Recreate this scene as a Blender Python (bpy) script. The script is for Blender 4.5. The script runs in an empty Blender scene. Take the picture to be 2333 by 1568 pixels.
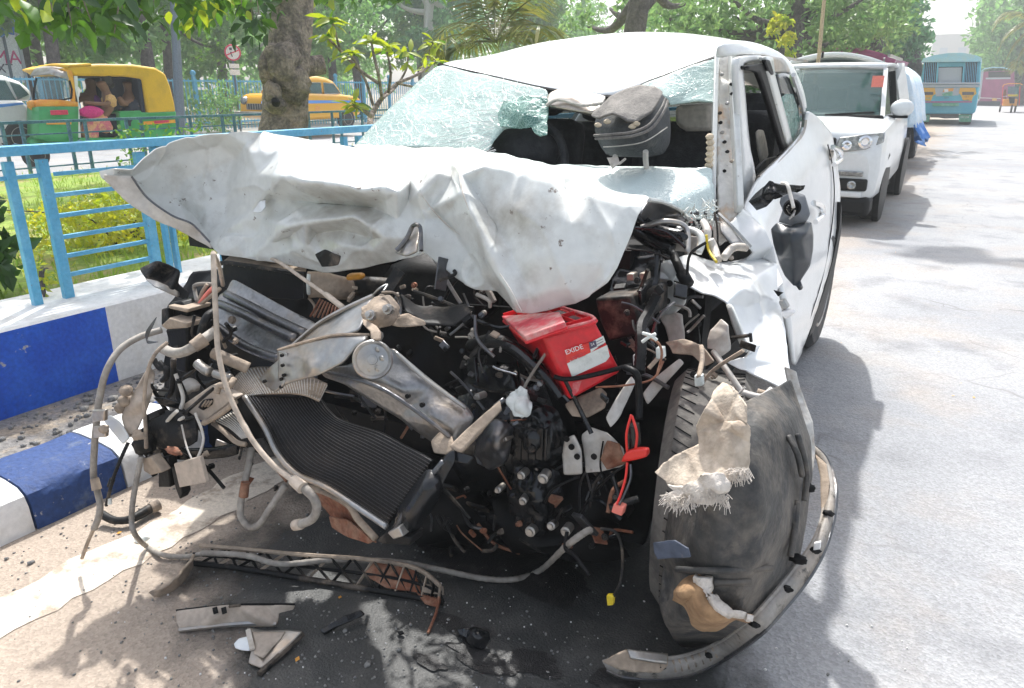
import bpy, bmesh, math, random
from mathutils import Vector as V, Matrix, noise as mn
from mathutils.geometry import delaunay_2d_cdt
random.seed(7)
SC = bpy.context.scene
COL = SC.collection
# ---------------------------------------------------------------- camera
CAM = V((0, 0, 1.36)); PIT = math.radians(19.02); YAW = math.radians(31.06); FPX = 1685.0
cd = bpy.data.cameras.new('camera'); cam = bpy.data.objects.new('camera', cd); COL.objects.link(cam)
cam.location = CAM; cam.rotation_euler = (math.pi / 2 - PIT, 0, YAW)
cd.sensor_width = 36; cd.lens = FPX / 2333 * 36; cd.clip_end = 2000; cd.clip_start = .02
SC.camera = cam
# ---------------------------------------------------------------- sky, sun, exposure
SUN = V((.38, -.58, -1)).normalized()
wd = bpy.data.worlds.new('World'); SC.world = wd; wd.use_nodes = True
wn = wd.node_tree.nodes; sky = wn.new('ShaderNodeTexSky'); sky.sky_type = 'NISHITA'; sky.sun_disc = False
sky.sun_elevation = math.radians(55); sky.sun_rotation = math.radians(-33)
sky.air_density = 1.0; sky.dust_density = 4.0; sky.ozone_density = 1.0
hs = wn.new('ShaderNodeHueSaturation'); hs.inputs['Saturation'].default_value = .55; wd.node_tree.links.new(sky.outputs[0], hs.inputs['Color']); wd.node_tree.links.new(hs.outputs[0], wn['Background'].inputs[0]); wn['Background'].inputs[1].default_value = .15
sl = bpy.data.lights.new('sun', 'SUN'); sl.energy = 2.8; sl.angle = math.radians(1.1); sl.color = (1, .985, .955)
so = bpy.data.objects.new('sun', sl); COL.objects.link(so); so.rotation_euler = SUN.to_track_quat('-Z', 'Y').to_euler(); so.location = (-6, 8, 20)
SC.view_settings.view_transform = 'Standard'; SC.view_settings.look = 'None'; SC.view_settings.gamma = 1
SC.view_settings.exposure = 1.13
SC.render.engine = 'CYCLES'
SC.cycles.max_bounces = 6; SC.cycles.transparent_max_bounces = 12; SC.cycles.volume_bounces = 0
# ---------------------------------------------------------------- a photo pixel (2333 wide) to a point on a plane of the world
_fw = V((-math.sin(YAW) * math.cos(PIT), math.cos(YAW) * math.cos(PIT), -math.sin(PIT)))
_rt = V((math.cos(YAW), math.sin(YAW), 0)); _up = _rt.cross(_fw)
def at(x, y, d):
    ax, v = (1, d) if not isinstance(d, tuple) else ('xyz'.index(d[0]), d[1])
    r = _fw + _rt * ((x - 1166.5) / FPX) + _up * ((784 - y) / FPX)
    return CAM + r * ((v - CAM[ax]) / r[ax])
def pts(l, d=None):
    return [at(p[0], p[1], p[2] if len(p) > 2 else d) for p in l]
# ---------------------------------------------------------------- materials
def nd(nt, t, **k):
    n = nt.nodes.new(t)
    for a, b in k.items():
        if a[0] == '_': n.inputs[int(a[1:])].default_value = b
        else: setattr(n, a, b)
    return n
def c4(c): return (c[0], c[1], c[2], 1)
def pm(name, col, rough=.5, metal=0, col2=None, scale=6, lo=.45, hi=.6, fine=.25, fscale=40, bump=.15, bscale=90, coat=0, spec=.5, col3=None, s3=14, lo3=.55, hi3=.62, bdist=.01):
    m = bpy.data.materials.new(name); m.use_nodes = True; nt = m.node_tree; b = nt.nodes['Principled BSDF']; L = nt.links.new
    tc = nd(nt, 'ShaderNodeTexCoord'); co = tc.outputs['Object']
    src = nd(nt, 'ShaderNodeRGB'); src.outputs[0].default_value = c4(col); out = src.outputs[0]
    def layer(out, c, s, lo, hi):
        n = nd(nt, 'ShaderNodeTexNoise'); n.inputs['Scale'].default_value = s; n.inputs['Detail'].default_value = 7; n.inputs['Roughness'].default_value = .65
        L(co, n.inputs['Vector']); r = nd(nt, 'ShaderNodeMapRange', _1=lo, _2=hi); L(n.outputs[0], r.inputs[0])
        x = nd(nt, 'ShaderNodeMix', data_type='RGBA'); L(r.outputs[0], x.inputs['Factor']); L(out, x.inputs[6]); x.inputs[7].default_value = c4(c)
        return x.outputs[2]
    if col2: out = layer(out, col2, scale, lo, hi)
    if col3: out = layer(out, col3, s3, lo3, hi3)
    if fine:
        n = nd(nt, 'ShaderNodeTexNoise'); n.inputs['Scale'].default_value = fscale; n.inputs['Detail'].default_value = 5; L(co, n.inputs['Vector'])
        r = nd(nt, 'ShaderNodeMapRange', _1=.25, _2=.75, _3=1 - fine, _4=1 + fine); L(n.outputs[0], r.inputs[0])
        x = nd(nt, 'ShaderNodeVectorMath', operation='SCALE'); L(out, x.inputs[0]); L(r.outputs[0], x.inputs['Scale']); out = x.outputs[0]
    L(out, b.inputs['Base Color'])
    if bump:
        n = nd(nt, 'ShaderNodeTexNoise'); n.inputs['Scale'].default_value = bscale; n.inputs['Detail'].default_value = 4; L(co, n.inputs['Vector'])
        bp = nd(nt, 'ShaderNodeBump'); bp.inputs['Strength'].default_value = bump; bp.inputs['Distance'].default_value = bdist; L(n.outputs[0], bp.inputs['Height']); L(bp.outputs[0], b.inputs['Normal'])
    b.inputs['Roughness'].default_value = rough; b.inputs['Metallic'].default_value = metal
    b.inputs['Coat Weight'].default_value = coat; b.inputs['Coat Roughness'].default_value = .08; b.inputs['Specular IOR Level'].default_value = spec
    return m
def leafmat(name, c1, c2, tr=.45):
    m = bpy.data.materials.new(name); m.use_nodes = True; nt = m.node_tree; L = nt.links.new
    nt.nodes.remove(nt.nodes['Principled BSDF']); o = nt.nodes['Material Output']
    tc = nd(nt, 'ShaderNodeTexCoord'); n = nd(nt, 'ShaderNodeTexNoise'); n.inputs['Scale'].default_value = 3.5; n.inputs['Detail'].default_value = 6
    L(tc.outputs['Object'], n.inputs['Vector']); r = nd(nt, 'ShaderNodeMapRange', _1=.35, _2=.65); L(n.outputs[0], r.inputs[0])
    x = nd(nt, 'ShaderNodeMix', data_type='RGBA'); L(r.outputs[0], x.inputs['Factor']); x.inputs[6].default_value = c4(c1); x.inputs[7].default_value = c4(c2)
    d = nd(nt, 'ShaderNodeBsdfDiffuse'); t = nd(nt, 'ShaderNodeBsdfTranslucent'); g = nd(nt, 'ShaderNodeBsdfGlossy'); g.inputs['Roughness'].default_value = .45
    L(x.outputs[2], d.inputs[0]); L(x.outputs[2], t.inputs[0]); mx = nd(nt, 'ShaderNodeMixShader'); mx.inputs[0].default_value = tr
    L(d.outputs[0], mx.inputs[1]); L(t.outputs[0], mx.inputs[2]); m2 = nd(nt, 'ShaderNodeMixShader'); m2.inputs[0].default_value = .06
    L(mx.outputs[0], m2.inputs[1]); L(g.outputs[0], m2.inputs[2]); L(m2.outputs[0], o.inputs[0])
    return m
def glassmat(name, tint, alpha=.35, crack=0, rough=.06, white=(.7, .82, .8)):
    """sheet glass: a glossy coat over a part-transparent pane; crack > 0 adds the shattered web"""
    m = bpy.data.materials.new(name); m.use_nodes = True; nt = m.node_tree; L = nt.links.new
    b = nt.nodes['Principled BSDF']; o = nt.nodes['Material Output']; b.inputs['Base Color'].default_value = c4(tint); b.inputs['Roughness'].default_value = rough
    tr = nd(nt, 'ShaderNodeBsdfTransparent'); tr.inputs[0].default_value = (.86, .95, .92, 1); mx = nd(nt, 'ShaderNodeMixShader'); mx.inputs[0].default_value = alpha
    L(tr.outputs[0], mx.inputs[1]); L(b.outputs[0], mx.inputs[2]); L(mx.outputs[0], o.inputs[0])
    if crack:
        tc = nd(nt, 'ShaderNodeTexCoord'); nz = nd(nt, 'ShaderNodeTexNoise'); nz.inputs['Scale'].default_value = 7; L(tc.outputs['Object'], nz.inputs['Vector'])
        ad = nd(nt, 'ShaderNodeVectorMath', operation='MULTIPLY_ADD'); L(nz.outputs['Color'], ad.inputs[0]); ad.inputs[1].default_value = (.12, .12, .12); L(tc.outputs['Object'], ad.inputs[2])
        fac = None
        for s, w in ((9, .035), (30, .05), (75, .06)):
            v = nd(nt, 'ShaderNodeTexVoronoi', feature='DISTANCE_TO_EDGE'); v.inputs['Scale'].default_value = s; L(ad.outputs[0], v.inputs['Vector'])
            r = nd(nt, 'ShaderNodeMapRange', _1=0, _2=w, _3=1, _4=0); L(v.outputs['Distance'], r.inputs[0])
            if fac is None: fac = r.outputs[0]
            else:
                q = nd(nt, 'ShaderNodeMath', operation='MAXIMUM'); L(fac, q.inputs[0]); L(r.outputs[0], q.inputs[1]); fac = q.outputs[0]
        n2 = nd(nt, 'ShaderNodeTexNoise'); n2.inputs['Scale'].default_value = 4.5; n2.inputs['Detail'].default_value = 5; L(tc.outputs['Object'], n2.inputs['Vector'])
        r2 = nd(nt, 'ShaderNodeMapRange', _1=.3, _2=.7, _3=.0, _4=1.0); L(n2.outputs[0], r2.inputs[0])
        q = nd(nt, 'ShaderNodeMath', operation='MULTIPLY'); L(fac, q.inputs[0]); L(r2.outputs[0], q.inputs[1]); fac = q.outputs[0]
        cm = nd(nt, 'ShaderNodeMix', data_type='RGBA'); L(fac, cm.inputs['Factor']); cm.inputs[6].default_value = c4(tint); cm.inputs[7].default_value = c4(white); L(cm.outputs[2], b.inputs['Base Color'])
        ma = nd(nt, 'ShaderNodeMapRange', _1=0, _2=1, _3=alpha, _4=min(1, alpha + crack)); L(fac, ma.inputs[0]); L(ma.outputs[0], mx.inputs[0])
        bp = nd(nt, 'ShaderNodeBump'); bp.inputs['Strength'].default_value = .6; bp.inputs['Distance'].default_value = .004; L(fac, bp.inputs['Height']); L(bp.outputs[0], b.inputs['Normal'])
    return m
# ---------------------------------------------------------------- objects
BASE = {}
def props(o, label=None, cat=None, group=None, kind=None):
    for k, v in (('label', label), ('category', cat), ('group', group), ('kind', kind)):
        if v: o[k] = v
    return o
def thing(name, label, cat, loc=(0, 0, 0), group=None, rot=0):
    o = bpy.data.objects.new(name, None); COL.objects.link(o); o.location = loc; o.rotation_euler = (0, 0, rot); o.empty_display_size = .1
    BASE[o] = V(loc); return props(o, label, cat, group)
def mobj(name, vs, fs, mat, parent=None, smooth=True, w=True, ang=.6, kind=None):
    """vs in world coordinates (w) or local to the parent"""
    base = V((0, 0, 0))
    if w:
        if parent is not None: base = BASE[parent]
        else:
            xs = [p[0] for p in vs]; ys = [p[1] for p in vs]; zs = [p[2] for p in vs]
            base = V(((min(xs) + max(xs)) / 2, (min(ys) + max(ys)) / 2, min(zs)))
    me = bpy.data.meshes.new(name); me.from_pydata([(p[0] - base.x, p[1] - base.y, p[2] - base.z) for p in vs], [], fs); me.validate()
    o = bpy.data.objects.new(name, me); COL.objects.link(o)
    if mat: me.materials.append(mat)
    if smooth:
        me.shade_smooth()
        if ang: me.set_sharp_from_angle(angle=ang)
    if parent is not None: o.parent = parent
    else: o.location = base
    BASE[o] = base
    if kind: o['kind'] = kind
    return o
def mod_solid(o, t, off=0):
    s = o.modifiers.new('thickness', 'SOLIDIFY'); s.thickness = t; s.offset = off; return o
def mod_bevel(o, wd_, seg=2):
    s = o.modifiers.new('bevel', 'BEVEL'); s.width = wd_; s.segments = seg; s.limit_method = 'ANGLE'; s.angle_limit = .7; return o
def crom(P, n=6):
    P = [V(p) for p in P]
    if len(P) < 3: return P
    out = []
    for i in range(len(P) - 1):
        a = P[max(i - 1, 0)]; b = P[i]; c = P[i + 1]; d = P[min(i + 2, len(P) - 1)]
        for k in range(n):
            t = k / n; out.append(.5 * ((2 * b) + (c - a) * t + (2 * a - 5 * b + 4 * c - d) * t * t + (3 * b - a - 3 * c + d) * t ** 3))
    return out + [P[-1]]
class MB:
    def __init__(s): s.v = []; s.f = []
    def add(s, vs, fs):
        k = len(s.v); s.v += [V(p) for p in vs]; s.f += [[i + k for i in f] for f in fs]; return s
    def box(s, c, d, rot=None):
        R = rot if rot else Matrix.Identity(3); c = V(c)
        vs = [c + R @ V((x * d[0] / 2, y * d[1] / 2, z * d[2] / 2)) for x in (-1, 1) for y in (-1, 1) for z in (-1, 1)]
        return s.add(vs, [(0, 1, 3, 2), (4, 6, 7, 5), (0, 4, 5, 1), (2, 3, 7, 6), (0, 2, 6, 4), (1, 5, 7, 3)])
    def bar(s, a, b, w, h=None):
        a = V(a); b = V(b); h = h or w; z = (b - a).normalized(); x = z.cross(V((0, 0, 1)))
        x = x.normalized() if x.length > .01 else V((1, 0, 0)); y = x.cross(z)
        vs = [p + x * (i * w / 2) + y * (j * h / 2) for p in (a, b) for i, j in ((-1, -1), (1, -1), (1, 1), (-1, 1))]
        return s.add(vs, [(3, 2, 1, 0), (4, 5, 6, 7), (0, 1, 5, 4), (1, 2, 6, 5), (2, 3, 7, 6), (3, 0, 4, 7)])
    def tube(s, P, r, n=8, sub=6, cap=True, rib=0):
        P = crom(P, sub) if sub > 1 else [V(p) for p in P]; m = len(P); vs = []; up = None
        R = r if isinstance(r, (list, tuple)) else [r]
        for i, p in enumerate(P):
            t = (P[min(i + 1, m - 1)] - P[max(i - 1, 0)]); t = t.normalized() if t.length else V((0, 0, 1))
            if up is None: up = t.orthogonal().normalized()
            up = (up - t * up.dot(t)); up = up.normalized() if up.length > 1e-5 else t.orthogonal().normalized(); x = t.cross(up)
            u = i / max(1, m - 1) * (len(R) - 1); k = min(int(u), len(R) - 2) if len(R) > 1 else 0
            rr = R[0] if len(R) == 1 else R[k] + (R[k + 1] - R[k]) * (u - k)
            if rib: rr *= 1 + rib * (1 if i % 2 else -1)
            vs += [p + (up * math.cos(6.2832 * j / n) + x * math.sin(6.2832 * j / n)) * rr for j in range(n)]
        fs = [(i * n + j, i * n + (j + 1) % n, (i + 1) * n + (j + 1) % n, (i + 1) * n + j) for i in range(m - 1) for j in range(n)]
        if cap: fs += [tuple(reversed(range(n))), tuple(range((m - 1) * n, m * n))]
        return s.add(vs, fs)
    def lathe(s, c, ax, prof, n=24):
        """prof: (radius, distance along ax)"""
        ax = V(ax).normalized(); u = ax.orthogonal().normalized(); w = ax.cross(u); c = V(c); m = len(prof)
        vs = [c + ax * h + (u * math.cos(6.2832 * j / n) + w * math.sin(6.2832 * j / n)) * r for r, h in prof for j in range(n)]
        fs = [(i * n + j, i * n + (j + 1) % n, (i + 1) * n + (j + 1) % n, (i + 1) * n + j) for i in range(m - 1) for j in range(n)]
        return s.add(vs, fs + [tuple(reversed(range(n))), tuple(range((m - 1) * n, m * n))])
    def prism(s, P, vec):
        n = len(P); P = [V(p) for p in P]; vec = V(vec)
        return s.add(P + [p + vec for p in P], [tuple(range(n)), tuple(reversed(range(n, 2 * n)))] + [(j, j + n, (j + 1) % n + n, (j + 1) % n) for j in range(n)])
    def grid(s, rows):
        m = len(rows); n = len(rows[0])
        return s.add([p for r in rows for p in r], [(i * n + j, i * n + j + 1, (i + 1) * n + j + 1, (i + 1) * n + j) for i in range(m - 1) for j in range(n - 1)])
    def blob(s, c, r, seg=10, rg=7, amp=.12, fr=3):
        c = V(c); r = V(r) if not isinstance(r, (int, float)) else V((r, r, r)); rows = []
        for i in range(rg + 1):
            th = math.pi * i / rg; row = []
            for j in range(seg + 1):
                d = V((math.sin(th) * math.cos(6.2832 * (j % seg) / seg), math.sin(th) * math.sin(6.2832 * (j % seg) / seg), math.cos(th)))
                k = 1 + amp * mn.noise(d * fr * .5 + c * 3); row.append(c + V((d.x * r.x, d.y * r.y, d.z * r.z)) * k)
            rows.append(row)
        return s.grid(rows)
    def build(s, name, mat, parent=None, w=True, smooth=True, ang=.6, bevel=0, solid=0, kind=None):
        o = mobj(name, s.v, s.f, mat, parent, smooth, w, ang, kind)
        if solid: mod_solid(o, solid)
        if bevel: mod_bevel(o, bevel)
        return o
def crumple(p, amp, fr, sh=0):
    q = p * fr; return sh * (1 - min(1, 2.2 * abs(mn.noise(q * .8 + V((7, 7, 7)))))) ** 5 + amp * ((1 - 2 * abs(mn.noise(q))) * .6 + .4 * mn.noise(q * 2.3 + V((3, 1, 2))))
def sheet(name, outline, inner, mat, parent=None, d=None, sub=3, it=3, noise=(0, 6), thick=.003, rag=0, lev=2, ang=None, off=0):
    """a bent panel: photo outline and inner points, each with its own distance, triangulated, refined, relaxed and dented"""
    fl = lambda p: (p[0], p[1], at(p[0], p[1], p[2]).y if len(p) > 2 and isinstance(p[2], tuple) else (p[2] if len(p) > 2 else d))
    al = [fl(p) for p in outline]; inner = [fl(p) for p in inner]; n0 = len(al)
    if rag:
        o2 = []
        for i in range(n0):
            a = al[i]; b = al[(i + 1) % n0]; k = max(1, int(math.hypot(b[0] - a[0], b[1] - a[1]) / 14))
            for j in range(k):
                t = j / k; q = random.uniform(-rag, rag) if j else 0
                dd = a[2] if isinstance(a[2], tuple) else a[2] + (b[2] - a[2]) * t
                o2.append((a[0] + (b[0] - a[0]) * t + q, a[1] + (b[1] - a[1]) * t + random.uniform(-rag, rag) * (j > 0), dd))
        al = o2; n0 = len(al)
    al += [(p[0], p[1], p[2] if len(p) > 2 else d) for p in inner]
    v2, _, f2, ov, _, _ = delaunay_2d_cdt([V((p[0], p[1])) for p in al], [], [list(range(n0))], 1, 1e-4)
    P = []
    for i, q in enumerate(v2):
        if ov[i]: s_ = al[ov[i][0]]; P.append(at(q.x, q.y, s_[2]))
        else:
            s_ = min(al, key=lambda a: (a[0] - q.x) ** 2 + (a[1] - q.y) ** 2); P.append(at(q.x, q.y, s_[2]))
    return refine(name, P, [list(f) for f in f2], mat, parent, sub, it, noise, thick, ang, off, True, lev)
def refine(name, P, F, mat, parent=None, sub=3, it=3, noise=(0, 6), thick=.003, ang=None, off=0, w=True, lev=2):
    bm = bmesh.new(); vv = [bm.verts.new(p) for p in P]
    for f in F:
        try: bm.faces.new([vv[i] for i in f])
        except ValueError: pass
    bmesh.ops.recalc_face_normals(bm, faces=bm.faces)
    if sum(((CAM - f.calc_center_median()).dot(f.normal) for f in bm.faces)) < 0: bmesh.ops.reverse_faces(bm, faces=bm.faces)
    for k in range(sub):
        bmesh.ops.subdivide_edges(bm, edges=bm.edges[:], cuts=1, use_grid_fill=True)
        if k >= sub - lev:
            for _ in range(it):
                new = {}
                for v in bm.verts:
                    if v.is_boundary:
                        nb = [e.other_vert(v).co for e in v.link_edges if e.is_boundary]
                        if len(nb) == 2: new[v] = v.co * .8 + (nb[0] + nb[1]) * .1
                    else:
                        s_ = V((0, 0, 0))
                        for e in v.link_edges: s_ += e.other_vert(v).co
                        new[v] = v.co * .5 + s_ * (.5 / len(v.link_edges))
                for v, c in new.items(): v.co = c
    if noise[0]:
        bm.normal_update()
        for v in bm.verts: v.co += v.normal * crumple(v.co, *noise)
    bm.verts.index_update()
    vs = [v.co.copy() for v in bm.verts]; fs = [[v.index for v in f.verts] for f in bm.faces]; bm.free()
    o = mobj(name, vs, fs, mat, parent, True, w, ang)
    if thick: mod_solid(o, thick, off)
    return o
def slab(name, poly, vec, mat, parent=None, d=None, bevel=.004, noise=0):
    m = MB().prism(pts(poly, d), vec)
    return m.build(name, mat, parent, bevel=bevel)
def hose(name, P, r, mat, parent=None, d=None, n=8, sub=6, rib=0, cap=True):
    return MB().tube(pts(P, d), r, n, sub, cap, rib).build(name, mat, parent, ang=None if not rib else .8)
def skin(name, nodes, edges, mat, parent, w=True, lv=1):
    """one continuous body grown over a skeleton: nodes (x,y,z,r)"""
    base = BASE[parent] if w else V((0, 0, 0))
    me = bpy.data.meshes.new(name); bm = bmesh.new(); lay = bm.verts.layers.skin.verify()
    vv = []
    for p in nodes:
        v = bm.verts.new(V(p[:3]) - base); v[lay].radius = (p[3], p[4] if len(p) > 4 else p[3]); vv.append(v)
    vv[0][lay].use_root = True
    for a, b in edges: bm.edges.new((vv[a], vv[b]))
    bm.to_mesh(me); bm.free(); me.materials.append(mat)
    o = bpy.data.objects.new(name, me); COL.objects.link(o); o.parent = parent; BASE[o] = base
    o.modifiers.new('skin', 'SKIN').use_smooth_shade = True; s = o.modifiers.new('sub', 'SUBSURF'); s.levels = lv; s.render_levels = lv
    return o
def text(name, s, size, mat, parent, mx, ext=.001, w=True):
    """raised or printed lettering as a mesh; mx: world matrix of its plane"""
    cu = bpy.data.curves.new(name, 'FONT'); cu.body = s; cu.size = size; cu.extrude = ext; cu.align_x = 'CENTER'; cu.align_y = 'CENTER'; cu.resolution_u = 2
    t = bpy.data.objects.new(name + '_tmp', cu); COL.objects.link(t)
    me = bpy.data.meshes.new_from_object(t.evaluated_get(bpy.context.evaluated_depsgraph_get())); bpy.data.objects.remove(t)
    vs = [mx @ v.co for v in me.vertices]; fs = [list(p.vertices) for p in me.polygons]
    return mobj(name, vs, fs, mat, parent, False, w)
def frame(o, x, y, sc=1):
    """matrix from an origin, an x direction and a y direction"""
    x = V(x).normalized(); z = x.cross(V(y)).normalized(); y = z.cross(x)
    m = Matrix((x, y, z)).transposed().to_4x4(); m.translation = V(o); return m
def copy_tree(o, parent=None):
    c = o.copy(); COL.objects.link(c)
    if parent is not None: c.parent = parent
    for ch in list(o.children): copy_tree(ch, c)
    return c
def rnd(a, b): return random.uniform(a, b)
def rdir():
    while True:
        d = V((rnd(-1, 1), rnd(-1, 1), rnd(-1, 1)))
        if .05 < d.length < 1: return d.normalized()
# ================================================================ materials of the place
M = {}
def roadmat():
    m = bpy.data.materials.new('asphalt'); m.use_nodes = True; nt = m.node_tree; L = nt.links.new; b = nt.nodes['Principled BSDF']
    tc = nd(nt, 'ShaderNodeTexCoord'); co = tc.outputs['Object']
    def nz(s, d=6, r=.6): n = nd(nt, 'ShaderNodeTexNoise'); n.inputs['Scale'].default_value = s; n.inputs['Detail'].default_value = d; n.inputs['Roughness'].default_value = r; L(co, n.inputs['Vector']); return n.outputs[0]
    def mr(x, lo, hi, a=0, c=1): r = nd(nt, 'ShaderNodeMapRange', _1=lo, _2=hi, _3=a, _4=c); L(x, r.inputs[0]); return r.outputs[0]
    def mixc(f, a, c):
        x = nd(nt, 'ShaderNodeMix', data_type='RGBA'); L(f, x.inputs['Factor'])
        for i, v in ((6, a), (7, c)):
            if isinstance(v, tuple): x.inputs[i].default_value = c4(v)
            else: L(v, x.inputs[i])
        return x.outputs[2]
    def mth(op, a, c): x = nd(nt, 'ShaderNodeMath', operation=op, use_clamp=True); L(a, x.inputs[0]); (L(c, x.inputs[1]) if not isinstance(c, float) else setattr(x.inputs[1], 'default_value', c)); return x.outputs[0]
    col = mixc(mr(nz(.5), .38, .62), (.265, .272, .285), (.34, .342, .345)); col = mixc(mr(nz(2.6), .52, .72), col, (.205, .21, .22))
    sp = nd(nt, 'ShaderNodeSeparateXYZ'); L(co, sp.inputs[0]); edge = mr(sp.outputs[0], -6.3, -4.7, 1, 0)
    dust = mth('MULTIPLY', mr(mth('ADD', edge, nz(1.7)), .5, 1.0), .9); col = mixc(dust, col, (.36, .29, .225))
    v = nd(nt, 'ShaderNodeTexVoronoi'); v.inputs['Scale'].default_value = 130; L(co, v.inputs['Vector']); sv_ = nd(nt, 'ShaderNodeSeparateColor'); L(v.outputs['Color'], sv_.inputs[0])
    agg = mr(sv_.outputs[0], 0, 1, .84, 1.14); x = nd(nt, 'ShaderNodeVectorMath', operation='SCALE'); L(col, x.inputs[0]); L(agg, x.inputs['Scale']); col = x.outputs[0]
    w = nd(nt, 'ShaderNodeTexNoise'); w.inputs['Scale'].default_value = 2; L(co, w.inputs['Vector']); ad = nd(nt, 'ShaderNodeVectorMath', operation='MULTIPLY_ADD'); L(w.outputs['Color'], ad.inputs[0]); ad.inputs[1].default_value = (.5, .5, .5); L(co, ad.inputs[2])
    cv = nd(nt, 'ShaderNodeTexVoronoi', feature='DISTANCE_TO_EDGE'); cv.inputs['Scale'].default_value = .75; L(ad.outputs[0], cv.inputs['Vector']); ck = mth('MULTIPLY', mr(cv.outputs['Distance'], 0, .006, .5, 0), mr(nz(.9, 3), .46, .56)); col = mixc(ck, col, (.1, .09, .085))
    L(col, b.inputs['Base Color']); b.inputs['Roughness'].default_value = .88
    bp = nd(nt, 'ShaderNodeBump'); bp.inputs['Strength'].default_value = .45; bp.inputs['Distance'].default_value = .005; L(v.outputs['Distance'], bp.inputs['Height']); b2 = nd(nt, 'ShaderNodeBump'); b2.inputs['Strength'].default_value = .35; b2.inputs['Distance'].default_value = .02; L(nz(28), b2.inputs['Height']); L(bp.outputs[0], b2.inputs['Normal']); L(b2.outputs[0], b.inputs['Normal'])
    return m
M['road'] = roadmat()
def shadedampmat():  # darker asphalt: the wreck's shade painted into the colour, with some wet
    m = pm('shaded_damp_asphalt', (.045, .046, .044), .5, 0, (.085, .083, .078), 7, .45, .65, .3, 130, .5, 160, bdist=.006); nt = m.node_tree; L = nt.links.new; o = nt.nodes['Material Output']; b = nt.nodes['Principled BSDF']
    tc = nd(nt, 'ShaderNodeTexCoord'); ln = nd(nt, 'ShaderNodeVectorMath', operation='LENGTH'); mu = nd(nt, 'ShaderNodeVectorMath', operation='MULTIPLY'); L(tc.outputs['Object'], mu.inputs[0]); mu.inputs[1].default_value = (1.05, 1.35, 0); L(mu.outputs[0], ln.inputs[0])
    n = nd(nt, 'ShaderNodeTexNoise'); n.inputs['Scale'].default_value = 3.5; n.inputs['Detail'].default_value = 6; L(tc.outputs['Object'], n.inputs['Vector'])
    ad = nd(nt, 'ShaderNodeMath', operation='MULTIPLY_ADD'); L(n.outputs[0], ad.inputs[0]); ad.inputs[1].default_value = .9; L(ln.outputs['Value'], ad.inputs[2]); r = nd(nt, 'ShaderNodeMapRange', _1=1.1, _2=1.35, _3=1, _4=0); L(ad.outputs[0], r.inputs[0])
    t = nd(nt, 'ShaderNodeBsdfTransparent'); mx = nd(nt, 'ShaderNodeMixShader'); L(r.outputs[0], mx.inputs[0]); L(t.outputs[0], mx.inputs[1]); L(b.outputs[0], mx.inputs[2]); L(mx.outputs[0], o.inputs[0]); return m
M['shadedamp'] = shadedampmat()
M['dust_line'] = pm('worn_paint', (.66, .58, .48), .9, 0, (.37, .3, .235), 9, .5, .62, .15, 90, .3, 150)
M['ground'] = pm('dry_soil', (.3, .25, .19), .95, 0, (.2, .19, .1), .5)
M['oil'] = pm('oil_stain', (.022, .021, .021), .4, 0, (.07, .066, .062), 16, .5, .7, .3, 120, .35, 220)
M['kblue'] = pm('blue_masonry_paint', (.006, .075, .48), .55, 0, (.015, .11, .56), 5, .4, .65, .2, 60, .5, 40, col3=(.4, .4, .4), s3=12, lo3=.65, hi3=.68)
M['kdark'] = pm('dark_blue_kerb_paint', (.016, .05, .17), .75, 0, (.1, .13, .19), 12, .56, .72, .25, 60, .6, 45, col3=(.4, .39, .37), s3=17, lo3=.64, hi3=.67)
M['kwhite'] = pm('white_masonry_paint', (.74, .73, .71), .75, 0, (.55, .52, .47), 4, .5, .75, .1, 50, .4, 40, col3=(.38, .34, .3), s3=11, lo3=.68, hi3=.74)
M['gravel'] = pm('gravel_grey', (.2, .19, .18), .95, 0, (.3, .25, .19), 5, .5, .6, .4, 60, .8, 90)
M['stone'] = pm('pebble_grey', (.26, .25, .23), .9, 0, (.14, .14, .14), 20)
M['railblue'] = pm('pale_blue_gloss_paint', (.095, .37, .57), .45, 0, (.16, .45, .63), 7, .45, .65, .12, 60, .25, 70, col3=(.2, .13, .1), s3=26, lo3=.66, hi3=.69)
M['fardark'] = pm('slate_blue_paint', (.045, .14, .24), .55, 0, (.1, .22, .32), 5)
M['lawn'] = pm('lawn_soil', (.2, .29, .04), .95, 0, (.34, .26, .11), 2.2, .5, .68, .3, 30, .6, 40)
M['grass'] = leafmat('grass_green', (.22, .38, .03), (.38, .48, .07), .5)
M['lime'] = leafmat('lime_leaf', (.3, .42, .015), (.66, .6, .03), .55)
M['leaf'] = leafmat('leaf_green', (.07, .19, .012), (.18, .36, .02), .55)
M['leafd'] = leafmat('dark_leaf', (.025, .08, .012), (.06, .16, .02), .45)
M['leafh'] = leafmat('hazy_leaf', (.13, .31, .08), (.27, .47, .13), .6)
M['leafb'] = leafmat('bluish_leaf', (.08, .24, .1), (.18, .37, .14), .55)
M['feather'] = leafmat('feathery_leaf', (.13, .27, .075), (.27, .4, .13), .55)
M['palm'] = leafmat('palm_leaf', (.1, .15, .02), (.28, .26, .06), .45)
M['bark'] = pm('bark', (.34, .275, .23), .95, 0, (.15, .125, .11), 9, .42, .6, .35, 40, 1, 34, col3=(.42, .31, .23), s3=3, lo3=.55, hi3=.7, bdist=.04)
M['barkd'] = pm('grey_bark', (.14, .12, .11), .95, 0, (.07, .06, .055), 6, .4, .6, .3, 30, 1, 20, bdist=.04)
M['bamboo'] = pm('bamboo', (.42, .32, .19), .7)
M['footpath'] = pm('footpath', (.36, .34, .31), .9, 0, (.26, .25, .23), 1.5)
M['white'] = pm('white_car_paint', (.74, .76, .755), .3, 0, (.68, .69, .68), 3, .4, .7, .04, 30, 0, coat=.6)
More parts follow.
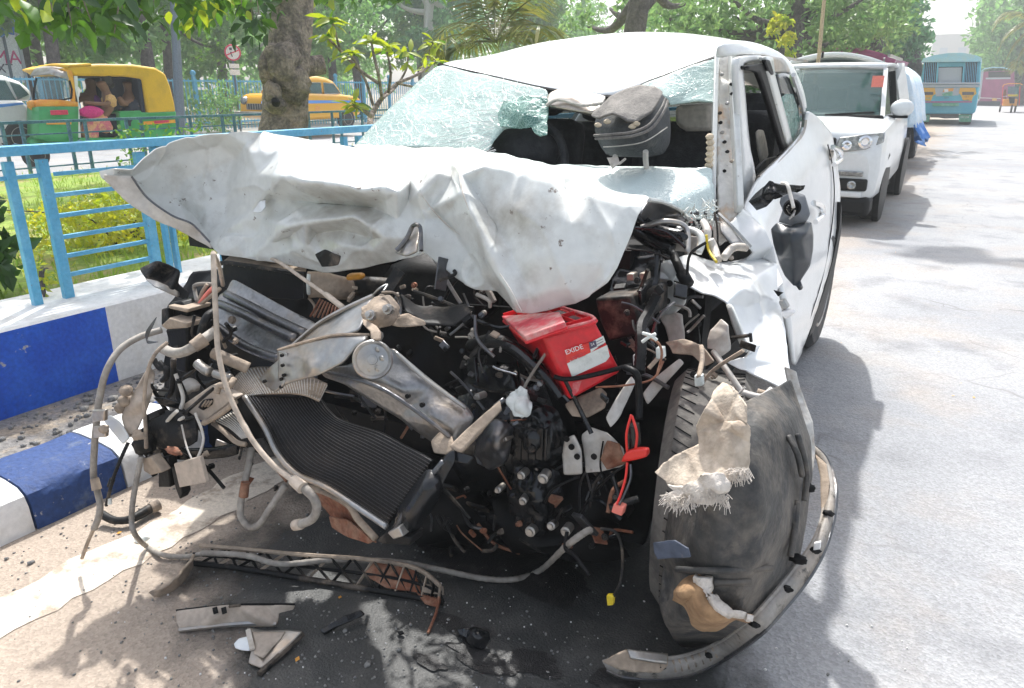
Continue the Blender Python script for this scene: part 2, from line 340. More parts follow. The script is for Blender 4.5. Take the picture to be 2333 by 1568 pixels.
M['wreck'] = pm('scuffed_white_paint', (.64, .655, .625), .34, 0, (.33, .3, .25), 4.5, .52, .78, .07, 40, .04, 30, coat=.4, col3=(.2, .165, .135), s3=30, lo3=.64, hi3=.69)
M['wreckd'] = pm('dusty_white_paint', (.6, .57, .52), .55, 0, (.42, .37, .31), 7, .45, .65, .12, 60, .1, 60, col3=(.2, .15, .11), s3=20, lo3=.68, hi3=.74)
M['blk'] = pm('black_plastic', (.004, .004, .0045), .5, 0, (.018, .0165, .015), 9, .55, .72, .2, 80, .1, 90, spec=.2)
M['blkd'] = pm('dusty_black_plastic', (.01, .01, .01), .55, 0, (.17, .135, .105), 9, .53, .72, .25, 60, .2, 80, spec=.25)
M['blkg'] = pm('glossy_black', (.004, .005, .006), .2, 0, (.02, .02, .022), 12, .5, .7, .1)
M['dust'] = pm('dust_coated', (.36, .285, .215), .9, 0, (.16, .13, .105), 8, .5, .66, .2, 60, .25, 120)
M['steel'] = pm('dusty_steel', (.34, .34, .33), .38, .75, (.46, .38, .3), 5, .45, .65, .15, 60, .1, 60)
M['steeld'] = pm('dark_steel', (.12, .122, .128), .3, .8, (.26, .22, .18), 7, .54, .72, .2, 60, .15, 80)
M['trimd'] = pm('dusty_trim', (.48, .4, .325), .8, 0, (.33, .28, .23), 7, .45, .66, .15, 60, .2, 80)
M['strip'] = pm('dusty_moulding', (.28, .26, .235), .6, 0, (.34, .29, .235), 9, .48, .66, .2, 60, .2, 80, col3=(.07, .066, .06), s3=18, lo3=.58, hi3=.66)
M['alu'] = pm('aluminium', (.42, .4, .37), .4, .8, (.3, .25, .2), 10, .5, .65, .15)
M['chrome'] = pm('chrome', (.8, .8, .8), .1, 1, None, fine=0, bump=0)
M['fin'] = pm('radiator_fin', (.006, .006, .007), .5, .2, (.035, .027, .022), 5, .52, .7, .3, 120, .4, 260)
M['rust'] = pm('rust', (.2, .07, .035), .85, 0, (.3, .16, .1), 14, .45, .6, .3, 60, .4, 80)
M['rub'] = pm('tyre_rubber', (.035, .035, .036), .75, 0, (.12, .105, .09), 6, .5, .7, .2, 60, .15, 120)
M['rubd'] = pm('dusty_rubber', (.17, .155, .135), .8, 0, (.09, .083, .075), 8, .45, .62, .2, 70, .2, 120)
M['felt'] = pm('dusty_felt', (.52, .44, .35), 1, 0, (.36, .28, .21), 9, .45, .65, .25, 50, .35, 90, col3=(.2, .16, .13), s3=16, lo3=.62, hi3=.7)
M['fluff'] = pm('white_fluff', (.66, .6, .53), 1, 0, (.42, .35, .27), 14, .5, .68, .1, 90, .5, 160)
M['liner'] = pm('scuffed_liner', (.045, .0445, .042), .6, 0, (.15, .128, .104), 9, .44, .7, .3, 40, .35, 60, col3=(.03, .03, .031), s3=14, lo3=.52, hi3=.64)
M['redb'] = pm('red_battery_plastic', (.62, .012, .02), .34, 0, (.45, .07, .06), 9, .52, .72, .15, 60, .05, 60, col3=(.3, .16, .13), s3=30, lo3=.66, hi3=.7)
M['redl'] = pm('dusty_red_plastic', (.62, .06, .08), .5, 0, (.62, .3, .27), 16, .45, .6, .15, 60)
M['redw'] = pm('red_plastic', (.7, .03, .02), .4, fine=.1)
M['pinkc'] = pm('salmon_plastic', (.75, .2, .15), .5, fine=.1)
M['yel'] = pm('yellow_plastic', (.6, .45, .02), .5)
M['amber'] = pm('amber_plastic', (.65, .3, .04), .4)
M['paper'] = pm('label_paper', (.68, .7, .66), .7, 0, (.5, .52, .48), 30, .5, .7, .06)
M['ink'] = pm('dark_ink', (.09, .08, .12), .7)
M['whitep'] = pm('white_print', (.8, .78, .76), .6, fine=.05)
M['hosed'] = pm('dusty_hose', (.34, .31, .27), .75, 0, (.2, .175, .15), 9, .45, .65, .2, 60, .2, 90)
M['hosel'] = pm('pale_cable', (.55, .46, .37), .75, 0, (.42, .35, .28), 8)
M['seat'] = pm('black_seat_cloth', (.022, .024, .028), .75, 0, (.04, .042, .046), 14, bump=.3, bscale=160)
M['head'] = pm('worn_headrest_cloth', (.05, .054, .058), .7, 0, (.11, .108, .1), 12, .5, .7, .2, 90, .3, 160)
M['headt'] = pm('dusty_headrest_cloth', (.22, .205, .185), .9, 0, (.14, .13, .12), 20, .45, .65, .2, 90, .4, 200)
M['beige'] = pm('beige_trim', (.5, .47, .42), .7)
M['rope'] = pm('foam_roll', (.62, .52, .38), .85)
M['crack'] = glassmat('shattered_glass', (.5, .64, .6), .7, .3, .15, (.8, .9, .86))
M['crackw'] = glassmat('white_shattered_glass', (.68, .78, .75), .96, .04, .35)
M['mint'] = glassmat('reflecting_windscreen', (.08, .15, .15), .55, 0, .03)
M['web'] = glassmat('crazed_glass', (.14, .3, .25), .62, .38, .25, (.62, .82, .74))
M['glass'] = glassmat('window_glass', (.02, .03, .03), .55, 0, .03)
M['tint'] = glassmat('dark_window_glass', (.01, .012, .014), .85, 0, .03)
M['screen'] = glassmat('windscreen_glass', (.12, .22, .24), .6, 0, .04)
M['beam'] = pm('dull_beam_steel', (.26, .26, .26), .34, .75, (.36, .31, .26), 7, .5, .68, .2, 80, .15, 80)
M['lamp'] = pm('lamp_glass', (.2, .21, .21), .1, .6, (.5, .51, .5), 25, .45, .65, .2, 60, .2, 60, coat=1)
M['yauto'] = pm('yellow_canvas', (.72, .42, .015), .55, 0, (.62, .36, .02), 3, fine=.06)
M['oauto'] = pm('orange_yellow_paint', (.75, .27, .012), .35, 0, (.8, .42, .03), 3, fine=.05, coat=.3)
M['gauto'] = pm('green_paint', (.025, .27, .07), .4, 0, (.04, .33, .1), 3, fine=.06, coat=.2)
M['taxi'] = pm('taxi_yellow_paint', (.8, .4, .012), .3, 0, (.82, .4, .025), 3, fine=.05, coat=.5)
M['sblue'] = pm('blue_stripe', (.1, .3, .75), .4, fine=.05)
M['busb'] = pm('sky_blue_bus_paint', (.08, .38, .5), .45, 0, (.13, .46, .56), 1.6, .4, .65, .08)
M['busl'] = pm('pale_blue_bus_paint', (.32, .6, .68), .5, 0, (.4, .6, .6), 2)
M['busy'] = pm('yellow_sign_paint', (.75, .4, .05), .5, fine=.1)
M['busg'] = pm('grey_bus_paint', (.42, .45, .48), .5, fine=.1)
M['mudg'] = pm('green_mudflap', (.12, .35, .2), .6, 0, (.2, .45, .35), 6)
M['pinkl'] = pm('pink_line', (.6, .06, .22), .5)
M['coach'] = pm('maroon_coach_paint', (.28, .03, .12), .35, 0, (.35, .05, .16), 1, fine=.06, coat=.3)
M['orange'] = pm('orange_canopy', (.8, .35, .06), .6)
M['tarp'] = pm('pale_blue_tarpaulin', (.55, .7, .82), .6, 0, (.75, .82, .86), 3, .4, .65, .1, 30, .2, 30)
M['tarpb'] = pm('blue_tarpaulin', (.04, .2, .6), .5, 0, (.25, .42, .75), 6, .5, .6, .1)
M['skin'] = pm('brown_skin', (.2, .1, .06), .55, fine=.08, bump=0)
M['hair'] = pm('black_hair', (.012, .01, .01), .5, bump=0)
M['sari'] = pm('pink_sari', (.6, .16, .2), .8, 0, (.7, .38, .2), 9, .45, .55, .15, 60)
M['pink'] = pm('magenta_cloth', (.6, .03, .2), .7)
M['tan'] = pm('yellow_blouse', (.6, .36, .15), .8)
M['navy'] = pm('dark_cloth', (.02, .025, .045), .8)
M['purple'] = pm('purple_cloth', (.2, .06, .25), .8)
M['redc'] = pm('red_shirt', (.6, .04, .06), .8)
M['lilac'] = pm('lilac_shirt', (.45, .38, .55), .8)
M['signw'] = pm('sign_white', (.72, .72, .7), .6)
M['signr'] = pm('sign_red', (.62, .04, .1), .5)
M['bill'] = pm('billboard_white', (.85, .88, .9), .6)
M['conc'] = pm('hazy_building_wall', (.55, .53, .5), .9)
M['poleg'] = pm('grey_pole', (.12, .16, .2), .6)
# ================================================================ setting
def flat(name, poly, z, mat, kind='structure', n=None):
    return mobj(name, [(p[0], p[1], z) for p in poly], [tuple(range(len(poly)))], mat, None, False, kind=kind)
flat('ground', [(-150, -40), (150, -40), (150, 300), (-150, 300)], -.06, M['ground'])
flat('road', [(-2.45, -12), (11, -12), (11, 260), (-2.45, 260)], 0, M['road'])
flat('far_road', [(-19, -12), (-10.45, -12), (-10.45, 260), (-19, 260)], 0, M['road'])
flat('footpath', [(-23, -12), (-19, -12), (-19, 200), (-23, 200)], .1, M['footpath'])
# worn kerb-side line, ragged edges
P0 = []; P1 = []
for i in range(150):
    y = -1 + i * .05; P0.append((-2.13 + .05 * mn.noise(V((y * 3, 0, 0))) + rnd(-.014, .014), y)); P1.append((-1.955 + .045 * mn.noise(V((y * 2.4, 4, 0))) + rnd(-.015, .015), y))
mobj('road_marking', [(p[0], p[1], .0024) for p in P0 + P1], [(i, i + 1, 151 + i, 150 + i) for i in range(149)], M['dust_line'], None, False, kind='structure')
# oil stains under the wreck
def stain(cx, cy, rx, ry, sd):
    P = []
    for k in range(40):
        a = 6.2832 * k / 40; r = 1 + .45 * mn.noise(V((math.cos(a) * 1.6 + sd, math.sin(a) * 1.6, sd))) + .07 * mn.noise(V((math.cos(a) * 5 + sd, math.sin(a) * 5, sd)))
        P.append((cx + rx * r * math.cos(a), cy + ry * r * math.sin(a)))
    return P
dp = flat('shade_damp_patch', [(-2.25, .4), (.15, .4), (.15, 2.5), (-2.25, 2.5)], .0012, M['shadedamp'])  # shade in front of the wreck painted on the road, mixed with damp
sd0 = thing('oil_stain', 'black oil stains soaked into the asphalt under the wrecked front', 'oil stain', (-1.0, 1.5, 0))
mb = MB()
for i, (cx, cy, rx, ry) in enumerate([(-1.0, 1.62, .36, .1), (-.95, 1.32, .1, .03), (-.85, 1.25, .1, .035), (-.72, 1.3, .07, .04), (-.62, 1.2, .09, .03), (-.78, 1.13, .06, .025), (-.95, 1.17, .05, .02), (-.52, 1.35, .06, .05), (-.68, 1.06, .05, .018), (-.58, 1.09, .03, .015)]):
    P = stain(cx, cy, rx, ry, i * 3.3); mb.add([(p[0], p[1], .0036 + .0004 * i) for p in P], [tuple(range(40))])
mb.build('stain', M['oil'], sd0, smooth=False)
# kerb: rounded blocks painted white and blue in turn
kerb = bpy.data.objects.new('kerb', None); COL.objects.link(kerb); kerb.location = (-2.55, 3, 0); BASE[kerb] = V((-2.55, 3, 0)); kerb['kind'] = 'structure'
def kerbprof(y, wob=0):
    return [V((-2.4, y, -.02)), V((-2.41, y, .085)), V((-2.425, y, .118)), V((-2.46, y, .14)), V((-2.53, y, .15)), V((-2.66, y, .15)), V((-2.71, y, .145)), V((-2.73, y, .125)), V((-2.74, y, .0))]
edges_k = [-1.2, -.3, .03, .35, .67, .985, 1.3, 1.63, 1.96, 2.3, 2.64, 3.0, 3.4, 3.8, 4.3, 5, 6, 8, 12, 20, 40, 120]
for i in range(len(edges_k) - 1):
    a, b = edges_k[i] + .004, edges_k[i + 1] - .004; rows = []
    for k in range(9):
        y = a + (b - a) * k / 8; rows.append([p + V((.006 * mn.noise(p * 6), 0, .007 * mn.noise(p * 5 + V((5, 0, 0))))) for p in kerbprof(y)])
    m = MB().grid(rows); n = 9; m.f += [tuple(range(8, -1, -1)), tuple(range(72, 81))]
    m.build('kerb_stone', M['kdark'] if i % 2 == 1 else M['kwhite'], kerb)
mobj('gravel_strip', [(-2.74, -12, .03), (-3.34, -12, .03), (-3.34, 120, .03), (-2.74, 120, .03)], [(0, 1, 2, 3)], M['gravel'], None, False, kind='structure')
mb = MB()
for i in range(900):
    y = rnd(.4, 4.2); x = rnd(-3.3, -2.78); r = rnd(.004, .016) * (1.6 if random.random() < .06 else 1); mb.blob((x, y, .03 + r * .35), (r, r * rnd(.7, 1.3), r * .7), 5, 3, .3, 4)
mb.build('gravel', M['stone'], None, kind='stuff', ang=None)
mb = MB()
for i in range(240):
    y = rnd(.5, 2.2); x = -2.76 - abs(random.gauss(0, .06)); r = rnd(.004, .014); mb.blob((x, y, .03 + r * .3), (r, r * 1.4, r * .6), 5, 3, .3, 4)
mb.build('dirt', M['dust'], None, kind='stuff', ang=None)
# parapet plinth in painted bays
wall = thing('parapet_wall', 'low masonry plinth wall in blue and white painted bays under the pale blue railing', 'wall', (-3.55, 3, 0))
ew = [-3, -1.6, 1.86, 3.7, 5.5, 7.3, 9.1, 11, 14, 20, 40, 120]
for i in range(len(ew) - 1):
    a, b = ew[i], ew[i + 1]; m = MB(); rows = []; tops = []
    for k in range(13):
        y = a + (b - a) * k / 12
        rows.append([V((-3.333 + .004 * mn.noise(V((y * 5, z * 7, 0))), y, z)) for z in (-.05, .12, .25, .36, .4)]); tops.append([V((-3.333, y, .4)), V((-3.345, y, .41)), V((-3.55, y, .413 + .003 * mn.noise(V((y * 7, 0, 0))))), V((-3.84, y, .41)), V((-3.85, y, .3))])
    m.grid(rows); o = m.build('painted_bay', M['kblue'] if i % 2 == 1 else M['kwhite'], wall)
    MB().grid(tops).build('coping', M['kwhite'], wall)
# median lawn
mobj('lawn', [(-3.85, -12, .33), (-10.45, -12, .3), (-10.45, 120, .3), (-3.85, 120, .33)], [(0, 1, 2, 3)], M['lawn'], None, False, kind='structure')
mobj('median_edge', [(-10.45, -12, .3), (-10.45, 120, .3), (-10.45, 120, -.02), (-10.45, -12, -.02)], [(0, 1, 2, 3)], M['kwhite'], None, False, kind='structure')
mb = MB()
def blade(p, h, wd_, lean):
    d = V((lean * rnd(-1, 1), lean * rnd(-1, 1), 1)) * h; s = V((rnd(-1, 1), rnd(-1, 1), 0)).normalized() * wd_
    mb.add([p - s, p + s, p + d * .6 + s * .6, p + d + V((lean * h * .3, 0, 0))], [(0, 1, 2, 3)])
for i in range(9000):
    x = -3.9 - 6.3 * random.random() ** 1.6; y = rnd(1.2, 9.5) * (1 if x > -6 else 1.15)
    blade(V((x, y, .325)), rnd(.03, .09), rnd(.003, .007), .5)
mb.build('grass', M['grass'], None, kind='stuff', smooth=False)

# ---------------------------------------------------------------- summer haze
hzm = bpy.data.materials.new('haze_air'); hzm.use_nodes = True; hzm.node_tree.nodes.remove(hzm.node_tree.nodes['Principled BSDF'])
pv = hzm.node_tree.nodes.new('ShaderNodeVolumePrincipled'); pv.inputs['Color'].default_value = (.93, .97, .97, 1); pv.inputs['Density'].default_value = .0034; pv.inputs['Anisotropy'].default_value = .1
hzm.node_tree.links.new(pv.outputs[0], hzm.node_tree.nodes['Material Output'].inputs['Volume'])
hz_ = MB().box((0, 130, 12.5), (302, 342, 27.4)).build('haze', hzm, None, smooth=False, kind='stuff')
# ---------------------------------------------------------------- near railing
rl = thing('railing', 'pale blue painted steel railing standing on the blue and white plinth wall', 'railing', (-3.6, 3, .41))
RX = -3.6
def rpost(y, w=.035, x=RX, z0=.4, z1=1.06, d=.035):
    MB().box((x, y, (z0 + z1) / 2), (d, w, z1 - z0)).build('post', M['railblue'], rl, bevel=.003)
def rrail(y0, y1, z, h=.022, d=.022, x=RX, name='rail'):
    MB().box((x, (y0 + y1) / 2, z), (d, y1 - y0, h)).build(name, M['railblue'], rl, bevel=.003)
rrail(-2, 14, 1.105, .042, .075, RX + .01, 'top_rail')
for k in range(-2, 8):
    y0 = 1.70 + k * 1.02 + (.0 if k < 1 else .03 * k)
    rpost(y0, .04); rpost(y0 + .145, .045); rrail(y0 - .862, y0 + .128, .99, .018, .018)
    if k % 2 == 0:
        for z in (.895, .80, .70, .61, .52): rrail(y0 + .168, y0 + .60, z, .02, .02)
        rpost(y0 + .62, .05)
        rpost(y0 + .70, .022, z1=1.08); rpost(y0 + .745, .022, z1=1.08)
# ---------------------------------------------------------------- far railing of the median
fr = thing('railing', 'thin slate blue railing along the far edge of the grass median', 'railing', (-10.1, 8, .3))
def fbar(a, b, w, nm): MB().bar(a, b, w).build(nm, M['fardark'], fr)
MB().box((-10.1, 18, .97), (.05, 44, .035)).build('top_rail', M['fardark'], fr)
MB().box((-10.1, 18, .82), (.02, 44, .018)).build('mid_rail', M['fardark'], fr)
MB().box((-10.1, 18, .42), (.02, 44, .018)).build('mid_rail', M['fardark'], fr)
y = 3.2; k = 0
while y < 24:
    fbar((-10.1, y, .28), (-10.1, y, .96), .035, 'post')
    if k % 2 == 0: MB().tube([(-10.1, y, .6), (-10.1, y + .11, .72), (-10.1, y + .22, .6)], .012, 5, 4).build('arch', M['fardark'], fr)
    y += .22 if k % 2 == 0 else .58; k += 1
# blue park fence across the far carriageway
pf = thing('park_fence', 'bright blue tall pointed fence along the park behind the far carriageway', 'fence', (-21, 18, .1))
y = 8.0
while y < 50:
    m = MB().bar((-21, y, .1), (-21, y, 1.75), .09); m.blob((-21, y, 1.83), .09, 6, 4, 0); m.build('post', M['railblue'], pf)
    y += 1.55
for z in (.35, 1.6): MB().box((-21, 29, z), (.04, 43, .05)).build('rail', M['railblue'], pf)
mb = MB(); y = 8.0
while y < 46: mb.bar((-21, y, .12), (-21, y, 1.66), .022); y += .14
mb.build('pickets', M['railblue'], pf, smooth=False, kind='stuff')
# ---------------------------------------------------------------- round sign on a post
X = -19.6
c = at(530, 120, ('x', X)); sg = thing('traffic_sign', 'round white prohibition sign with red rim and slash on a grey post', 'sign', (c.x, c.y, .1))
nrm = V((.8, -.6, 0)).normalized()
MB().lathe(c, nrm, [(.22, -.01), (.22, .01)], 28).build('disc', M['signw'], sg)
m = MB(); u = nrm.cross(V((0, 0, 1))).normalized()
m.tube([c + nrm * .012 + (u * math.cos(a * .2618) + V((0, 0, 1)) * math.sin(a * .2618)) * .215 for a in range(25)], .022, 6, 1); m.build('rim', M['signr'], sg)
MB().bar(c + nrm * .016 - u * -.2 - V((0, 0, .08)), c + nrm * .016 - u * .2 + V((0, 0, .08)), .03).build('slash', M['signr'], sg)
m = MB(); m.bar(c + nrm * .016 + u * .02 + V((0, 0, -.12)), c + nrm * .016 + u * .05 + V((0, 0, -.03)), .03); m.blob(c + nrm * .016 + u * .05 + V((0, 0, .0)), .025, 6, 4, 0)
m.box(c + nrm * .014 + V((0, 0, .1)) + u * .03, (.02, .13, .07)); m.build('symbol', M['ink'], sg)
MB().tube([(c.x - .03, c.y, .1), (c.x - .03, c.y, c.z + .2)], .03, 8, 1).build('post', M['poleg'], sg)
for dz, hh in ((-.38, .13), (-.56, .16)): MB().box((c.x, c.y, c.z + dz), (.025, .36, hh)).build('plate', M['signw'], sg)
# ---------------------------------------------------------------- billboard at the left edge
X = -24
b0 = at(-60, 175, ('x', X)); b1 = at(38, 85, ('x', X))
bb = thing('billboard', 'white roadside billboard with large pink letters behind the white car', 'billboard', ((b0.x), b0.y, .1))
MB().box((X, (b0.y + b1.y) / 2, (b0.z + b1.z) / 2), (.08, b1.y - b0.y, b1.z - b0.z + .3)).build('panel', M['bill'], bb, bevel=.01)
fm = MB()
for y in (b0.y, b1.y): fm.box((X + .03, y, (b1.z + .1) / 2), (.12, .08, b1.z + .4))
fm.build('frame', M['busg'], bb)
zc = at(12, 132, ('x', X + .05)); text('lettering', 'AMA', .52, M['pinkl'], bb, frame(zc + V((0, -.12, 0)), (0, 1, 0), (0, 0, 1)), .004)
zc = at(12, 157, ('x', X + .05)); text('lettering', 'XT', .34, M['ink'], bb, frame(zc + V((0, 0, 0)), (0, 1, 0), (0, 0, 1)), .004)
bs = at(6, 50, ('x', X + .3)); m = MB(); P = []
for k in range(14): r = .42 if k % 2 == 0 else .3; P.append(bs + V((0, r * math.cos(k * .4488), r * math.sin(k * .4488))))
bs2 = thing('signboard', 'dark blue star shaped sign above the billboard', 'sign', (bs.x, bs.y, .1)); m.prism(P, (-.1, 0, 0)); m.build('board', M['tarpb'], bs2, bevel=.02)
MB().tube([(bs.x - .12, bs.y, .1), (bs.x - .12, bs.y, bs.z)], .04, 6, 1).build('post', M['poleg'], bs2)
# ---------------------------------------------------------------- wheel for road vehicles
def wheel(parent, c, ax, r, w, tyre='rub', rim='alu', spokes=0, name='wheel'):
    c = V(c); ax = V(ax).normalized()
    wh = MB().lathe(c, ax, [(r * .62, -w * .5), (r * .9, -w * .52), (r, -w * .38), (r, w * .38), (r * .9, w * .52), (r * .62, w * .5)], 28).build(name, M[tyre], parent)
    m = MB().lathe(c, ax, [(r * .6, -w * .3), (r * .62, w * .51), (r * .58, w * .53), (r * .52, w * .3), (r * .2, w * .36), (r * .14, w * .48), (0.001, w * .48)], 28)
    rm = m.build('rim', M[rim], wh)
    BASE[wh] = BASE[parent]; BASE[rm] = BASE[parent]
    return wh
# ---------------------------------------------------------------- auto-rickshaw
X = -12.0; W_ = -1.25
def A(zx, zy, x=X): return at(.18889 * zx, 102.5 + .18889 * zy, ('x', x))
g0 = A(1250, 1480); au = thing('auto_rickshaw', 'yellow and green auto rickshaw with a woman riding at its open side', 'auto rickshaw', (X + W_ / 2, g0.y, 0))
roof = [(760, 290), (900, 250), (1200, 228), (1600, 235), (1880, 275), (2000, 345), (2060, 500), (2110, 700), (2128, 810), (1785, 835), (1720, 410), (1500, 380), (900, 375), (850, 330)]
MB().prism([A(*p) for p in roof], (W_, 0, 0)).build('canopy', M['yauto'], au, bevel=.05)
fr_ = [A(450, 262, X - .5), A(620, 240, X - .3), A(800, 262, X), A(800, 300, X), A(620, 290, X - .2), A(440, 300, X - .5)]
m = MB(); m.grid([[A(430, 300, X - 1.2), A(600, 255, X - .6), A(800, 285, X + .01)], [A(470, 262, X - 1.2), A(640, 236, X - .6), A(830, 250, X)], [A(900, 262, X - 1.2), A(1000, 232, X - .6), A(1100, 236, X)]]); m.build('canopy_front', M['yauto'], au, solid=.03)
MB().prism([A(*p) for p in [(1715, 815), (2128, 800), (2128, 1000), (2090, 1180), (1480, 1250), (1440, 800), (1700, 790)]], (W_, 0, 0)).build('rear_body', M['gauto'], au, bevel=.04)
MB().prism([A(zx, zy, X + .006) for zx, zy in [(1730, 925), (2120, 900), (2120, 940), (1730, 965)]], (.004, 0, 0)).build('stripe', M['oauto'], au)
MB().prism([A(zx, zy, X + .012) for zx, zy in [(1860, 915), (2035, 905), (2035, 935), (1860, 950)]], (.004, 0, 0)).build('reflector', M['signr'], au)
mobj('rear_wall', [A(1780, 400, X - .1), A(1780, 1150, X - .1), A(1780, 1150, X - 1.2), A(1780, 400, X - 1.2)], [(0, 1, 2, 3)], M['navy'], au)
MB().prism([A(960, 1120), A(1740, 1120), A(1740, 1200), A(960, 1210)], (W_, 0, 0)).build('floor', M['gauto'], au)
MB().prism([A(1380, 830, X - .1), A(1760, 830, X - .1), A(1760, 1120, X - .1), A(1380, 1120, X - .1)], (W_ + .2, 0, 0)).build('seat', M['navy'], au, bevel=.03)
MB().prism([A(1655, 395, X - .04), (A(1700, 400, X - .04)), A(1755, 830, X - .04), A(1710, 830, X - .04)], (-1.16, 0, 0)).build('shade_lining', M['navy'], au)  # dark panel over the canopy's inner face, interior shade put into its colour
MB().prism([A(1110, 385, X - 1.2), A(1715, 400, X - 1.2), A(1765, 1110, X - 1.2), A(1110, 1110, X - 1.2)], (-.02, 0, 0)).build('far_shade_panel', M['navy'], au)  # added dark panel closing the far side, stands for the shaded interior
MB().prism([A(940, 378, X - .05), A(1700, 408, X - .05), A(1700, 396, X - .05), A(940, 368, X - .05)], (-1.12, 0, 0)).build('roof_lining', M['navy'], au)
# front shell: near pillar, green apron curving round to the far side
def col(zx, zt, zb, x): return [A(zx, zt + (zb - zt) * k / 4, x) for k in range(5)]
MB().grid([col(940, 745, 1180, X + .005), col(700, 740, 1170, X - .05), col(480, 745, 1140, X - .2), col(400, 760, 1120, X - .45), col(340, 760, 1080, X - .8)]).build('front_panel', M['gauto'], au, solid=.03)
MB().grid([[A(935, 690), A(935, 748)], [A(700, 660, X - .05), A(700, 742, X - .05)], [A(480, 660, X - .2), A(480, 748, X - .2)], [A(330, 690, X - .8), A(345, 760, X - .8)]]).build('front_band', M['oauto'], au, solid=.03)
MB().grid([col(945, 930, 960, X + .012), col(700, 930, 960, X - .035), col(560, 930, 960, X - .1)]).build('stripe', M['oauto'], au, solid=.01)
MB().prism([A(*p) for p in [(775, 290), (870, 310), (945, 690), (945, 745), (880, 745), (845, 440)]], (-.06, 0, 0)).build('pillar', M['oauto'], au, bevel=.01)
MB().prism([A(*p) for p in [(895, 375), (935, 375), (975, 1120), (935, 1120)]], (-.04, 0, 0)).build('pillar', M['white'], au)
MB().grid([[A(440, 400, X - .75), A(410, 655, X - .75)], [A(620, 380, X - .3), A(600, 662, X - .3)], [A(835, 420, X - .02), A(862, 640, X - .02)]]).build('windscreen', M['screen'], au)
m = MB(); m.tube([A(440, 400, X - .74), A(410, 655, X - .74), A(600, 664, X - .29), A(862, 642, X - .01), A(838, 430, X - .01)], .015, 6, 2); m.build('screen_frame', M['blk'], au)
MB().grid([[A(360, 380, X - .8), A(420, 290, X - .8), A(520, 262, X - .8)], [A(590, 350, X - .25), A(620, 275, X - .35), A(680, 262, X - .4)], [A(830, 420, X + .05), A(800, 320, X), A(770, 285, X - .05)]]).build('sun_visor', M['alu'], au, solid=.015)
MB().box(A(715, 815, X + .02), (.03, .26, .07)).build('number_plate', M['signr'], au, bevel=.01)
MB().blob(A(400, 730, X - .5), (.06, .09, .08), 8, 6, 0).build('headlamp', M['amber'], au)
MB().grid([[A(345, 1130, X - .75), A(320, 1220, X - .75)], [A(430, 1080, X - .5), A(400, 1230, X - .45)], [A(520, 1130, X - .5), A(500, 1220, X - .5)]]).build('mudguard', M['gauto'], au, solid=.04)
wheel(au, A(430, 1330, X - .62), (1, 0, 0), .2, .1); wheel(au, A(1990, 1235, X - .12), (1, 0, 0), .21, .12)
# the riders
def sitter(name, label, cat, loc, parts, group=None):
    o = thing(name, label, cat, loc, group); return o
p0 = A(1290, 1050, X - .1); wm = thing('person', 'woman in pink patterned sari and yellow blouse riding in the auto rickshaw doorway', 'person', (p0.x, p0.y, .35))
def S(zx, zy, r, x=X - .12): q = A(zx, zy, x); return (q.x, q.y, q.z, r)
skin('body', [S(1300, 850, .11), S(1300, 740, .1), S(1290, 610, .1), S(1270, 540, .05), S(1228, 478, .1), S(1210, 430, .1), S(1330, 640, .06, X - .02), S(1300, 720, .04, X + .02), S(1120, 705, .03, X), S(1010, 690, .028, X - .05), S(1120, 870, .09), S(1030, 900, .075), S(1060, 1080, .055), S(1060, 1160, .045)],
     [(0, 1), (1, 2), (2, 3), (3, 4), (4, 5), (2, 6), (6, 7), (7, 8), (8, 9), (0, 10), (10, 11), (11, 12), (12, 13)], M['skin'], wm)
skin('blouse', [S(1320, 780, .12), S(1310, 660, .125), S(1290, 580, .1), S(1335, 640, .085, X - .01), S(1310, 715, .06, X + .02)], [(0, 1), (1, 2), (1, 3), (3, 4)], M['tan'], wm)
skin('skirt', [S(1290, 850, .15), S(1180, 900, .15), S(1060, 930, .13), S(1080, 1080, .14), S(1090, 1150, .15), S(1280, 1000, .13), S(1330, 1060, .08)], [(0, 1), (1, 2), (2, 3), (3, 4), (1, 5), (5, 6)], M['sari'], wm)
MB().blob(A(1284, 415, X - .11), (.1, .1, .11), 10, 7, .1).blob(A(1335, 480, X - .16), (.05, .06, .06), 8, 5, .1).build('hair', M['hair'], wm)
bg = A(1095, 810, X - .02); b_ = thing('cloth_bundle', 'round magenta cloth bundle on the lap of the auto rickshaw passenger', 'bundle', (bg.x, bg.y, bg.z - .1)); MB().blob(bg, (.12, .2, .09), 12, 8, .2).build('bundle', M['pink'], b_)
dk = A(1560, 1000, X - .3); d2 = thing('person', 'person in dark clothes seated behind the woman in the auto rickshaw', 'person', (dk.x, dk.y, .35))
skin('body', [S(1600, 900, .15, X - .2), S(1590, 760, .17, X - .25), S(1580, 640, .14, X - .3), S(1560, 560, .06, X - .3), S(1550, 480, .1, X - .3), S(1543, 435, .1, X - .3), S(1480, 900, .11, X - .1), S(1520, 1120, .09, X - .1), S(1480, 720, .06, X - .1), S(1430, 620, .04, X - .1)], [(0, 1), (1, 2), (2, 3), (3, 4), (4, 5), (0, 6), (6, 7), (2, 8), (8, 9)], M['skin'], d2)
skin('clothes', [S(1600, 900, .17, X - .2), S(1590, 760, .2, X - .2), S(1580, 650, .16, X - .28), S(1480, 900, .13, X - .1), S(1530, 1080, .12, X - .1)], [(0, 1), (1, 2), (0, 3), (3, 4)], M['navy'], d2)
MB().blob(A(1590, 420, X - .28), (.1, .1, .08), 10, 7, .1).build('hair', M['hair'], d2)
dr = A(1120, 600, X - .6); d3 = thing('person', 'driver of the auto rickshaw in a dark plum shirt', 'person', (dr.x, dr.y, .4))
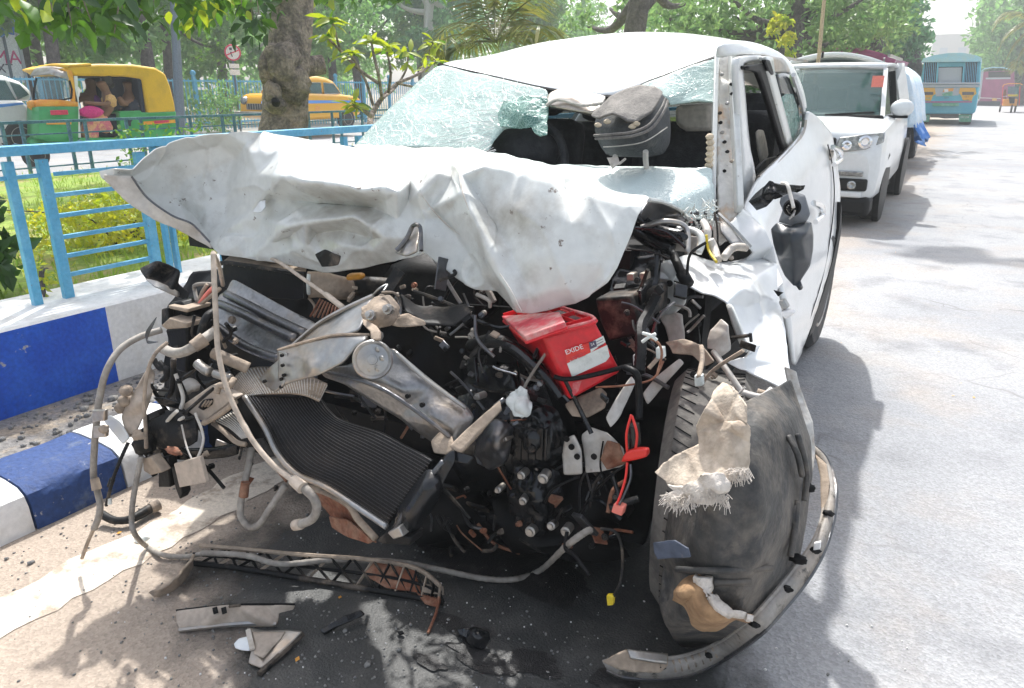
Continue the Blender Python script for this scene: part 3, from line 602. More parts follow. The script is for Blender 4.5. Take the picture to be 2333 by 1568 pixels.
skin('body', [S(1120, 800, .14, X - .6), S(1110, 640, .15, X - .6), S(1100, 520, .06, X - .6), S(1092, 445, .1, X - .6), S(1085, 400, .1, X - .6), S(1000, 640, .05, X - .5), S(930, 690, .035, X - .5)], [(0, 1), (1, 2), (2, 3), (3, 4), (1, 5), (5, 6)], M['skin'], d3)
skin('shirt', [S(1120, 800, .16, X - .6), S(1110, 640, .17, X - .6), S(1040, 620, .08, X - .55)], [(0, 1), (1, 2)], M['purple'], d3)
MB().blob(A(1135, 392, X - .58), (.1, .1, .08), 10, 7, .1).build('hair', M['hair'], d3)
# ---------------------------------------------------------------- yellow taxi
X = -16.5
def T(zx, zy, x=X): return at(484.1 + .15869 * zx, 85.4 + .15869 * zy, ('x', x))
t0 = T(1300, 1200); tx = thing('taxi', 'rounded old yellow taxi with a blue side stripe passing behind the tree trunk', 'taxi', (X - .8, t0.y, 0))
low = [(960, 900), (980, 850), (1020, 822), (1080, 805), (1320, 800), (1880, 820), (2060, 845), (2120, 870), (2140, 930), (2138, 1050), (2120, 1110), (1990, 1150), (1340, 1190), (1100, 1180), (1000, 1165), (960, 1110), (950, 1000)]
MB().prism([T(*p) for p in low], (-1.6, 0, 0)).build('body', M['taxi'], tx, bevel=.09)
up_ = [(1130, 805), (1260, 600), (1380, 560), (1500, 552), (1640, 575), (1740, 620), (1820, 720), (1880, 825)]
P = [T(*p, X - .12) for p in up_]; MB().prism(P, (-1.36, 0, 0)).build('cabin', M['taxi'], tx, bevel=.1)
for poly in ([(1350, 810), (1400, 650), (1552, 650), (1572, 812)], [(1610, 812), (1592, 650), (1735, 665), (1840, 805)], [(1190, 805), (1290, 650), (1370, 650), (1320, 805)]):
    w_ = MB().prism([T(zx, zy, X - .108) for zx, zy in poly], (.004, 0, 0)).build('window', M['screen'], tx)
    BASE[w_] = BASE[tx]; MB().tube([T(zx, zy, X - .1) for zx, zy in poly + poly[:1]], .012, 5, 1).build('window_frame', M['alu'], w_)
MB().prism([T(zx, zy, X + .004) for zx, zy in [(700, 915), (1310, 905), (2135, 905), (2135, 935), (1310, 950), (700, 950)]], (.004, 0, 0)).build('stripe', M['sblue'], tx)
fy0 = T(955, 1000).y; zt = T(955, 955).z; zb_ = T(955, 1045).z
MB().box((X - .8, fy0 - .02, (zt + zb_) / 2), (.95, .05, zt - zb_)).build('grille', M['steeld'], tx, bevel=.02)
for k in range(9): MB().box((X - .4 - k * .1, fy0 - .05, (zt + zb_) / 2), (.02, .02, zt - zb_)).build('grille_bar', M['alu'], tx)
for dx in (-.2, -1.4): MB().lathe((X + dx, fy0 + .05, zt + .07), (0, -1, 0), [(.11, -.1), (.11, .06), (.085, .1), (.001, .11)], 20).build('headlamp', M['lamp'], tx)
MB().tube([(X - 1.75, fy0 + .1, zb_ - .1), (X - 1.6, fy0 - .12, zb_ - .1), (X - .8, fy0 - .17, zb_ - .1), (X, fy0 - .12, zb_ - .1), (X + .1, fy0 + .1, zb_ - .1)], .055, 8, 4).build('bumper', M['alu'], tx)
MB().lathe(T(1510, 1030, X + .004), (1, 0, 0), [(.1, 0), (.1, .004)], 20).build('emblem', M['orange'], tx)
wheel(tx, T(1080, 1200, X - .1), (1, 0, 0), .3, .17); wheel(tx, T(1915, 1165, X - .08), (1, 0, 0), .3, .2)
pd = T(1480, 800, X - .5); td = thing('person', 'taxi driver in a red shirt at the yellow taxi window', 'person', (pd.x, pd.y, .5))
def S2(zx, zy, r, x=X - .4): q = T(zx, zy, x); return (q.x, q.y, q.z, r)
skin('body', [S2(1500, 900, .16), S2(1500, 800, .15), S2(1480, 745, .06), S2(1465, 705, .09), S2(1462, 680, .085), S2(1430, 830, .05)], [(0, 1), (1, 2), (2, 3), (3, 4), (1, 5)], M['skin'], td)
skin('shirt', [S2(1500, 900, .19), S2(1505, 805, .17), S2(1440, 830, .07)], [(0, 1), (1, 2)], M['redc'], td)
MB().blob(V(S2(1470, 675, .1)[:3]), (.1, .1, .08), 8, 6, .1).build('hair', M['hair'], td)
# ---------------------------------------------------------------- white car cut by the left edge
X = -13.2
def Q(zx, zy, x=X): return at(.18889 * zx, 102.5 + .18889 * zy, ('x', x))
wc = thing('car', 'white car with a blue waist stripe cut off by the frame behind the auto rickshaw', 'car', (X - .8, Q(-300, 1200).y, 0))
MB().prism([Q(*p) for p in [(-1500, 700), (0, 670), (280, 665), (350, 740), (360, 900), (340, 1130), (200, 1180), (-900, 1230), (-1500, 1240)]], (-1.65, 0, 0)).build('body', M['white'], wc, bevel=.08)
MB().prism([Q(*p, X - .12) for p in [(-1200, 690), (-1000, 400), (-500, 350), (60, 370), (250, 440), (390, 540), (400, 680)]], (-1.4, 0, 0)).build('cabin', M['white'], wc, bevel=.08)
for poly in ([(-900, 675), (-800, 420), (-330, 400), (-260, 675)], [(-220, 675), (-250, 405), (60, 430), (190, 665)], [(215, 660), (110, 440), (240, 480), (350, 600)]):
    MB().prism([Q(zx, zy, X - .112) for zx, zy in poly], (.006, 0, 0)).build('window', M['screen'], wc)
MB().prism([Q(zx, zy, X + .004) for zx, zy in [(-1500, 745), (0, 715), (270, 695), (300, 715), (0, 755), (-1500, 790)]], (.005, 0, 0)).build('stripe', M['sblue'], wc)
MB().prism([Q(zx, zy, X - .02) for zx, zy in [(350, 740), (385, 760), (375, 900), (352, 880)]], (-.3, 0, 0)).build('tail_lamp', M['signr'], wc)
wheel(wc, Q(235, 1115, X - .07), (1, 0, 0), .27, .17); wheel(wc, Q(-1100, 1190, X - .07), (1, 0, 0), .27, .17)
# ---------------------------------------------------------------- bus seen from behind
Y = 35.6
def B(zx, zy, y=Y): return at(2050.5 + .12353 * zx, 102.5 + .12353 * zy, y)
def bpoly(nm, P, mat, par, y=Y, dep=.02, bevel=0): return MB().prism([B(p[0], p[1], y) for p in P], (0, dep, 0)).build(nm, M[mat], par, bevel=bevel)
c = B(850, 1450); bu = thing('bus', 'sky blue painted city bus with yellow rear panels driving away down the road', 'bus', (c.x, Y + 3, 0))
bpoly('body', [(325, 740), (1465, 740), (1440, 900), (1390, 1240), (1330, 1275), (310, 1275), (300, 1000)], 'busb', bu, Y, 6.5, .05)
bpoly('upper_body', [(440, 320), (1495, 300), (1470, 745), (400, 745), (370, 700)], 'busb', bu, Y + .25, 6.2, .05)
m = MB(); rows = []
for dy, sc in ((-.05, 1), (.6, 1.0), (6.4, 1.0)):
    rows.append([B(zx, zy, Y) + V((0, dy, 0)) for zx, zy in [(395, 320), (430, 250), (640, 190), (900, 150), (1150, 145), (1420, 195), (1510, 240), (1500, 310)]])
n = 8; m.grid(rows); m.f += [tuple(range(7, -1, -1))]; m.build('roof', M['busl'], bu)
wf = bpoly('rear_window', [(455, 325), (1440, 320), (1400, 700), (425, 705)], 'tint', bu, Y + .2, .04); BASE[wf] = BASE[bu]
bpoly('window_panel', [(715, 325), (1190, 322), (1160, 400), (715, 405)], 'busb', bu, Y + .14, .05)
bpoly('window_board', [(705, 420), (1140, 415), (1130, 695), (705, 695)], 'busg', bu, Y + .17, .03)
for zx0, zx1, n in ((455, 690, 8), (1215, 1430, 8)):
    for k in range(n):
        zx = zx0 + (zx1 - zx0) * k / (n - 1); MB().bar(B(zx, 322, Y + .12), B(zx - 25, 702, Y + .12), .02).build('window_bar', M['railblue'], bu)
for zx in (700, 1185): MB().bar(B(zx, 322, Y + .1), B(zx - 25, 702, Y + .1), .06).build('window_post', M['busb'], bu)
bpoly('ledge', [(395, 695), (1475, 690), (1475, 725), (395, 730)], 'busg', bu, Y - .1, .3, .02)
bpoly('waist_panel', [(330, 735), (1465, 735), (1465, 780), (330, 785)], 'busg', bu, Y - .06, .06)
for zx0, zx1 in ((350, 640), (1105, 1390)):
    bpoly('sign_panel', [(zx0, 790), (zx1, 790), (zx1 + 20, 900), (zx1 - 40, 945), (zx1 - 70, 1030), (zx0 + 55, 1020), (zx0 + 20, 930), (zx0 - 20, 890)], 'busy', bu, Y - .03, .03)
    bpoly('tail_lamp', [(zx0 + 40, 868), (zx1 - 25, 868), (zx1 - 30, 922), (zx0 + 45, 925)], 'steeld', bu, Y - .05, .02)
text('lettering', 'OCOR', .085, M['mudg'], bu, frame(B(490, 985, Y - .035), (1, 0, 0), (0, 0, 1)), .003)
text('lettering', 'WB 19', .06, M['ink'], bu, frame(B(1230, 960, Y - .035), (1, 0, 0), (0, 0, 1)), .003)
text('lettering', '1654', .06, M['ink'], bu, frame(B(1240, 1015, Y - .035), (1, 0, 0), (0, 0, 1)), .003)
text('lettering', '2023', .085, M['ink'], bu, frame(B(855, 975, Y - .035), (1, 0, 0), (0, 0, 1)), .003)
bpoly('painted_band', [(640, 790), (1100, 790), (1080, 930), (660, 950)], 'busg', bu, Y - .02, .02)
bpoly('painted_swoosh', [(770, 900), (960, 860), (980, 880), (960, 940), (790, 945)], 'mudg', bu, Y - .03, .01)
bpoly('painted_swoosh', [(780, 870), (820, 810), (990, 795), (980, 850)], 'orange', bu, Y - .03, .01)
bpoly('painted_swoosh', [(815, 815), (890, 815), (890, 870), (820, 870)], 'whitep', bu, Y - .036, .01)
bpoly('line', [(310, 1045), (1330, 1042), (1330, 1060), (310, 1063)], 'pinkl', bu, Y - .03, .02)
bpoly('bumper', [(600, 1075), (1085, 1075), (1085, 1130), (600, 1130)], 'mudg', bu, Y - .12, .15, .01)
bpoly('underside', [(560, 1200), (1085, 1200), (1085, 1350), (830, 1360), (700, 1340), (560, 1340)], 'steeld', bu, Y + .4, .3)
for zx0, zx1 in ((310, 550), (1085, 1320)):
    mf = bpoly('mudflap', [(zx0, 1285), (zx1, 1285), (zx1 - 15, 1420), (zx0 + 5, 1420)], 'mudg', bu, Y + .1, .02); BASE[mf] = BASE[bu]
    text('lettering', 'OCOR', .1, M['whitep'], mf, frame(B((zx0 + zx1) / 2 - 5, 1335, Y + .09), (1, 0, 0), (0, 0, 1)), .003)
    q = B((zx0 + zx1) / 2, 1400, Y + .6); wheel(bu, (q.x, q.y, .4), (1, 0, 0), .4, .4)
# ---------------------------------------------------------------- maroon coach
Y = 78.0
c = B(1750, 1140, Y); co = thing('coach', 'maroon coach seen from behind beyond the sky blue bus', 'coach', (c.x, Y + 4, 0))
bpoly('body', [(1500, 600), (1540, 490), (2110, 470), (2120, 900), (1880, 1060), (1850, 1140), (1410, 1130), (1470, 950)], 'coach', co, Y, 9, .1)
bpoly('side_panel', [(1500, 480), (1545, 480), (1480, 1000), (1450, 1050)], 'busg', co, Y - .05, .2)
m = MB(); m.grid([[B(zx, zy, Y + dy) for zx, zy in [(1500, 490), (1560, 440), (1700, 415), (1900, 420), (2000, 445), (2115, 465)]] for dy in (-.1, .5, 9)]); m.build('roof', M['busl'], co, solid=.1)
bpoly('rear_window', [(1630, 500), (2040, 490), (2040, 595), (1630, 600)], 'tint', co, Y - .06, .05)
bpoly('lower_panel', [(1440, 1040), (1850, 1040), (1840, 1145), (1420, 1130)], 'navy', co, Y - .08, .1)
bpoly('trim_line', [(1580, 605), (2040, 600), (2040, 630), (1580, 635)], 'busg', co, Y - .07, .05)
bpoly('trim_line', [(1480, 970), (1860, 985), (1860, 995), (1480, 982)], 'whitep', co, Y - .07, .05)
bpoly('number_plate', [(1700, 985), (1785, 985), (1785, 1030), (1700, 1030)], 'busy', co, Y - .1, .03)
for zx in (1500, 1780): q = B(zx, 1100, Y + .7); wheel(co, (q.x, q.y, .5), (1, 0, 0), .5, .3)
# ---------------------------------------------------------------- cycle rickshaw
Y = 56.0
c = B(2020, 1240, Y); er = thing('electric_rickshaw', 'small orange topped rickshaw coming toward the camera beside the maroon coach', 'rickshaw', (c.x, Y + .6, 0))
MB().grid([[B(zx, zy, Y + dy) for zx, zy in [(1890, 770), (1920, 735), (2000, 715), (2220, 715), (2260, 740)]] for dy in (-.1, .3, 1.7)]).build('canopy', M['orange'], er, solid=.05)
for zx in (1900, 2215):
    for dy in (0, 1.6): MB().bar(B(zx, 760, Y + dy), B(zx - 20, 1120, Y + dy), .035).build('post', M['redw'], er)
bpoly('windscreen', [(1990, 765), (2190, 765), (2180, 905), (1985, 900)], 'screen', er, Y, .02)
bpoly('front_panel', [(1985, 915), (2180, 915), (2170, 950), (1990, 950)], 'yel', er, Y - .05, .06)
bpoly('body', [(1900, 1000), (2170, 1000), (2150, 1130), (1890, 1130)], 'orange', er, Y + .1, 1.5, .03)
bpoly('headlamp_cowl', [(2010, 965), (2120, 965), (2110, 1080), (2020, 1080)], 'blk', er, Y - .1, .2, .02)
for zx in (2060,): q = B(zx, 1160, Y); wheel(er, (q.x, q.y, .22), (1, 0, 0), .22, .1)
for zx in (1850, 2130): q = B(zx, 1160, Y + 1.4); wheel(er, (q.x, q.y, .22), (1, 0, 0), .22, .1)
q = B(1930, 1000, Y + .5); ps = thing('person', 'passenger in a lilac shirt seated in the orange topped rickshaw', 'person', (q.x, q.y, .4))
def S3(zx, zy, r, y): v = B(zx, zy, y); return (v.x, v.y, v.z, r)
skin('body', [S3(1925, 1000, .13, Y + .5), S3(1930, 900, .14, Y + .5), S3(1935, 850, .05, Y + .5), S3(1938, 815, .08, Y + .5), S3(1915, 1090, .08, Y + .2)], [(0, 1), (1, 2), (2, 3), (0, 4)], M['skin'], ps)
skin('shirt', [S3(1925, 1000, .16, Y + .5), S3(1930, 900, .16, Y + .5)], [(0, 1)], M['lilac'], ps)
# walkers beyond the parked cars
for zx, mt, lb in ((150, 'purple', 'distant person in purple walking by the road left of the blue bus'), (235, 'whitep', 'distant person in pale clothes walking left of the blue bus')):
    Y = 38; q = B(zx, 1050, Y); pw = thing('person', lb, 'person', (q.x, q.y, 0))
    def S4(dx, z, r): return (q.x + dx, q.y, z, r)
    skin('body', [S4(0, .9, .12), S4(0, 1.3, .15), S4(0, 1.45, .05), S4(0, 1.6, .09), S4(.09, .45, .07), S4(.1, .05, .05), S4(-.09, .45, .07), S4(-.1, .05, .05), S4(.2, 1.1, .05), S4(-.2, 1.1, .05)], [(0, 1), (1, 2), (2, 3), (0, 4), (4, 5), (0, 6), (6, 7), (1, 8), (1, 9)], M['skin'], pw)
    skin('clothes', [S4(0, .85, .16), S4(0, 1.3, .18), S4(.09, .5, .1), S4(-.09, .5, .1), S4(.2, 1.15, .07), S4(-.2, 1.15, .07)], [(0, 1), (0, 2), (0, 3), (1, 4), (1, 5)], M[mt], pw)
    MB().blob((q.x, q.y, 1.66), .09, 8, 5, 0).build('hair', M['hair'], pw)
# ---------------------------------------------------------------- parked white suv behind the wreck
def lerp_pts(l, t):
    for i in range(len(l) - 1):
        if t <= l[i + 1][0]: u = (t - l[i][0]) / (l[i + 1][0] - l[i][0]); return [a + (b - a) * u for a, b in zip(l[i][1:], l[i + 1][1:])]
    return list(l[-1][1:])
def carbody(root, x0, y0, prof, mat, hw, n=26):
    """prof: (y, z_top, z_bottom, half width)"""
    rows = []; Ys = [prof[0][0] + (prof[-1][0] - prof[0][0]) * k / n for k in range(n + 1)]
    Ys = sorted(set(Ys + [p[0] for p in prof]))
    for y in Ys:
        zt, zb, w = lerp_pts(prof, y)
        half = [(w * .9, zb), (w * .98, zb + .08), (w * 1.0, zb + (zt - zb) * .45), (w * .985, zb + (zt - zb) * .75), (w * .95, zt - .035), (w * .86, zt), (w * .4, zt + .02)]
        rows.append([V((x0 + a, y0 + y, z)) for a, z in half] + [V((x0 - a, y0 + y, z)) for a, z in reversed(half)])
    m = MB().grid(rows); k = len(rows[0]); m.f += [tuple(range(k)), tuple(reversed(range((len(rows) - 1) * k, len(rows) * k)))]
    return m.build('body', mat, root, ang=.9)
YS = 8.35; XS = -1.6; HW = .87
sv = thing('parked_suv', 'clean white compact suv parked nose to the camera behind the wreck', 'car', (XS, YS + 1.9, 0))
carbody(sv, XS, YS, [(0, .74, .30, .76), (.03, .9, .27, .8), (.1, .965, .26, .84), (.3, 1.0, .26, .865), (.9, 1.05, .28, .87), (1.15, 1.08, .3, .87), (2.4, 1.08, .3, .85), (3.6, 1.08, .3, .8), (3.8, 1.0, .34, .72)], M['white'], HW)
def cabin(root, x0, y0, yb0, yt0, yt1, yb1, zb, zt, wb, wt, mat, glassm, ws=None):
    rows = [[V((x0 + s * w, y0 + y, z)) for s, w in ((-1, w_), (-.5, w_), (.5, w_), (1, w_))] for y, z, w_ in ((yt0 - .02, zt - .03, wt), (yt0 + .15, zt, wt), (yt0 * .4 + yt1 * .6, zt + .03, wt), (yt1, zt, wt), (yt1 + .1, zt - .06, wt))]
    for r in rows: r[1].z += .02; r[2].z += .02
    MB().grid(rows).build('roof', mat, root, solid=.03)
    def c_(s, top, y): return V((x0 + s * (wt if top else wb), y0 + y, zt - .05 if top else zb))
    for s in (-1, 1):
        MB().bar(c_(s, 0, yb0), c_(s, 1, yt0), .045, .05).build('pillar', mat, root)
        ym = (yt0 + yt1) / 2; MB().bar(c_(s, 0, ym), c_(s, 1, ym), .04, .06).build('pillar', M['blk'], root)
        MB().bar(c_(s, 0, yb1 - .1), c_(s, 1, yt1 - .25), .09, .3).build('pillar', mat, root)
        MB().grid([[c_(s * .99, 0, yb0 + .05), c_(s * .985, 1, yt0 + .05)], [c_(s * .99, 0, yb1), c_(s * .985, 1, yt1)]]).build('side_window', glassm, root)
    a, b, c2, d = c_(-.96, 0, yb0), c_(.96, 0, yb0), c_(.96, 1, yt0), c_(-.96, 1, yt0)
    mid0 = (a + b) / 2 + V((0, -.06, 0)); mid1 = (c2 + d) / 2 + V((0, -.06, .01))
    MB().grid([[a, mid0, b], [d, mid1, c2]]).build('windscreen', ws or M['screen'], root)
    MB().grid([[c_(-.95, 0, yb1), c_(.95, 0, yb1)], [c_(-.95, 1, yt1), c_(.95, 1, yt1)]]).build('rear_window', glassm, root)
    return a, b, c2, d
cabin(sv, XS, YS, .95, 1.55, 3.2, 3.6, 1.06, 1.62, .71, .61, M['white'], M['tint'], M['mint'])
MB().box((XS, YS + 2.3, 1.0), (1.4, 2.2, .15)).build('interior', M['blk'], sv)
for k, dx in enumerate((-.38, .38)): MB().box((XS + dx, YS + 2.1, 1.2), (.42, .14, .45)).build('seat', M['seat'], sv, bevel=.05)
MB().box((XS, YS + 2.85, 1.18), (1.2, .12, .4)).build('seat', M['seat'], sv, bevel=.05)
MB().box((XS, YS + 1.05, 1.06), (1.45, .25, .06)).build('dashboard', M['blk'], sv, bevel=.02)
for dx in (-.32, .34): MB().bar((XS + dx - .22, YS + .94, 1.085), (XS + dx + .28, YS + .99, 1.12), .025, .02).build('wiper', M['blk'], sv)
fy = YS - .012
MB().box((XS, YS - .0, .82), (.82, .08, .15)).build('grille', M['blk'], sv, bevel=.02)
for dz in (.79, .835, .88): MB().box((XS, YS - .042, dz), (.76, .012, .014)).build('grille_bar', M['steeld'], sv)
for s in (-1, 1):
    hp = [V((XS + s * a, YS + b, z)) for a, b, z in ((.40, -.03, .74), (.70, -.01, .79), (.845, .08, .86), (.835, .12, .955), (.68, .01, .935), (.44, -.025, .9))]
    hl = MB().prism(hp, (0, .1, 0)).build('headlamp', M['lamp'], sv, bevel=.012); BASE[hl] = BASE[sv]
    MB().lathe((XS + s * .68, YS - .0, .862), (s * .25, -1, 0), [(.062, -.02), (.065, .02), (.045, .028), (.03, 0), (.001, 0)], 18).build('projector', M['chrome'], hl)
    MB().lathe((XS + s * .52, YS - .03, .825), (s * .1, -1, 0), [(.045, -.02), (.048, .015), (.03, .02), (.001, 0)], 16).build('projector', M['chrome'], hl)
    MB().box((XS + s * .58, YS + .008, .55), (.26, .08, .05)).build('marker_lamp', M['lamp'], sv, bevel=.01)
    MB().box((XS + s * .53, YS + .0, .44), (.46, .09, .12)).build('fog_slot', M['blk'], sv, bevel=.02)
    MB().lathe((XS + s * .62, YS - .05, .44), (0, -1, 0), [(.04, 0), (.043, .012), (.03, .015), (.001, .004)], 16).build('fog_lamp', M['lamp'], sv)
    MB().box((XS + s * .5, YS + .005, .345), (.44, .1, .06)).build('skid_plate', M['white'], sv, bevel=.015)
    mr = MB().blob((XS + s * .87, YS + 1.2, 1.16), (.12, .08, .095), 14, 9, 0).build('mirror', M['white'], sv); BASE[mr] = BASE[sv]
    MB().box((XS + s * .84, YS + 1.2, 1.07), (.2, .1, .03)).build('mirror_base', M['blk'], mr, bevel=.01)
    for yy in (YS + .72, YS + 3.2):
        MB().lathe((XS + s * .8, yy, .36), (s, 0, 0), [(.385, 0), (.385, .06), (.33, .065)], 28).build('wheel_arch', M['blk'], sv)
        wheel(sv, (XS + s * .755, yy, .325), (s, 0, 0), .325, .2)
MB().box((XS, YS + .15, .22), (1.62, .34, .2)).build('lower_bumper', M['blk'], sv, bevel=.05)
MB().box((XS, YS + 1.9, .24), (1.5, 3.2, .12)).build('underbody', M['blk'], sv)
MB().box((XS, YS - .01, .46), (.66, .08, .2)).build('lower_grille', M['blk'], sv, bevel=.02)
MB().box((XS, YS - .02, .62), (.5, .015, .11)).build('number_plate', M['paper'], sv)
MB().box((XS + .58, YS + 1.24, 1.44), (.12, .008, .12)).build('sticker', M['pinkc'], sv)
MB().box((XS - .1, YS + 1.62, 1.74), (.02, .05, .06)).build('aerial', M['blk'], sv)
for s in (-1, 1): MB().box((XS + s * .6, YS + 2.6, 1.73), (.03, 1.6, .03)).build('roof_rail', M['steel'], sv)
# ---------------------------------------------------------------- car with raised hatch and its tarpaulin, further on
YH = 13.2; XH = -2.02
hc = thing('hatchback', 'white car with its rear hatch raised high behind the parked suv', 'car', (XH, YH + 1.8, 0))
carbody(hc, XH, YH, [(0, .85, .3, .74), (.1, 1.0, .25, .8), (.5, 1.05, .25, .84), (3.0, 1.02, .26, .84), (3.8, .8, .3, .74)], M['white'], .84)
cabin(hc, XH, YH, .05, .3, 2.0, 2.7, 1.02, 1.58, .78, .64, M['white'], M['tint'])
rows = []
for v in range(6):
    t = v / 5; y = YH + .25 - .75 * t; r = []
    for k in range(13):
        a = -1 + k / 6; r.append(V((XH + a * (.84 - .06 * t), y + .06 * a * a, 1.58 + .29 * math.sin(t * 1.35) - .2 * a * a * (1 - .1 * t))))
    rows.append(r)
ht = MB().grid(rows).build('hatch', M['white'], hc, solid=.05); BASE[ht] = BASE[hc]
MB().grid([[p + V((0, -.02, -.05)) for p in r[1:-1]] for r in rows[3:5]]).build('hatch_window', M['tint'], ht)
for s in (-1, 1):
    for yy in (YH + .7, YH + 3.1): wheel(hc, (XH + s * .76, yy, .32), (s, 0, 0), .32, .2)
for s in (-1, 1): MB().bar((XH + s * .66, YH + .1, 1.2), (XH + s * .68, YH - .2, 1.8), .025).build('gas_strut', M['steeld'], hc)
# tarpaulin draped over a third vehicle
cv = thing('covered_car', 'vehicle parked under a pale blue tarpaulin with a bright blue hem and dark tyre', 'car', (-2.1, 17.0, 0))
rows = []
for j in range(15):
    u = j / 14; r = []
    for k in range(20):
        y = 15.3 + 3.0 * k / 19; 
        prof = [(-2.7, 1.2), (-2.55, 1.75), (-2.0, 1.84), (-1.45, 1.78), (-1.13, 1.55), (-1.02, 1.1), (-.94, .75)]
        f = u * 6; i = min(int(f), 5); a, b = prof[i], prof[i + 1]; x = a[0] + (b[0] - a[0]) * (f - i); z = a[1] + (b[1] - a[1]) * (f - i)
        w_ = .05 * math.sin(y * 9 + u * 3) * u + .04 * mn.noise(V((x * 3, y * 3, z * 3))); r.append(V((x + w_, y, z + .03 * mn.noise(V((x * 2, y * 2, 7))))))
    rows.append(r)
MB().grid(rows).build('tarpaulin', M['tarp'], cv, solid=.01)
fr0 = [r[0] for r in rows]; rw = [[p + V((.02 * math.sin(i * 1.7 + t * 4) * t, -.06 * t + .03 * math.sin(i * 2.1) * t, -(p.z - .72) * t)) for i, p in enumerate(fr0)] for t in (0, .25, .5, .75, 1)]
MB().grid(rw).build('tarpaulin_front', M['tarp'], cv, solid=.01)
rows = []
for j in range(6):
    u = j / 5; rows.append([V((-.94 + .14 * u + (.06 + .1 * u) * math.sin(k * 1.3 + u) * .6, 15.25 + 1.7 * k / 19, .76 - .32 * u + .06 * math.sin(k * .9))) for k in range(20)])
MB().grid(rows).build('tarpaulin_hem', M['tarpb'], cv, solid=.01)
MB().box((-1.9, 16.9, .75), (1.5, 3.0, .9)).build('body', M['busg'], cv, bevel=.1)
for xx, yy in ((-1.1, 15.6), (-1.1, 17.9), (-2.9, 15.6), (-2.9, 17.9)): wheel(cv, (xx, yy, .36), (1, 0, 0), .36, .22)
# ---------------------------------------------------------------- trees
def leaves(mb, c, r, n, size, droop=0, clumps=None, asp=.5):
    c = V(c); r = V(r) if not isinstance(r, (int, float)) else V((r, r, r)); k = clumps or max(4, n // 28); cl = []
    for _ in range(k):
        d = rdir() * (random.random() ** .4); cl.append((V((c.x + d.x * r.x, c.y + d.y * r.y, c.z + d.z * r.z)), rnd(.18, .34)))
    for i in range(n):
        p, q = cl[i % k]; d = rdir() * q * (random.random() ** .5); p = p + V((d.x * r.x, d.y * r.y, d.z * r.z))
        a = rdir(); a.z -= droop; a.normalize(); b = a.cross(rdir()).normalized(); s = size * rnd(.6, 1.3)
        m = p + a * s * .5 + a.cross(b) * s * .12
        mb.v += [p, m + b * s * asp * .5, p + a * s, m - b * s * asp * .5]; j = len(mb.v) - 4; mb.f.append([j, j + 1, j + 2, j + 3])
def tree(name, label, base, r0, top, crowns, leafm, lsize, dens=900, bark='barkd', group='trees along the park behind the far carriageway', limbs=True, lean=(0, 0), droop=.3, asp=.5):
    """crowns: (centre, radius)"""
    t = thing(name, label, 'tree', base, group); b = V(base); top = V(top)
    m = MB(); mid = (b + top) / 2 + V((rnd(-.2, .2), rnd(-.2, .2), 0)); m.tube([b - V((0, 0, .2)), b + (mid - b) * .3, mid, top], [r0 * 1.25, r0, r0 * .85, r0 * .6], 10, 5)
    if limbs:
        for c, r in crowns: cc = V(c); s = top + (b - top) * rnd(.0, .25); m.tube([s, (s + cc) / 2 + V((0, 0, -.15 * (cc - s).length)), cc], [r0 * .5, r0 * .3, r0 * .1], 6, 4)
    m.build('trunk', M[bark], t, ang=None)
    if crowns:
        m = MB()
        for c, r in crowns:
            rr = (r if isinstance(r, (int, float)) else (r[0] * r[1] * r[2]) ** (1 / 3)); leaves(m, c, r, int(dens * min(2.2, max(.5, rr * rr * .5))), lsize, droop, None, asp)
        m.build('crown', leafm, t, smooth=False)
    return t
# leaf shape for the leaves that can be told apart
def leafmesh(name, L, W, mat, bend=.25):
    rows = []
    for k, (t, w) in enumerate(((0, .06), (.18, .55), (.45, 1), (.75, .72), (1, .02))):
        z = -bend * L * t * t; rows.append([V((-W * w / 2, t * L, z + W * .14 * w)), V((0, t * L, z)), V((W * w / 2, t * L, z + W * .14 * w))])
    m = MB().grid(rows); me = bpy.data.meshes.new(name); me.from_pydata(m.v, [], m.f); me.materials.append(mat); me.shade_smooth(); return me
def put_leaf(me, p, d, parent, sc=1):
    o = bpy.data.objects.new('leaf', me); COL.objects.link(o); o.parent = parent
    q = V(d).normalized().to_track_quat('Y', 'Z'); o.location = V(p) - BASE[parent]; o.rotation_euler = q.to_euler(); o.rotation_euler.rotate_axis('Y', rnd(-.9, .9)); o.scale = (sc, sc, sc); return o
# near tree on the median
nb = V((-6, 5.42, .3)); nt = thing('roadside_tree', 'thick brown trunk with a sawn limb stub and burls behind the pale blue railing', 'tree', nb)
axis = [at(x, y, ('x', -6)) for x, y in ((645, 420), (646, 330), (650, 262), (652, 205), (655, 150), (662, 90), (668, 20), (672, -120), (676, -300), (690, -520))]
rad = [.26, .24, .225, .22, .225, .21, .2, .19, .19, .18]
m = MB(); m.tube([nb - V((0, 0, .1))] + axis, [.33] + rad, 22, 7)
for p in m.v:
    d = p * 1.0; n_ = V((p.x + 6, p.y - 5.5, 0)); n_ = n_.normalized() if n_.length > .01 else V((1, 0, 0))
    p += n_ * (.035 * mn.noise(d * V((5, 5, 2.2)) if False else V((d.x * 5, d.y * 5, d.z * 2.2))) + .015 * mn.noise(d * 16))
m.build('trunk', M['bark'], nt, ang=None)
def burl(x, y, X, r, sq=1): MB().blob(at(x, y, ('x', X)), (r, r, r * sq), 14, 10, .35, 5).build('burl', M['bark'], nt, ang=None)
burl(640, 150, -5.82, .17, 1.2); burl(605, 163, -5.9, .07, 1.8); burl(628, 240, -5.8, .1, .8); burl(668, 190, -5.78, .15, 1.3); burl(655, 128, -5.8, .13); burl(622, 215, -5.8, .08, 1.5)
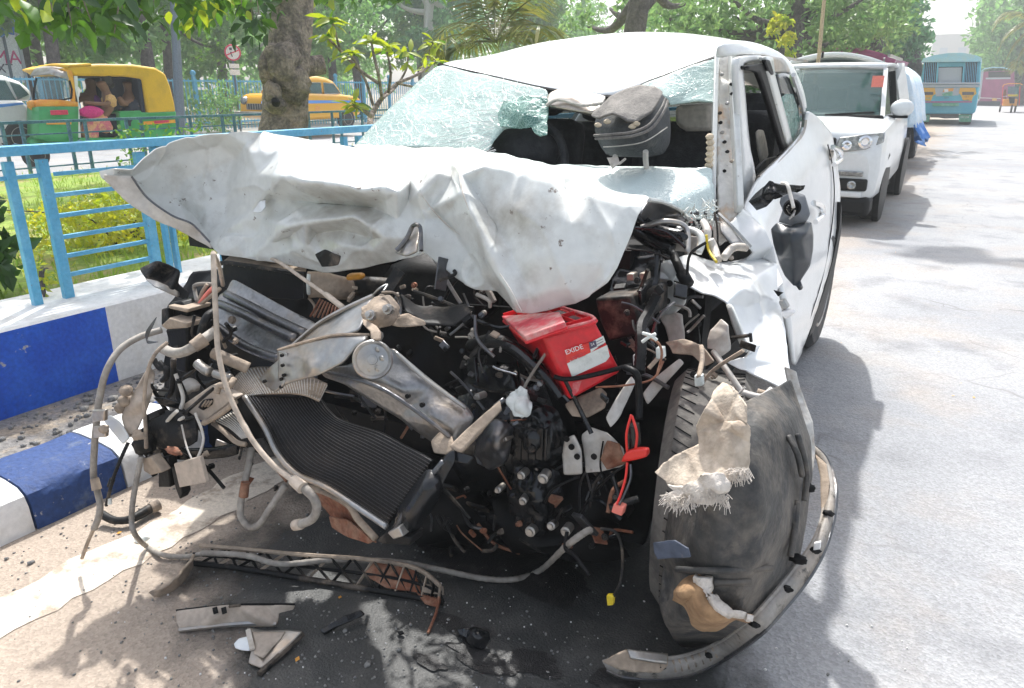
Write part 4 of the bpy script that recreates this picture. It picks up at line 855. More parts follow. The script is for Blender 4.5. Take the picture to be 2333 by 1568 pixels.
s0 = at(662, 158, ('x', -5.98)); s1 = at(737, 147, ('x', -5.8)); MB().tube([s0, (s0 + s1) / 2, s1], [.14, .1, .095], 12, 4).build('sawn_limb', M['bark'], nt, ang=None)
MB().blob(at(628, 233, ('x', -5.69)), (.03, .05, .045), 8, 6, .2).build('hollow', M['blk'], nt)
top = axis[-1]
br = []
for (x, y, X) in ((430, -120, -5.0), (180, -110, -4.6), (560, -150, -5.6), (820, -160, -6.6), (950, -100, -7.0), (300, 20, -5.0), (640, -250, -5)):
    e = at(x, y, ('x', X)); s_ = axis[7] + (axis[9] - axis[7]) * rnd(0, 1); br.append((s_, e)); MB().tube([s_, (s_ + e) / 2 + V((0, 0, .35)), e], [.09, .05, .018], 7, 6).build('branch', M['bark'], nt, ang=None)
LM = [leafmesh('leaf', .17, .1, M['leaf']), leafmesh('leaf', .15, .085, M['leafd']), leafmesh('leaf', .16, .095, M['lime'])]
def spray(x, y, X, n, sp, mats, sc=1):
    y -= 48; sp *= .72; c = at(x, y, ('x', X))
    tw = c + V((rnd(-.2, .2), rnd(-.2, .2), .55)); MB().tube([tw, (tw + c) / 2 + V((.05, 0, 0)), c - V((0, 0, sp * .6))], [.012, .008, .003], 5, 4).build('twig', M['bark'], nt, ang=None)
    for i in range(n):
        d = rdir(); d.z = -abs(d.z) * .8 - .15; p = c + V((rnd(-1, 1) * sp, rnd(-1, 1) * sp, rnd(-1, 1) * sp * .75)); put_leaf(random.choice(mats), p, d, nt, sc * rnd(.55, .95))
for x, y, X, n, sp, ms in ((110, 20, -4.4, 22, .28, (0, 0, 2)), (200, 45, -4.5, 26, .3, (0, 0, 1)), (275, 40, -4.8, 24, .3, (0, 1)), (340, 25, -5, 24, .32, (0, 0, 1)), (160, 85, -4.6, 10, .18, (0, 1)), (255, 95, -4.7, 12, .18, (0, 0, 1)), (310, 70, -4.9, 12, .2, (1, 0)),
                        (440, 85, -5.3, 18, .2, (2, 2, 0)), (450, 40, -5.3, 14, .25, (2, 0)), (590, 70, -5.6, 22, .26, (1, 1, 0)), (575, 105, -5.6, 16, .2, (1, 1)), (600, 25, -5.7, 20, .3, (1, 1, 0)), (545, 30, -5.5, 14, .3, (0, 2)), (760, 25, -6.4, 18, .3, (1, 0)), (840, 20, -6.6, 20, .32, (1, 0, 0)), (910, 10, -7, 14, .3, (0, 2)), (715, 15, -6.3, 12, .25, (0, 2))):
    spray(x, y, X, n, sp, [LM[k] for k in ms])
m = MB()
for s_, e in br: leaves(m, e + V((0, 0, .5)), (.8, .8, .45), 300, .16, .5)
for k in range(24): leaves(m, V((rnd(-10.5, -6.5), rnd(6, 12), rnd(3.4, 5))), rnd(.7, 1.2), 160, .2, .4)
for x, y, X, r, n in ((120, -5, -5, .5, 160), (230, 5, -5.2, .5, 200), (330, 5, -5.4, .5, 180), (500, 0, -6, .5, 130), (590, 60, -6.3, .35, 160), (760, 0, -7, .5, 200), (860, 0, -7.2, .5, 220), (930, -10, -7.5, .45, 120), (450, 70, -6, .25, 80), (40, -20, -5, .45, 90)):
    leaves(m, at(x, y - 55, ('x', X)), (r * 1.2, r * 1.2, r * .6), n, .15, .5)
m.build('crown', M['leaf'], nt, smooth=False, kind='stuff')
# small frangipani in the median
fb = at(842, 262, ('x', -5.2)); fb = V((fb.x, fb.y, .3)); fg = thing('frangipani', 'small forked frangipani with bright lime leaves beside the broken windscreen', 'small tree', fb)
def FP(x, y, X=-5.2): return at(x, y, ('x', X))
stems = [([(842, 300), (846, 265), (870, 225), (905, 190)], .035), ([(846, 265), (825, 250), (805, 240)], .025), ([(870, 225), (862, 170), (850, 120), (846, 90)], .018), ([(862, 190), (820, 160), (775, 115), (745, 85)], .018), ([(905, 190), (955, 168), (990, 140)], .018), ([(870, 225), (900, 200), (925, 160), (930, 125)], .016), ([(850, 240), (835, 190), (815, 150), (800, 125)], .016), ([(885, 210), (890, 165), (880, 110)], .016), ([(905, 190), (960, 200), (1000, 190)], .014), ([(775, 115), (760, 60), (755, 50)], .012), ([(955, 168), (975, 130), (985, 100)], .012)]
FL = leafmesh('leaf', .2, .065, M['lime'], .3); FL2 = leafmesh('leaf', .17, .06, M['leaf'], .35)
for k, (P, r) in enumerate(stems):
    X = -5.2 + .12 * ((k * 7) % 5 - 2); W_ = [FP(P[0][0], P[0][1])] + [FP(x, y, X) for x, y in P[1:]]; MB().tube(W_, [r, r * .6], 7, 5).build('stem', M['bark'], fg, ang=None)
    if k:
        for i in range(13):
            d = rdir(); d.z = abs(d.z) * .4 - .15; put_leaf(FL if random.random() < .75 else FL2, W_[-1] + rdir() * .03, d, fg, rnd(.55, 1.1))
        for i in range(4): d = rdir(); put_leaf(FL, W_[-2] + (W_[-1] - W_[-2]) * rnd(.2, .9), d, fg, rnd(.5, .8))
# fan of palm fronds behind the roof
pb = at(1125, 150, 9.5); pb = V((pb.x, pb.y, .3)); pl = thing('palm', 'young palm with arching yellow green fronds behind the white roof', 'palm', pb)
MB().tube([pb, pb + V((0, 0, .7)), pb + V((0.02, 0, 1.25))], [.12, .1, .06], 10, 4).build('trunk', M['bark'], pl, ang=None)
def frond(P, nlf, ll, w_):
    C_ = crom(P, 8); m = MB(); m.tube(C_, [.02, .005], 5, 1); n = len(C_)
    for i in range(nlf):
        t = .12 + .88 * i / nlf; u = t * (n - 1); k = min(int(u), n - 2); p = C_[k].lerp(C_[k + 1], u - k); tg = (C_[k + 1] - C_[k]).normalized()
        for s in (-1, 1):
            sd = tg.cross(V((0, 0, 1))); sd = sd.normalized() if sd.length > .05 else V((1, 0, 0)); d = (sd * s + tg * .7 + V((0, 0, -.25 + rnd(-.15, .15)))).normalized(); L_ = ll * math.sin(.35 + 2.5 * t) * rnd(.85, 1.1)
            b = tg * w_; e = p + d * L_ + V((0, 0, -.25 * L_)); mid = p + d * L_ * .5; m.add([p - b * .5, mid - b, e, mid + b], [(0, 1, 2, 3)])
    m.build('frond', M['palm'], pl, smooth=False)
def PP(x, y, Y=9.5): return at(x, y, Y)
b0 = PP(1130, 95)
for P in ([(1130, 100), (1085, 60), (1030, 55), (985, 95)], [(1130, 100), (1075, 80), (1020, 85), (975, 130)], [(1130, 100), (1100, 20), (1080, -40)], [(1132, 100), (1150, 20), (1190, -60)], [(1132, 100), (1190, 60), (1240, 60), (1280, 95)], [(1132, 105), (1180, 80), (1220, 90), (1250, 120)], [(1128, 105), (1095, 95), (1050, 100), (1015, 125)], [(1130, 100), (1125, 0), (1120, -80)], [(1132, 100), (1170, 30), (1240, -20)]):
    frond([PP(x, y, 9.5 + .5 * math.sin(i + x)) if i else b0 for i, (x, y) in enumerate(P)], 34, .55, .022)
# grey trunk, right of the palm
def trunk_at(x0, y0, x1, y1, Y): return at(x0, y0, Y), at(x1, y1, Y)
a, b = trunk_at(1445, 120, 1475, -140, 15); g = V((a.x - .02, 15, .3))
def ptree(lbl, x0, y0, x1, y1, Y, r, cr, lm, ls, dens=900, nm='roadside_tree', droop=.3, asp=.5, z0=.3):
    a, b = at(x0, y0, Y), at(x1, y1, Y); d = (b - a); g = a - d * ((a.z - z0) / d.z)
    return tree(nm, lbl, (g.x, g.y, z0), r, b, [(at(x, y, Yc), rr) for x, y, Yc, rr in cr], lm, ls, dens, 'barkd', 'trees on the median further along the road', True, (0, 0), droop, asp)
ptree('stout grey leaning trunk rising behind the white roof with sparse twigs', 1445, 80, 1472, -80, 15, .29, [(1390, 20, 16, .9), (1340, 60, 16.5, .7), (1560, 10, 17, .8), (1380, -160, 15, 2), (1560, -150, 16, 2)], M['feather'], .16, 260)
ptree('feathery green tree with a slanting trunk behind the crushed car roof', 1795, 130, 1820, 0, 20, .24, [(1600, 60, 20, 1.3), (1680, 40, 21, 1.5), (1740, 90, 21, 1.0), (1560, 100, 20, 1.0), (1650, -20, 19, 1.7), (1800, -70, 20, 2.0), (1880, 40, 22, 1.3), (1930, 70, 23, 1.2), (1500, 30, 20, 1.1), (1900, -30, 21, 1.6), (1990, -20, 22, 1.5)], M['feather'], .2, 800)
ptree('leafy tree standing between the parked suv and the blue bus', 2068, 260, 2085, 120, 42, .36, [(2030, 110, 42, 1.7), (2000, 60, 42, 2.1), (2050, 70, 42, 1.6), (1980, 100, 41, 1.8), (1950, 50, 42, 2), (2030, 0, 42, 1.9), (1990, 0, 40, 2.2), (2070, 130, 42, .9), (1960, -30, 38, 2.4)], M['leafb'], .42, 500)
ptree('tree with a dark forked trunk above the raised white hatch', 2010, 160, 2000, 60, 30, .22, [(1960, 60, 30, 1.4), (1900, 70, 30, 1.2), (2010, 40, 30, 1.3), (1850, 60, 30, 1.3), (1950, 0, 30, 1.7), (1820, 100, 29, 1.0)], M['feather'], .26, 700)
ptree('pale young tree sprouting fresh leaves beside the slanting trunk', 1788, 190, 1785, 110, 17, .05, [(1770, 70, 17, .35), (1780, 100, 17, .38), (1760, 55, 17, .25)], M['lime'], .13, 260)
# hazy mass of trees along the left of the road far off
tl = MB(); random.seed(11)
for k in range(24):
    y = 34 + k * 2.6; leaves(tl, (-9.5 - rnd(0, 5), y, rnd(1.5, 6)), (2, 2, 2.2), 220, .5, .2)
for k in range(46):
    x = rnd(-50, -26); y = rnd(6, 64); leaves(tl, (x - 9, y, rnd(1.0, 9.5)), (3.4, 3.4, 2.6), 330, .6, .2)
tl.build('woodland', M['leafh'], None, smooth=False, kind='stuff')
# park trees across the far carriageway
random.seed(5)
spec = [(-23, 7.0, .28, 'pale'), (-24, 9.6, .16, ''), (-22.5, 12.2, .2, 'dark'), (-26, 13.5, .14, ''), (-23.5, 16, .24, ''), (-27, 19, .2, ''), (-23, 22, .26, 'pale'), (-25, 26, .2, ''), (-23, 30, .3, 'pale'), (-26, 34, .2, ''), (-23, 39, .25, ''), (-25, 45, .25, ''), (-24, 52, .3, ''), (-29, 10, .25, ''), (-30, 16, .22, ''), (-30, 24, .25, ''), (-28, 31, .25, '')]
spec.sort(key=lambda q: math.atan2(q[1], -q[0])); ORD = 'first second third fourth fifth sixth seventh eighth ninth tenth eleventh twelfth thirteenth fourteenth fifteenth sixteenth seventeenth'.split()
for i, (x, y, r, kd) in enumerate(spec):
    h = rnd(4.2, 6.5); cr = [((x + rnd(-2, 2), y + rnd(-2.4, 2.4), h + rnd(-1.6, 2.2)), rnd(1.1, 1.9)) for _ in range(6)] + [((x + rnd(-2, 2), y + rnd(-2, 2), rnd(2.6, 4)), rnd(.7, 1.1)) for _ in range(2)]
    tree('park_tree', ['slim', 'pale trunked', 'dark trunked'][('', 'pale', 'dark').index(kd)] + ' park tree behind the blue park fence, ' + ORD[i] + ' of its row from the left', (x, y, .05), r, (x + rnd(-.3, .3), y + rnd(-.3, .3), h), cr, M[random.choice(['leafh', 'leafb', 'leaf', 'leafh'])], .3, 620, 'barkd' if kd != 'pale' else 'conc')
# dark thin pole behind the auto rickshaw
a = at(408, 290, ('x', -19.4)); b = at(388, -150, ('x', -19.4)); po = thing('lamp_post', 'slim dark slate post rising behind the auto rickshaw', 'post', (a.x, a.y, .1)); MB().tube([(a.x, a.y + .02, .1), (b.x, b.y, b.z)], [.14, .09], 10, 1).build('post', M['poleg'], po)
# trees beyond the bus on the right
random.seed(21)
for i, (x, y, Y, r) in enumerate([(2300, 60, 98, 3.6), (2340, 40, 92, 4.6), (2330, 110, 88, 4.0), (2290, 150, 96, 3.0), (2330, 170, 90, 3.4), (2360, 60, 84, 5), (2325, 210, 94, 2.2)]):
    c = at(x, y, Y); base = (c.x, Y, -.02)
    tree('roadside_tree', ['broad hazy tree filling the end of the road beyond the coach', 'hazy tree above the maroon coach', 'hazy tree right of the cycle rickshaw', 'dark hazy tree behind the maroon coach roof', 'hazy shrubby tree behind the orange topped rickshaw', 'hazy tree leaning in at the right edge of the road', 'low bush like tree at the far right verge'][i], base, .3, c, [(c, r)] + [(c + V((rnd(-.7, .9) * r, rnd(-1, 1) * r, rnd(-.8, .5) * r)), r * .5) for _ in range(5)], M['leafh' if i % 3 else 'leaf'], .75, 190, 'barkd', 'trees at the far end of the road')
a = at(2340, 60, 60); pt = thing('palm', 'hazy palm fronds reaching in from the right edge above the rickshaw', 'palm', (a.x + 1.5, 60, 0)); pl = pt
MB().tube([(a.x + 1.5, 60, -.05), (a.x + 1.5, 60, a.z)], [.3, .2], 8, 2).build('trunk', M['barkd'], pt)
for P in ([(2365, 60), (2340, 50), (2300, 70), (2275, 110)], [(2365, 60), (2340, 70), (2310, 100), (2290, 140)], [(2365, 60), (2330, 30), (2290, 30), (2265, 60)], [(2365, 62), (2345, 90), (2325, 120), (2315, 160)]):
    frond([at(x, y, 60) for x, y in P], 30, 1.3, .06)
a = at(1880, -20, 12.4); b = at(1866, 128, 12.0); bp_ = thing('bamboo_pole', 'thin upright bamboo pole above the raised white hatch', 'pole', (b.x, 12, .02)); MB().tube([(b.x - .05, 11.9, .02), (b.x, b.y, b.z), (a.x, a.y, a.z), (a.x + .12, a.y, a.z + 1.2)], [.03, .022], 8, 2).build('pole', M['bamboo'], bp_)
# far grey building seen through the gap
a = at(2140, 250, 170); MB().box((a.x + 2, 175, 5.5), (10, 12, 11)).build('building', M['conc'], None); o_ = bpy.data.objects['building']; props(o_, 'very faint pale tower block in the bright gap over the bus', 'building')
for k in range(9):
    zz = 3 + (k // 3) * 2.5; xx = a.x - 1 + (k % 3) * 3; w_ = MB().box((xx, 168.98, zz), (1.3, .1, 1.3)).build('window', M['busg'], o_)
# red strip roof seen behind the hatch: a parked maroon van
rv = thing('van', 'red roofed van barely showing above the raised white hatch', 'van', (-2.1, 22, 0))
c0, c1 = at(1812, 150, 22), at(2038, 130, 22)
MB().box(((c0.x + c1.x) / 2, 24, 1.1), (c1.x - c0.x, 4, 1.5)).build('body', M['busg'], rv, bevel=.1)
MB().grid([[V((c0.x + (c1.x - c0.x) * t, yy, 2.0 + .28 * math.sin(3.14 * t))) for t in (0, .15, .3, .5, .7, .85, 1)] for yy in (22, 22.4, 26)]).build('roof', M['coach'], rv, solid=.2)
for xx in (c0.x + .2, c1.x - .2):
    for yy in (22.8, 25.2): wheel(rv, (xx, yy, .33), (1, 0, 0), .33, .2)
# ---------------------------------------------------------------- shrubs of the median
def shrub(lbl, c, r, n, ls, mat, nm='shrub', stems=9):
    t = thing(nm, lbl, 'shrub', (c[0], c[1], .32)); m = MB()
    for k in range(stems): e = V(c) + V((rnd(-.8, .8) * r[0], rnd(-.8, .8) * r[1], rnd(.1, .8) * r[2])); m.tube([V((c[0] + rnd(-.3, .3) * r[0], c[1] + rnd(-.3, .3) * r[1], .3)), (V(c) + e) / 2, e], [.008, .003], 5, 3)
    m.build('stem', M['barkd'], t, ang=None); m = MB(); leaves(m, c, r, n, ls, 0, max(20, n // 14)); m.build('foliage', mat, t, smooth=False); return t
random.seed(3)
g = at(270, 560, ('z', .42)); shrub('yellow tipped clipped shrub behind the open panel of the railing', (-5.1, 3.1, .46), (.6, .8, .2), 2600, .055, M['lime'])
shrub('yellow green clipped shrub behind the second bay of the railing', (-5.2, 4.7, .46), (.65, .75, .2), 2200, .055, M['lime'])
shrub('low lime clipped shrub further along the median beside the tree', (-5.4, 7.4, .48), (.7, .9, .2), 1500, .06, M['lime'])
shrub('dark broad leaved shrub at the left edge beside the railing post', (-4.25, 1.78, .62), (.16, .2, .34), 170, .13, M['leafd'])
shrub('thin twiggy shrub beside the far slate blue railing', (-9.2, 6.3, .6), (.6, .9, .3), 260, .08, M['leaf'])
shrub('round clipped dark bush on the far pavement by the park fence', at(500, 250, ('x', -20)), (.75, .75, .8), 900, .14, M['leafh'])
shrub('small sprout with yellow leaves growing at the foot of the railing', (-3.72, 1.78, .5), (.05, .07, .13), 60, .035, M['lime'], 'sprout', 3)
# ================================================================ the wrecked suv
random.seed(9)
wr = thing('wrecked_car', 'white suv with its whole front torn open, hood folded and windscreen shattered', 'car', (-1.4, 3.0, 0))
def zone(ox, oy, s=.3662): return lambda *l: [(ox + s * p[0], oy + s * p[1]) + tuple(p[2:]) for p in l]
Z2 = zone(797.4, 0); Z3 = zone(1537.8, 0, .3414); Z4 = zone(170.9, 256.3); Z5 = zone(911, 284.8); Z6 = zone(1310, 341.7, .293)
Z9 = zone(284.8, 569.6, .293); ZA = zone(797.4, 768.9); ZB = zone(170.9, 768.9); ZC = zone(199.4, 655, .327); ZD = zone(1310, 740.4, .5278); ZE = zone(284.8, 1167.6)
def xp(l, v): return [(p[0], p[1], ('x', v)) for p in l]
# roof
r0 = pts([(1638, 130, 2.78), (1560, 158, 2.72), (1480, 188, 2.66), (1395, 222, 2.6), (1250, 205, 2.68), (1120, 176, 2.78), (1000, 148, 2.86)])
rows = [r0]
for y, xl, xr, ze, zc in ((2.98, -.775, -2.1, 1.505, 1.50), (3.3, -.78, -2.1, 1.525, 1.595), (3.7, -.83, -2.09, 1.525, 1.625), (4.05, -.9, -2.05, 1.49, 1.6), (4.3, -.96, -2.0, 1.43, 1.52), (4.45, -1.0, -1.95, 1.36, 1.42)):
    rows.append([V((xl + (xr - xl) * k / 6, y, ze + (zc - ze) * (1 - (k / 3 - 1) ** 2) + (0 if 0 < k < 6 else -.02))) for k in range(7)])
m = MB(); m.grid(rows)
refine('roof', m.v, m.f, M['white'], wr, 3, 2, (.004, 3), .006, None)
MB().tube(r0, .009, 6, 4).build('roof_seam', M['blk'], wr)
# side rail of the roof over the doors
sheet('cant_rail', [(1628, 131, ('x', -.785)), (1634, 104, ('x', -.765)), (1665, 93, ('x', -.745)), (1720, 99, ('x', -.72)), (1768, 116, ('x', -.7)), (1800, 140, ('x', -.7)), (1828, 200, ('x', -.67)), (1838, 252, ('x', -.65)), (1826, 245, ('x', -.66)), (1802, 172, ('x', -.69)), (1778, 140, ('x', -.69)), (1740, 128, ('x', -.7)), (1690, 123, ('x', -.71)), (1665, 128, ('x', -.73))], [(1700, 112, ('x', -.7))], M['white'], wr, sub=2, it=2, thick=.01)
# torn a pillar
sheet('windscreen_pillar', [(1637, 133, 2.76), (1668, 127, 2.8), (1672, 250, 2.7), (1676, 380, 2.58), (1680, 470, 2.48), (1672, 540, 2.42), (1655, 552, 2.4), (1640, 530, 2.4), (1634, 440, 2.46), (1632, 300, 2.58), (1634, 210, 2.68)], [(1655, 200, 2.69), (1655, 320, 2.58), (1656, 430, 2.48)], M['dust'] if False else pm('peeled_pillar', (.76, .73, .68), .6, 0, (.68, .5, .35), 9, .5, .64, .1, 60, .3, 60, col3=(.3, .27, .24), s3=26, lo3=.66, hi3=.7), wr, sub=3, it=1, noise=(.006, 14), thick=.02, rag=1.5)
for a, b, w_ in (((1668, 127, 2.74), (1684, 478, 2.42), .022), ((1632, 133, 2.74), (1622, 500, 2.36), .016)):
    pp = pts([a, b]); MB().bar(pp[0], pp[1], w_, .05).build('pillar_flange', M['wreck'], wr, bevel=.004)
sheet('pillar_foot', [(1622, 500, 2.34), (1650, 505, 2.33), (1660, 545, 2.33), (1640, 560, 2.3), (1625, 545, 2.3)], [], M['wreckd'], wr, sub=3, it=1, noise=(.01, 16), thick=.01, rag=2)
for k in range(6): q = at(1617 + 1.5 * math.sin(k), 312 + k * 13, 2.44); MB().blob(q, (.014, .014, .011), 8, 6, .15).build('foam_roll', M['rope'], wr)
for k in range(14): q = at(rnd(1640, 1668), 170 + k * 22, 2.5 - .004 * k + .16 * (1 - k / 14)); MB().blob(q, (.008, .004, .006), 6, 4, .3).build('clip', M['blkd'] if k % 3 else M['steel'], wr)
# front door window frame and glasses
def side(nm, l, v, mat, t=.012, **k): return sheet(nm, [p if len(p) > 2 else (p[0], p[1], ('x', v)) for p in l], [], M[mat], wr, thick=t, sub=k.get('sub', 2), it=k.get('it', 1), noise=k.get('noise', (0, 1)))
side('door_frame', Z3((385, 372), (700, 378), (760, 480), (840, 690), (865, 800), (840, 900), (740, 1010), (560, 1190), (470, 1370), (440, 1370), (430, 1000), (400, 600)) [:0] or Z3((388, 375), (560, 368), (572, 400), (430, 408), (452, 640), (470, 860), (486, 1000), (528, 1180), (470, 1370), (440, 1370), (432, 1000), (404, 600)), -.685, 'white', .02)
side('window_seal', Z3((452, 440), (565, 425), (575, 440), (650, 700), (735, 1000), (715, 1020), (620, 700), (545, 470), (462, 470)), -.665, 'blk', .02)
side('door_pillar', Z3((572, 372), (640, 380), (648, 500), (700, 680), (775, 960), (745, 1000), (690, 800), (620, 540)), -.66, 'wreck', .02)
side('door_pillar_trim', Z3((585, 395), (622, 400), (650, 490), (640, 505), (612, 470)), -.652, 'blk', .012)
side('rain_guard', Z3((590, 378), (715, 385), (745, 430), (770, 482), (650, 492), (620, 450)), -.68, 'steel', .006)
side('rear_door_glass', Z3((655, 492), (772, 484), (850, 700), (862, 800), (835, 890), (770, 960), (745, 900), (695, 640)), -.672, 'tint', .004)
side('rear_door_glass', Z3((690, 640), (790, 615), (835, 800), (830, 890), (770, 955), (745, 900)), -.66, 'web', .003)
side('quarter_glass', Z3((778, 500), (800, 520), (858, 705), (850, 712)), -.665, 'tint', .004)
side('inner_door_card', Z3((530, 1160), (560, 1170), (640, 1090), (720, 1000), (690, 1040), (600, 1060), (540, 1120)), -.7, 'blkd', .01)
side('seat_belt', Z3((540, 870), (585, 860), (622, 1040), (570, 1100)), -.75, 'beige', .01)
hp = pts(xp(Z3((865, 800), (845, 890), (740, 1020), (560, 1195)), -.64)); MB().tube(hp, .012, 6, 6).build('waist_moulding', M['steel'], wr)
hp = pts(xp(Z3((790, 500), (850, 690), (862, 800)), -.655)); MB().tube(hp, .01, 6, 6).build('waist_moulding', M['white'], wr)
# flank: doors and rear wing
sheet('door_panel', [(1838, 250, ('x', -.64)), (1870, 276, ('x', -.62)), (1893, 305, ('x', -.605)), (1907, 385, ('x', -.59)), (1913, 445, ('x', -.58)), (1909, 520, ('x', -.575)), (1897, 575, ('x', -.565)), (1878, 640, ('x', -.55)), (1858, 705, ('x', -.53)), (1835, 770, ('x', -.5)), (1806, 845, ('x', -.43)),
      (1795, 760, ('x', -.45)), (1778, 680, ('x', -.48)), (1765, 610, ('x', -.52)), (1730, 540, ('x', -.56)), (1705, 500, ('x', -.6)), (1688, 478, ('x', -.635)), (1725, 408, ('x', -.635)), (1790, 345, ('x', -.64)), (1822, 304, ('x', -.645)), (1833, 275, ('x', -.645))],
      [(1800, 480, ('x', -.585)), (1850, 380, ('x', -.585)), (1872, 330, ('x', -.6)), (1855, 540, ('x', -.55)), (1825, 640, ('x', -.505)), (1760, 470, ('x', -.59)), (1885, 430, ('x', -.575)), (1790, 560, ('x', -.55))], M['white'], wr, sub=3, it=3, noise=(.004, 5), thick=.012)
for a, b in (((1868, 290), (1905, 520)), ((1836, 262), (1806, 402))): pass
sl_ = pts([(1882, 330, ('x', -.592)), (1893, 380, ('x', -.583)), (1897, 450, ('x', -.57)), (1888, 540, ('x', -.56)), (1868, 640, ('x', -.54)), (1836, 740, ('x', -.505))]); MB().tube([p + V((.008, 0, 0)) for p in sl_], .003, 5, 5).build('door_gap', M['blk'], wr)
def handle(P, v):
    h = MB().tube([p + V((.015, 0, 0)) for p in pts(xp(P, v))], [.012, .017, .012], 8, 5).build('door_handle', M['chrome'], wr); return h
handle([(1890, 335), (1905, 345), (1907, 362), (1893, 375)], -.575); handle([(1845, 462), (1862, 470), (1864, 490), (1850, 505)], -.545)
MB().blob(at(1893, 352, ('x', -.585)), (.012, .05, .03), 8, 6, 0).build('handle_cup', M['steel'], wr)
side('wheel_arch_trim', [(1912, 450), (1908, 520), (1893, 590), (1872, 660), (1850, 720), (1836, 770), (1846, 760), (1878, 690), (1898, 610), (1914, 520)], -.56, 'blk', .02)
def wwheel(c, ax, r, w, t='rub'): return wheel(wr, c, ax, r, w, t)
wwheel((-.66, 4.22, .325), (1, 0, 0), .325, .2); wwheel((-2.2, 4.22, .325), (-1, 0, 0), .325, .2)
# hidden far flank, tail and underbody
m = MB(); m.grid([[V((-2.33, y, z)) for z in (.3, .6, .95)] for y in (2.3, 3, 4, 4.4)]); m.grid([[V((x, 4.45, z)) for z in (.35, .7, 1.0)] for x in (-.72, -1.4, -2.3)]); m.build('rear_body', M['white'], wr, solid=.02)
m = MB(); m.grid([[V((-1.02, 4.43, 1.38)), V((-.76, 4.46, 1.0))], [V((-1.95, 4.43, 1.38)), V((-2.28, 4.46, 1.0))]]); m.build('rear_window', M['tint'], wr)
for a_, b_, w_ in (((-2.28, 4.44, 1.0), (-1.97, 4.42, 1.4), .1), ((-.76, 4.4, 1.0), (-.99, 4.4, 1.38), .08), ((-2.31, 3.6, .98), (-2.12, 3.55, 1.5), .08)): MB().bar(a_, b_, w_).build('rear_pillar', M['white'], wr)
MB().grid([[V((-2.31, 2.55, 1.0)), V((-2.13, 3.0, 1.46))], [V((-2.31, 4.4, 1.0)), V((-2.0, 4.35, 1.4))]]).build('far_side_glass', M['tint'], wr)
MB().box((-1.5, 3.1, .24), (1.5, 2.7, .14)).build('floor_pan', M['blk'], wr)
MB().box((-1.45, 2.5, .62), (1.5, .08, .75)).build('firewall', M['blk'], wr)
MB().box((-1.47, 2.17, .92), (1.45, .62, .05)).build('bay_shade_cover', M['blk'], wr)  # added cover over the open bay, keeps sun off the ground underneath
m = MB(); m.grid([[V((-2.3 + .05 * mn.noise(V((y * 4, z * 5, 0))), y, z)) for z in (.45, .65, .85, .98)] for y in (1.75, 1.9, 2.0, 2.2, 2.4)]); m.build('far_front_wing', M['blkd'], wr, solid=.006)
MB().box((-2.02, 1.88, .88), (.42, .62, .05)).build('sun_block_shelf', M['blk'], wr)  # added shelf, blocks the sun so the ground below stays shaded
MB().box((-1.45, 1.95, .3), (1.4, .5, .05)).build('undertray', M['blk'], wr)
MB().box((-1.42, 2.56, .93), (1.4, .45, .12)).build('dashboard', M['seat'], wr, bevel=.03)
for x in (-1.82, -1.05):
    MB().box((x, 3.2, .92), (.5, .16, .62), Matrix.Rotation(-.2, 3, 'X')).build('front_seat', M['seat'], wr, bevel=.06); MB().box((x, 2.95, .55), (.5, .5, .16)).build('seat_cushion', M['seat'], wr, bevel=.05)
MB().box((-1.82, 3.26, 1.33), (.28, .12, .18)).build('seat_headrest', M['seat'], wr, bevel=.05)
MB().box((-1.45, 4.1, .88), (1.35, .18, .6), Matrix.Rotation(-.2, 3, 'X')).build('rear_seat', M['seat'], wr, bevel=.06)
for x in (-1.9, -1.0): MB().box((x, 4.18, 1.26), (.26, .1, .16)).build('rear_headrest', M['seat'], wr, bevel=.05)
for k, x in enumerate((-1.0, -.84)): MB().box((x, 3.5, 1.12), (.2, .2, .3)).build('rear_seat_back', M['seat'], wr, bevel=.05)
slab('headliner', [(1536, 240), (1618, 236), (1622, 300), (1560, 300), (1536, 285)], (0, .12, 0), M['beige'], wr, 3.0, .02)
MB().grid([[V((-.82, 2.95, 1.47)), V((-2.05, 2.95, 1.47))], [V((-.95, 4.2, 1.44)), V((-2.0, 4.2, 1.44))]]).build('headliner', M['beige'], wr)
# steering wheel with its dark boss, sun visor
c = at(1185, 345, 2.62); MB().tube([c + V((.2 * math.cos(a * .2618), .05 * math.sin(a * .2618), .17 * math.sin(a * .2618) - .05)) for a in range(25)], .017, 8, 1).build('steering_wheel', M['seat'], wr)
MB().blob(at(1190, 342, 2.66), (.17, .1, .1), 14, 9, .05).build('steering_boss', M['seat'], wr)
sheet('sun_visor', Z2((1222, 640, 2.6), (1250, 590, 2.62), (1310, 565, 2.64), (1480, 590, 2.62), (1600, 615, 2.6), (1560, 680, 2.52), (1530, 720, 2.5), (1230, 665, 2.56)), Z2((1400, 615, 2.54)), M['steel'], wr, sub=3, it=2, thick=.02)
hp = pts(Z2((1225, 655, 2.54), (1300, 620, 2.53), (1450, 655, 2.5), (1580, 640, 2.5))); MB().tube(hp, .007, 6, 5).build('visor_edge', M['beige'], wr)
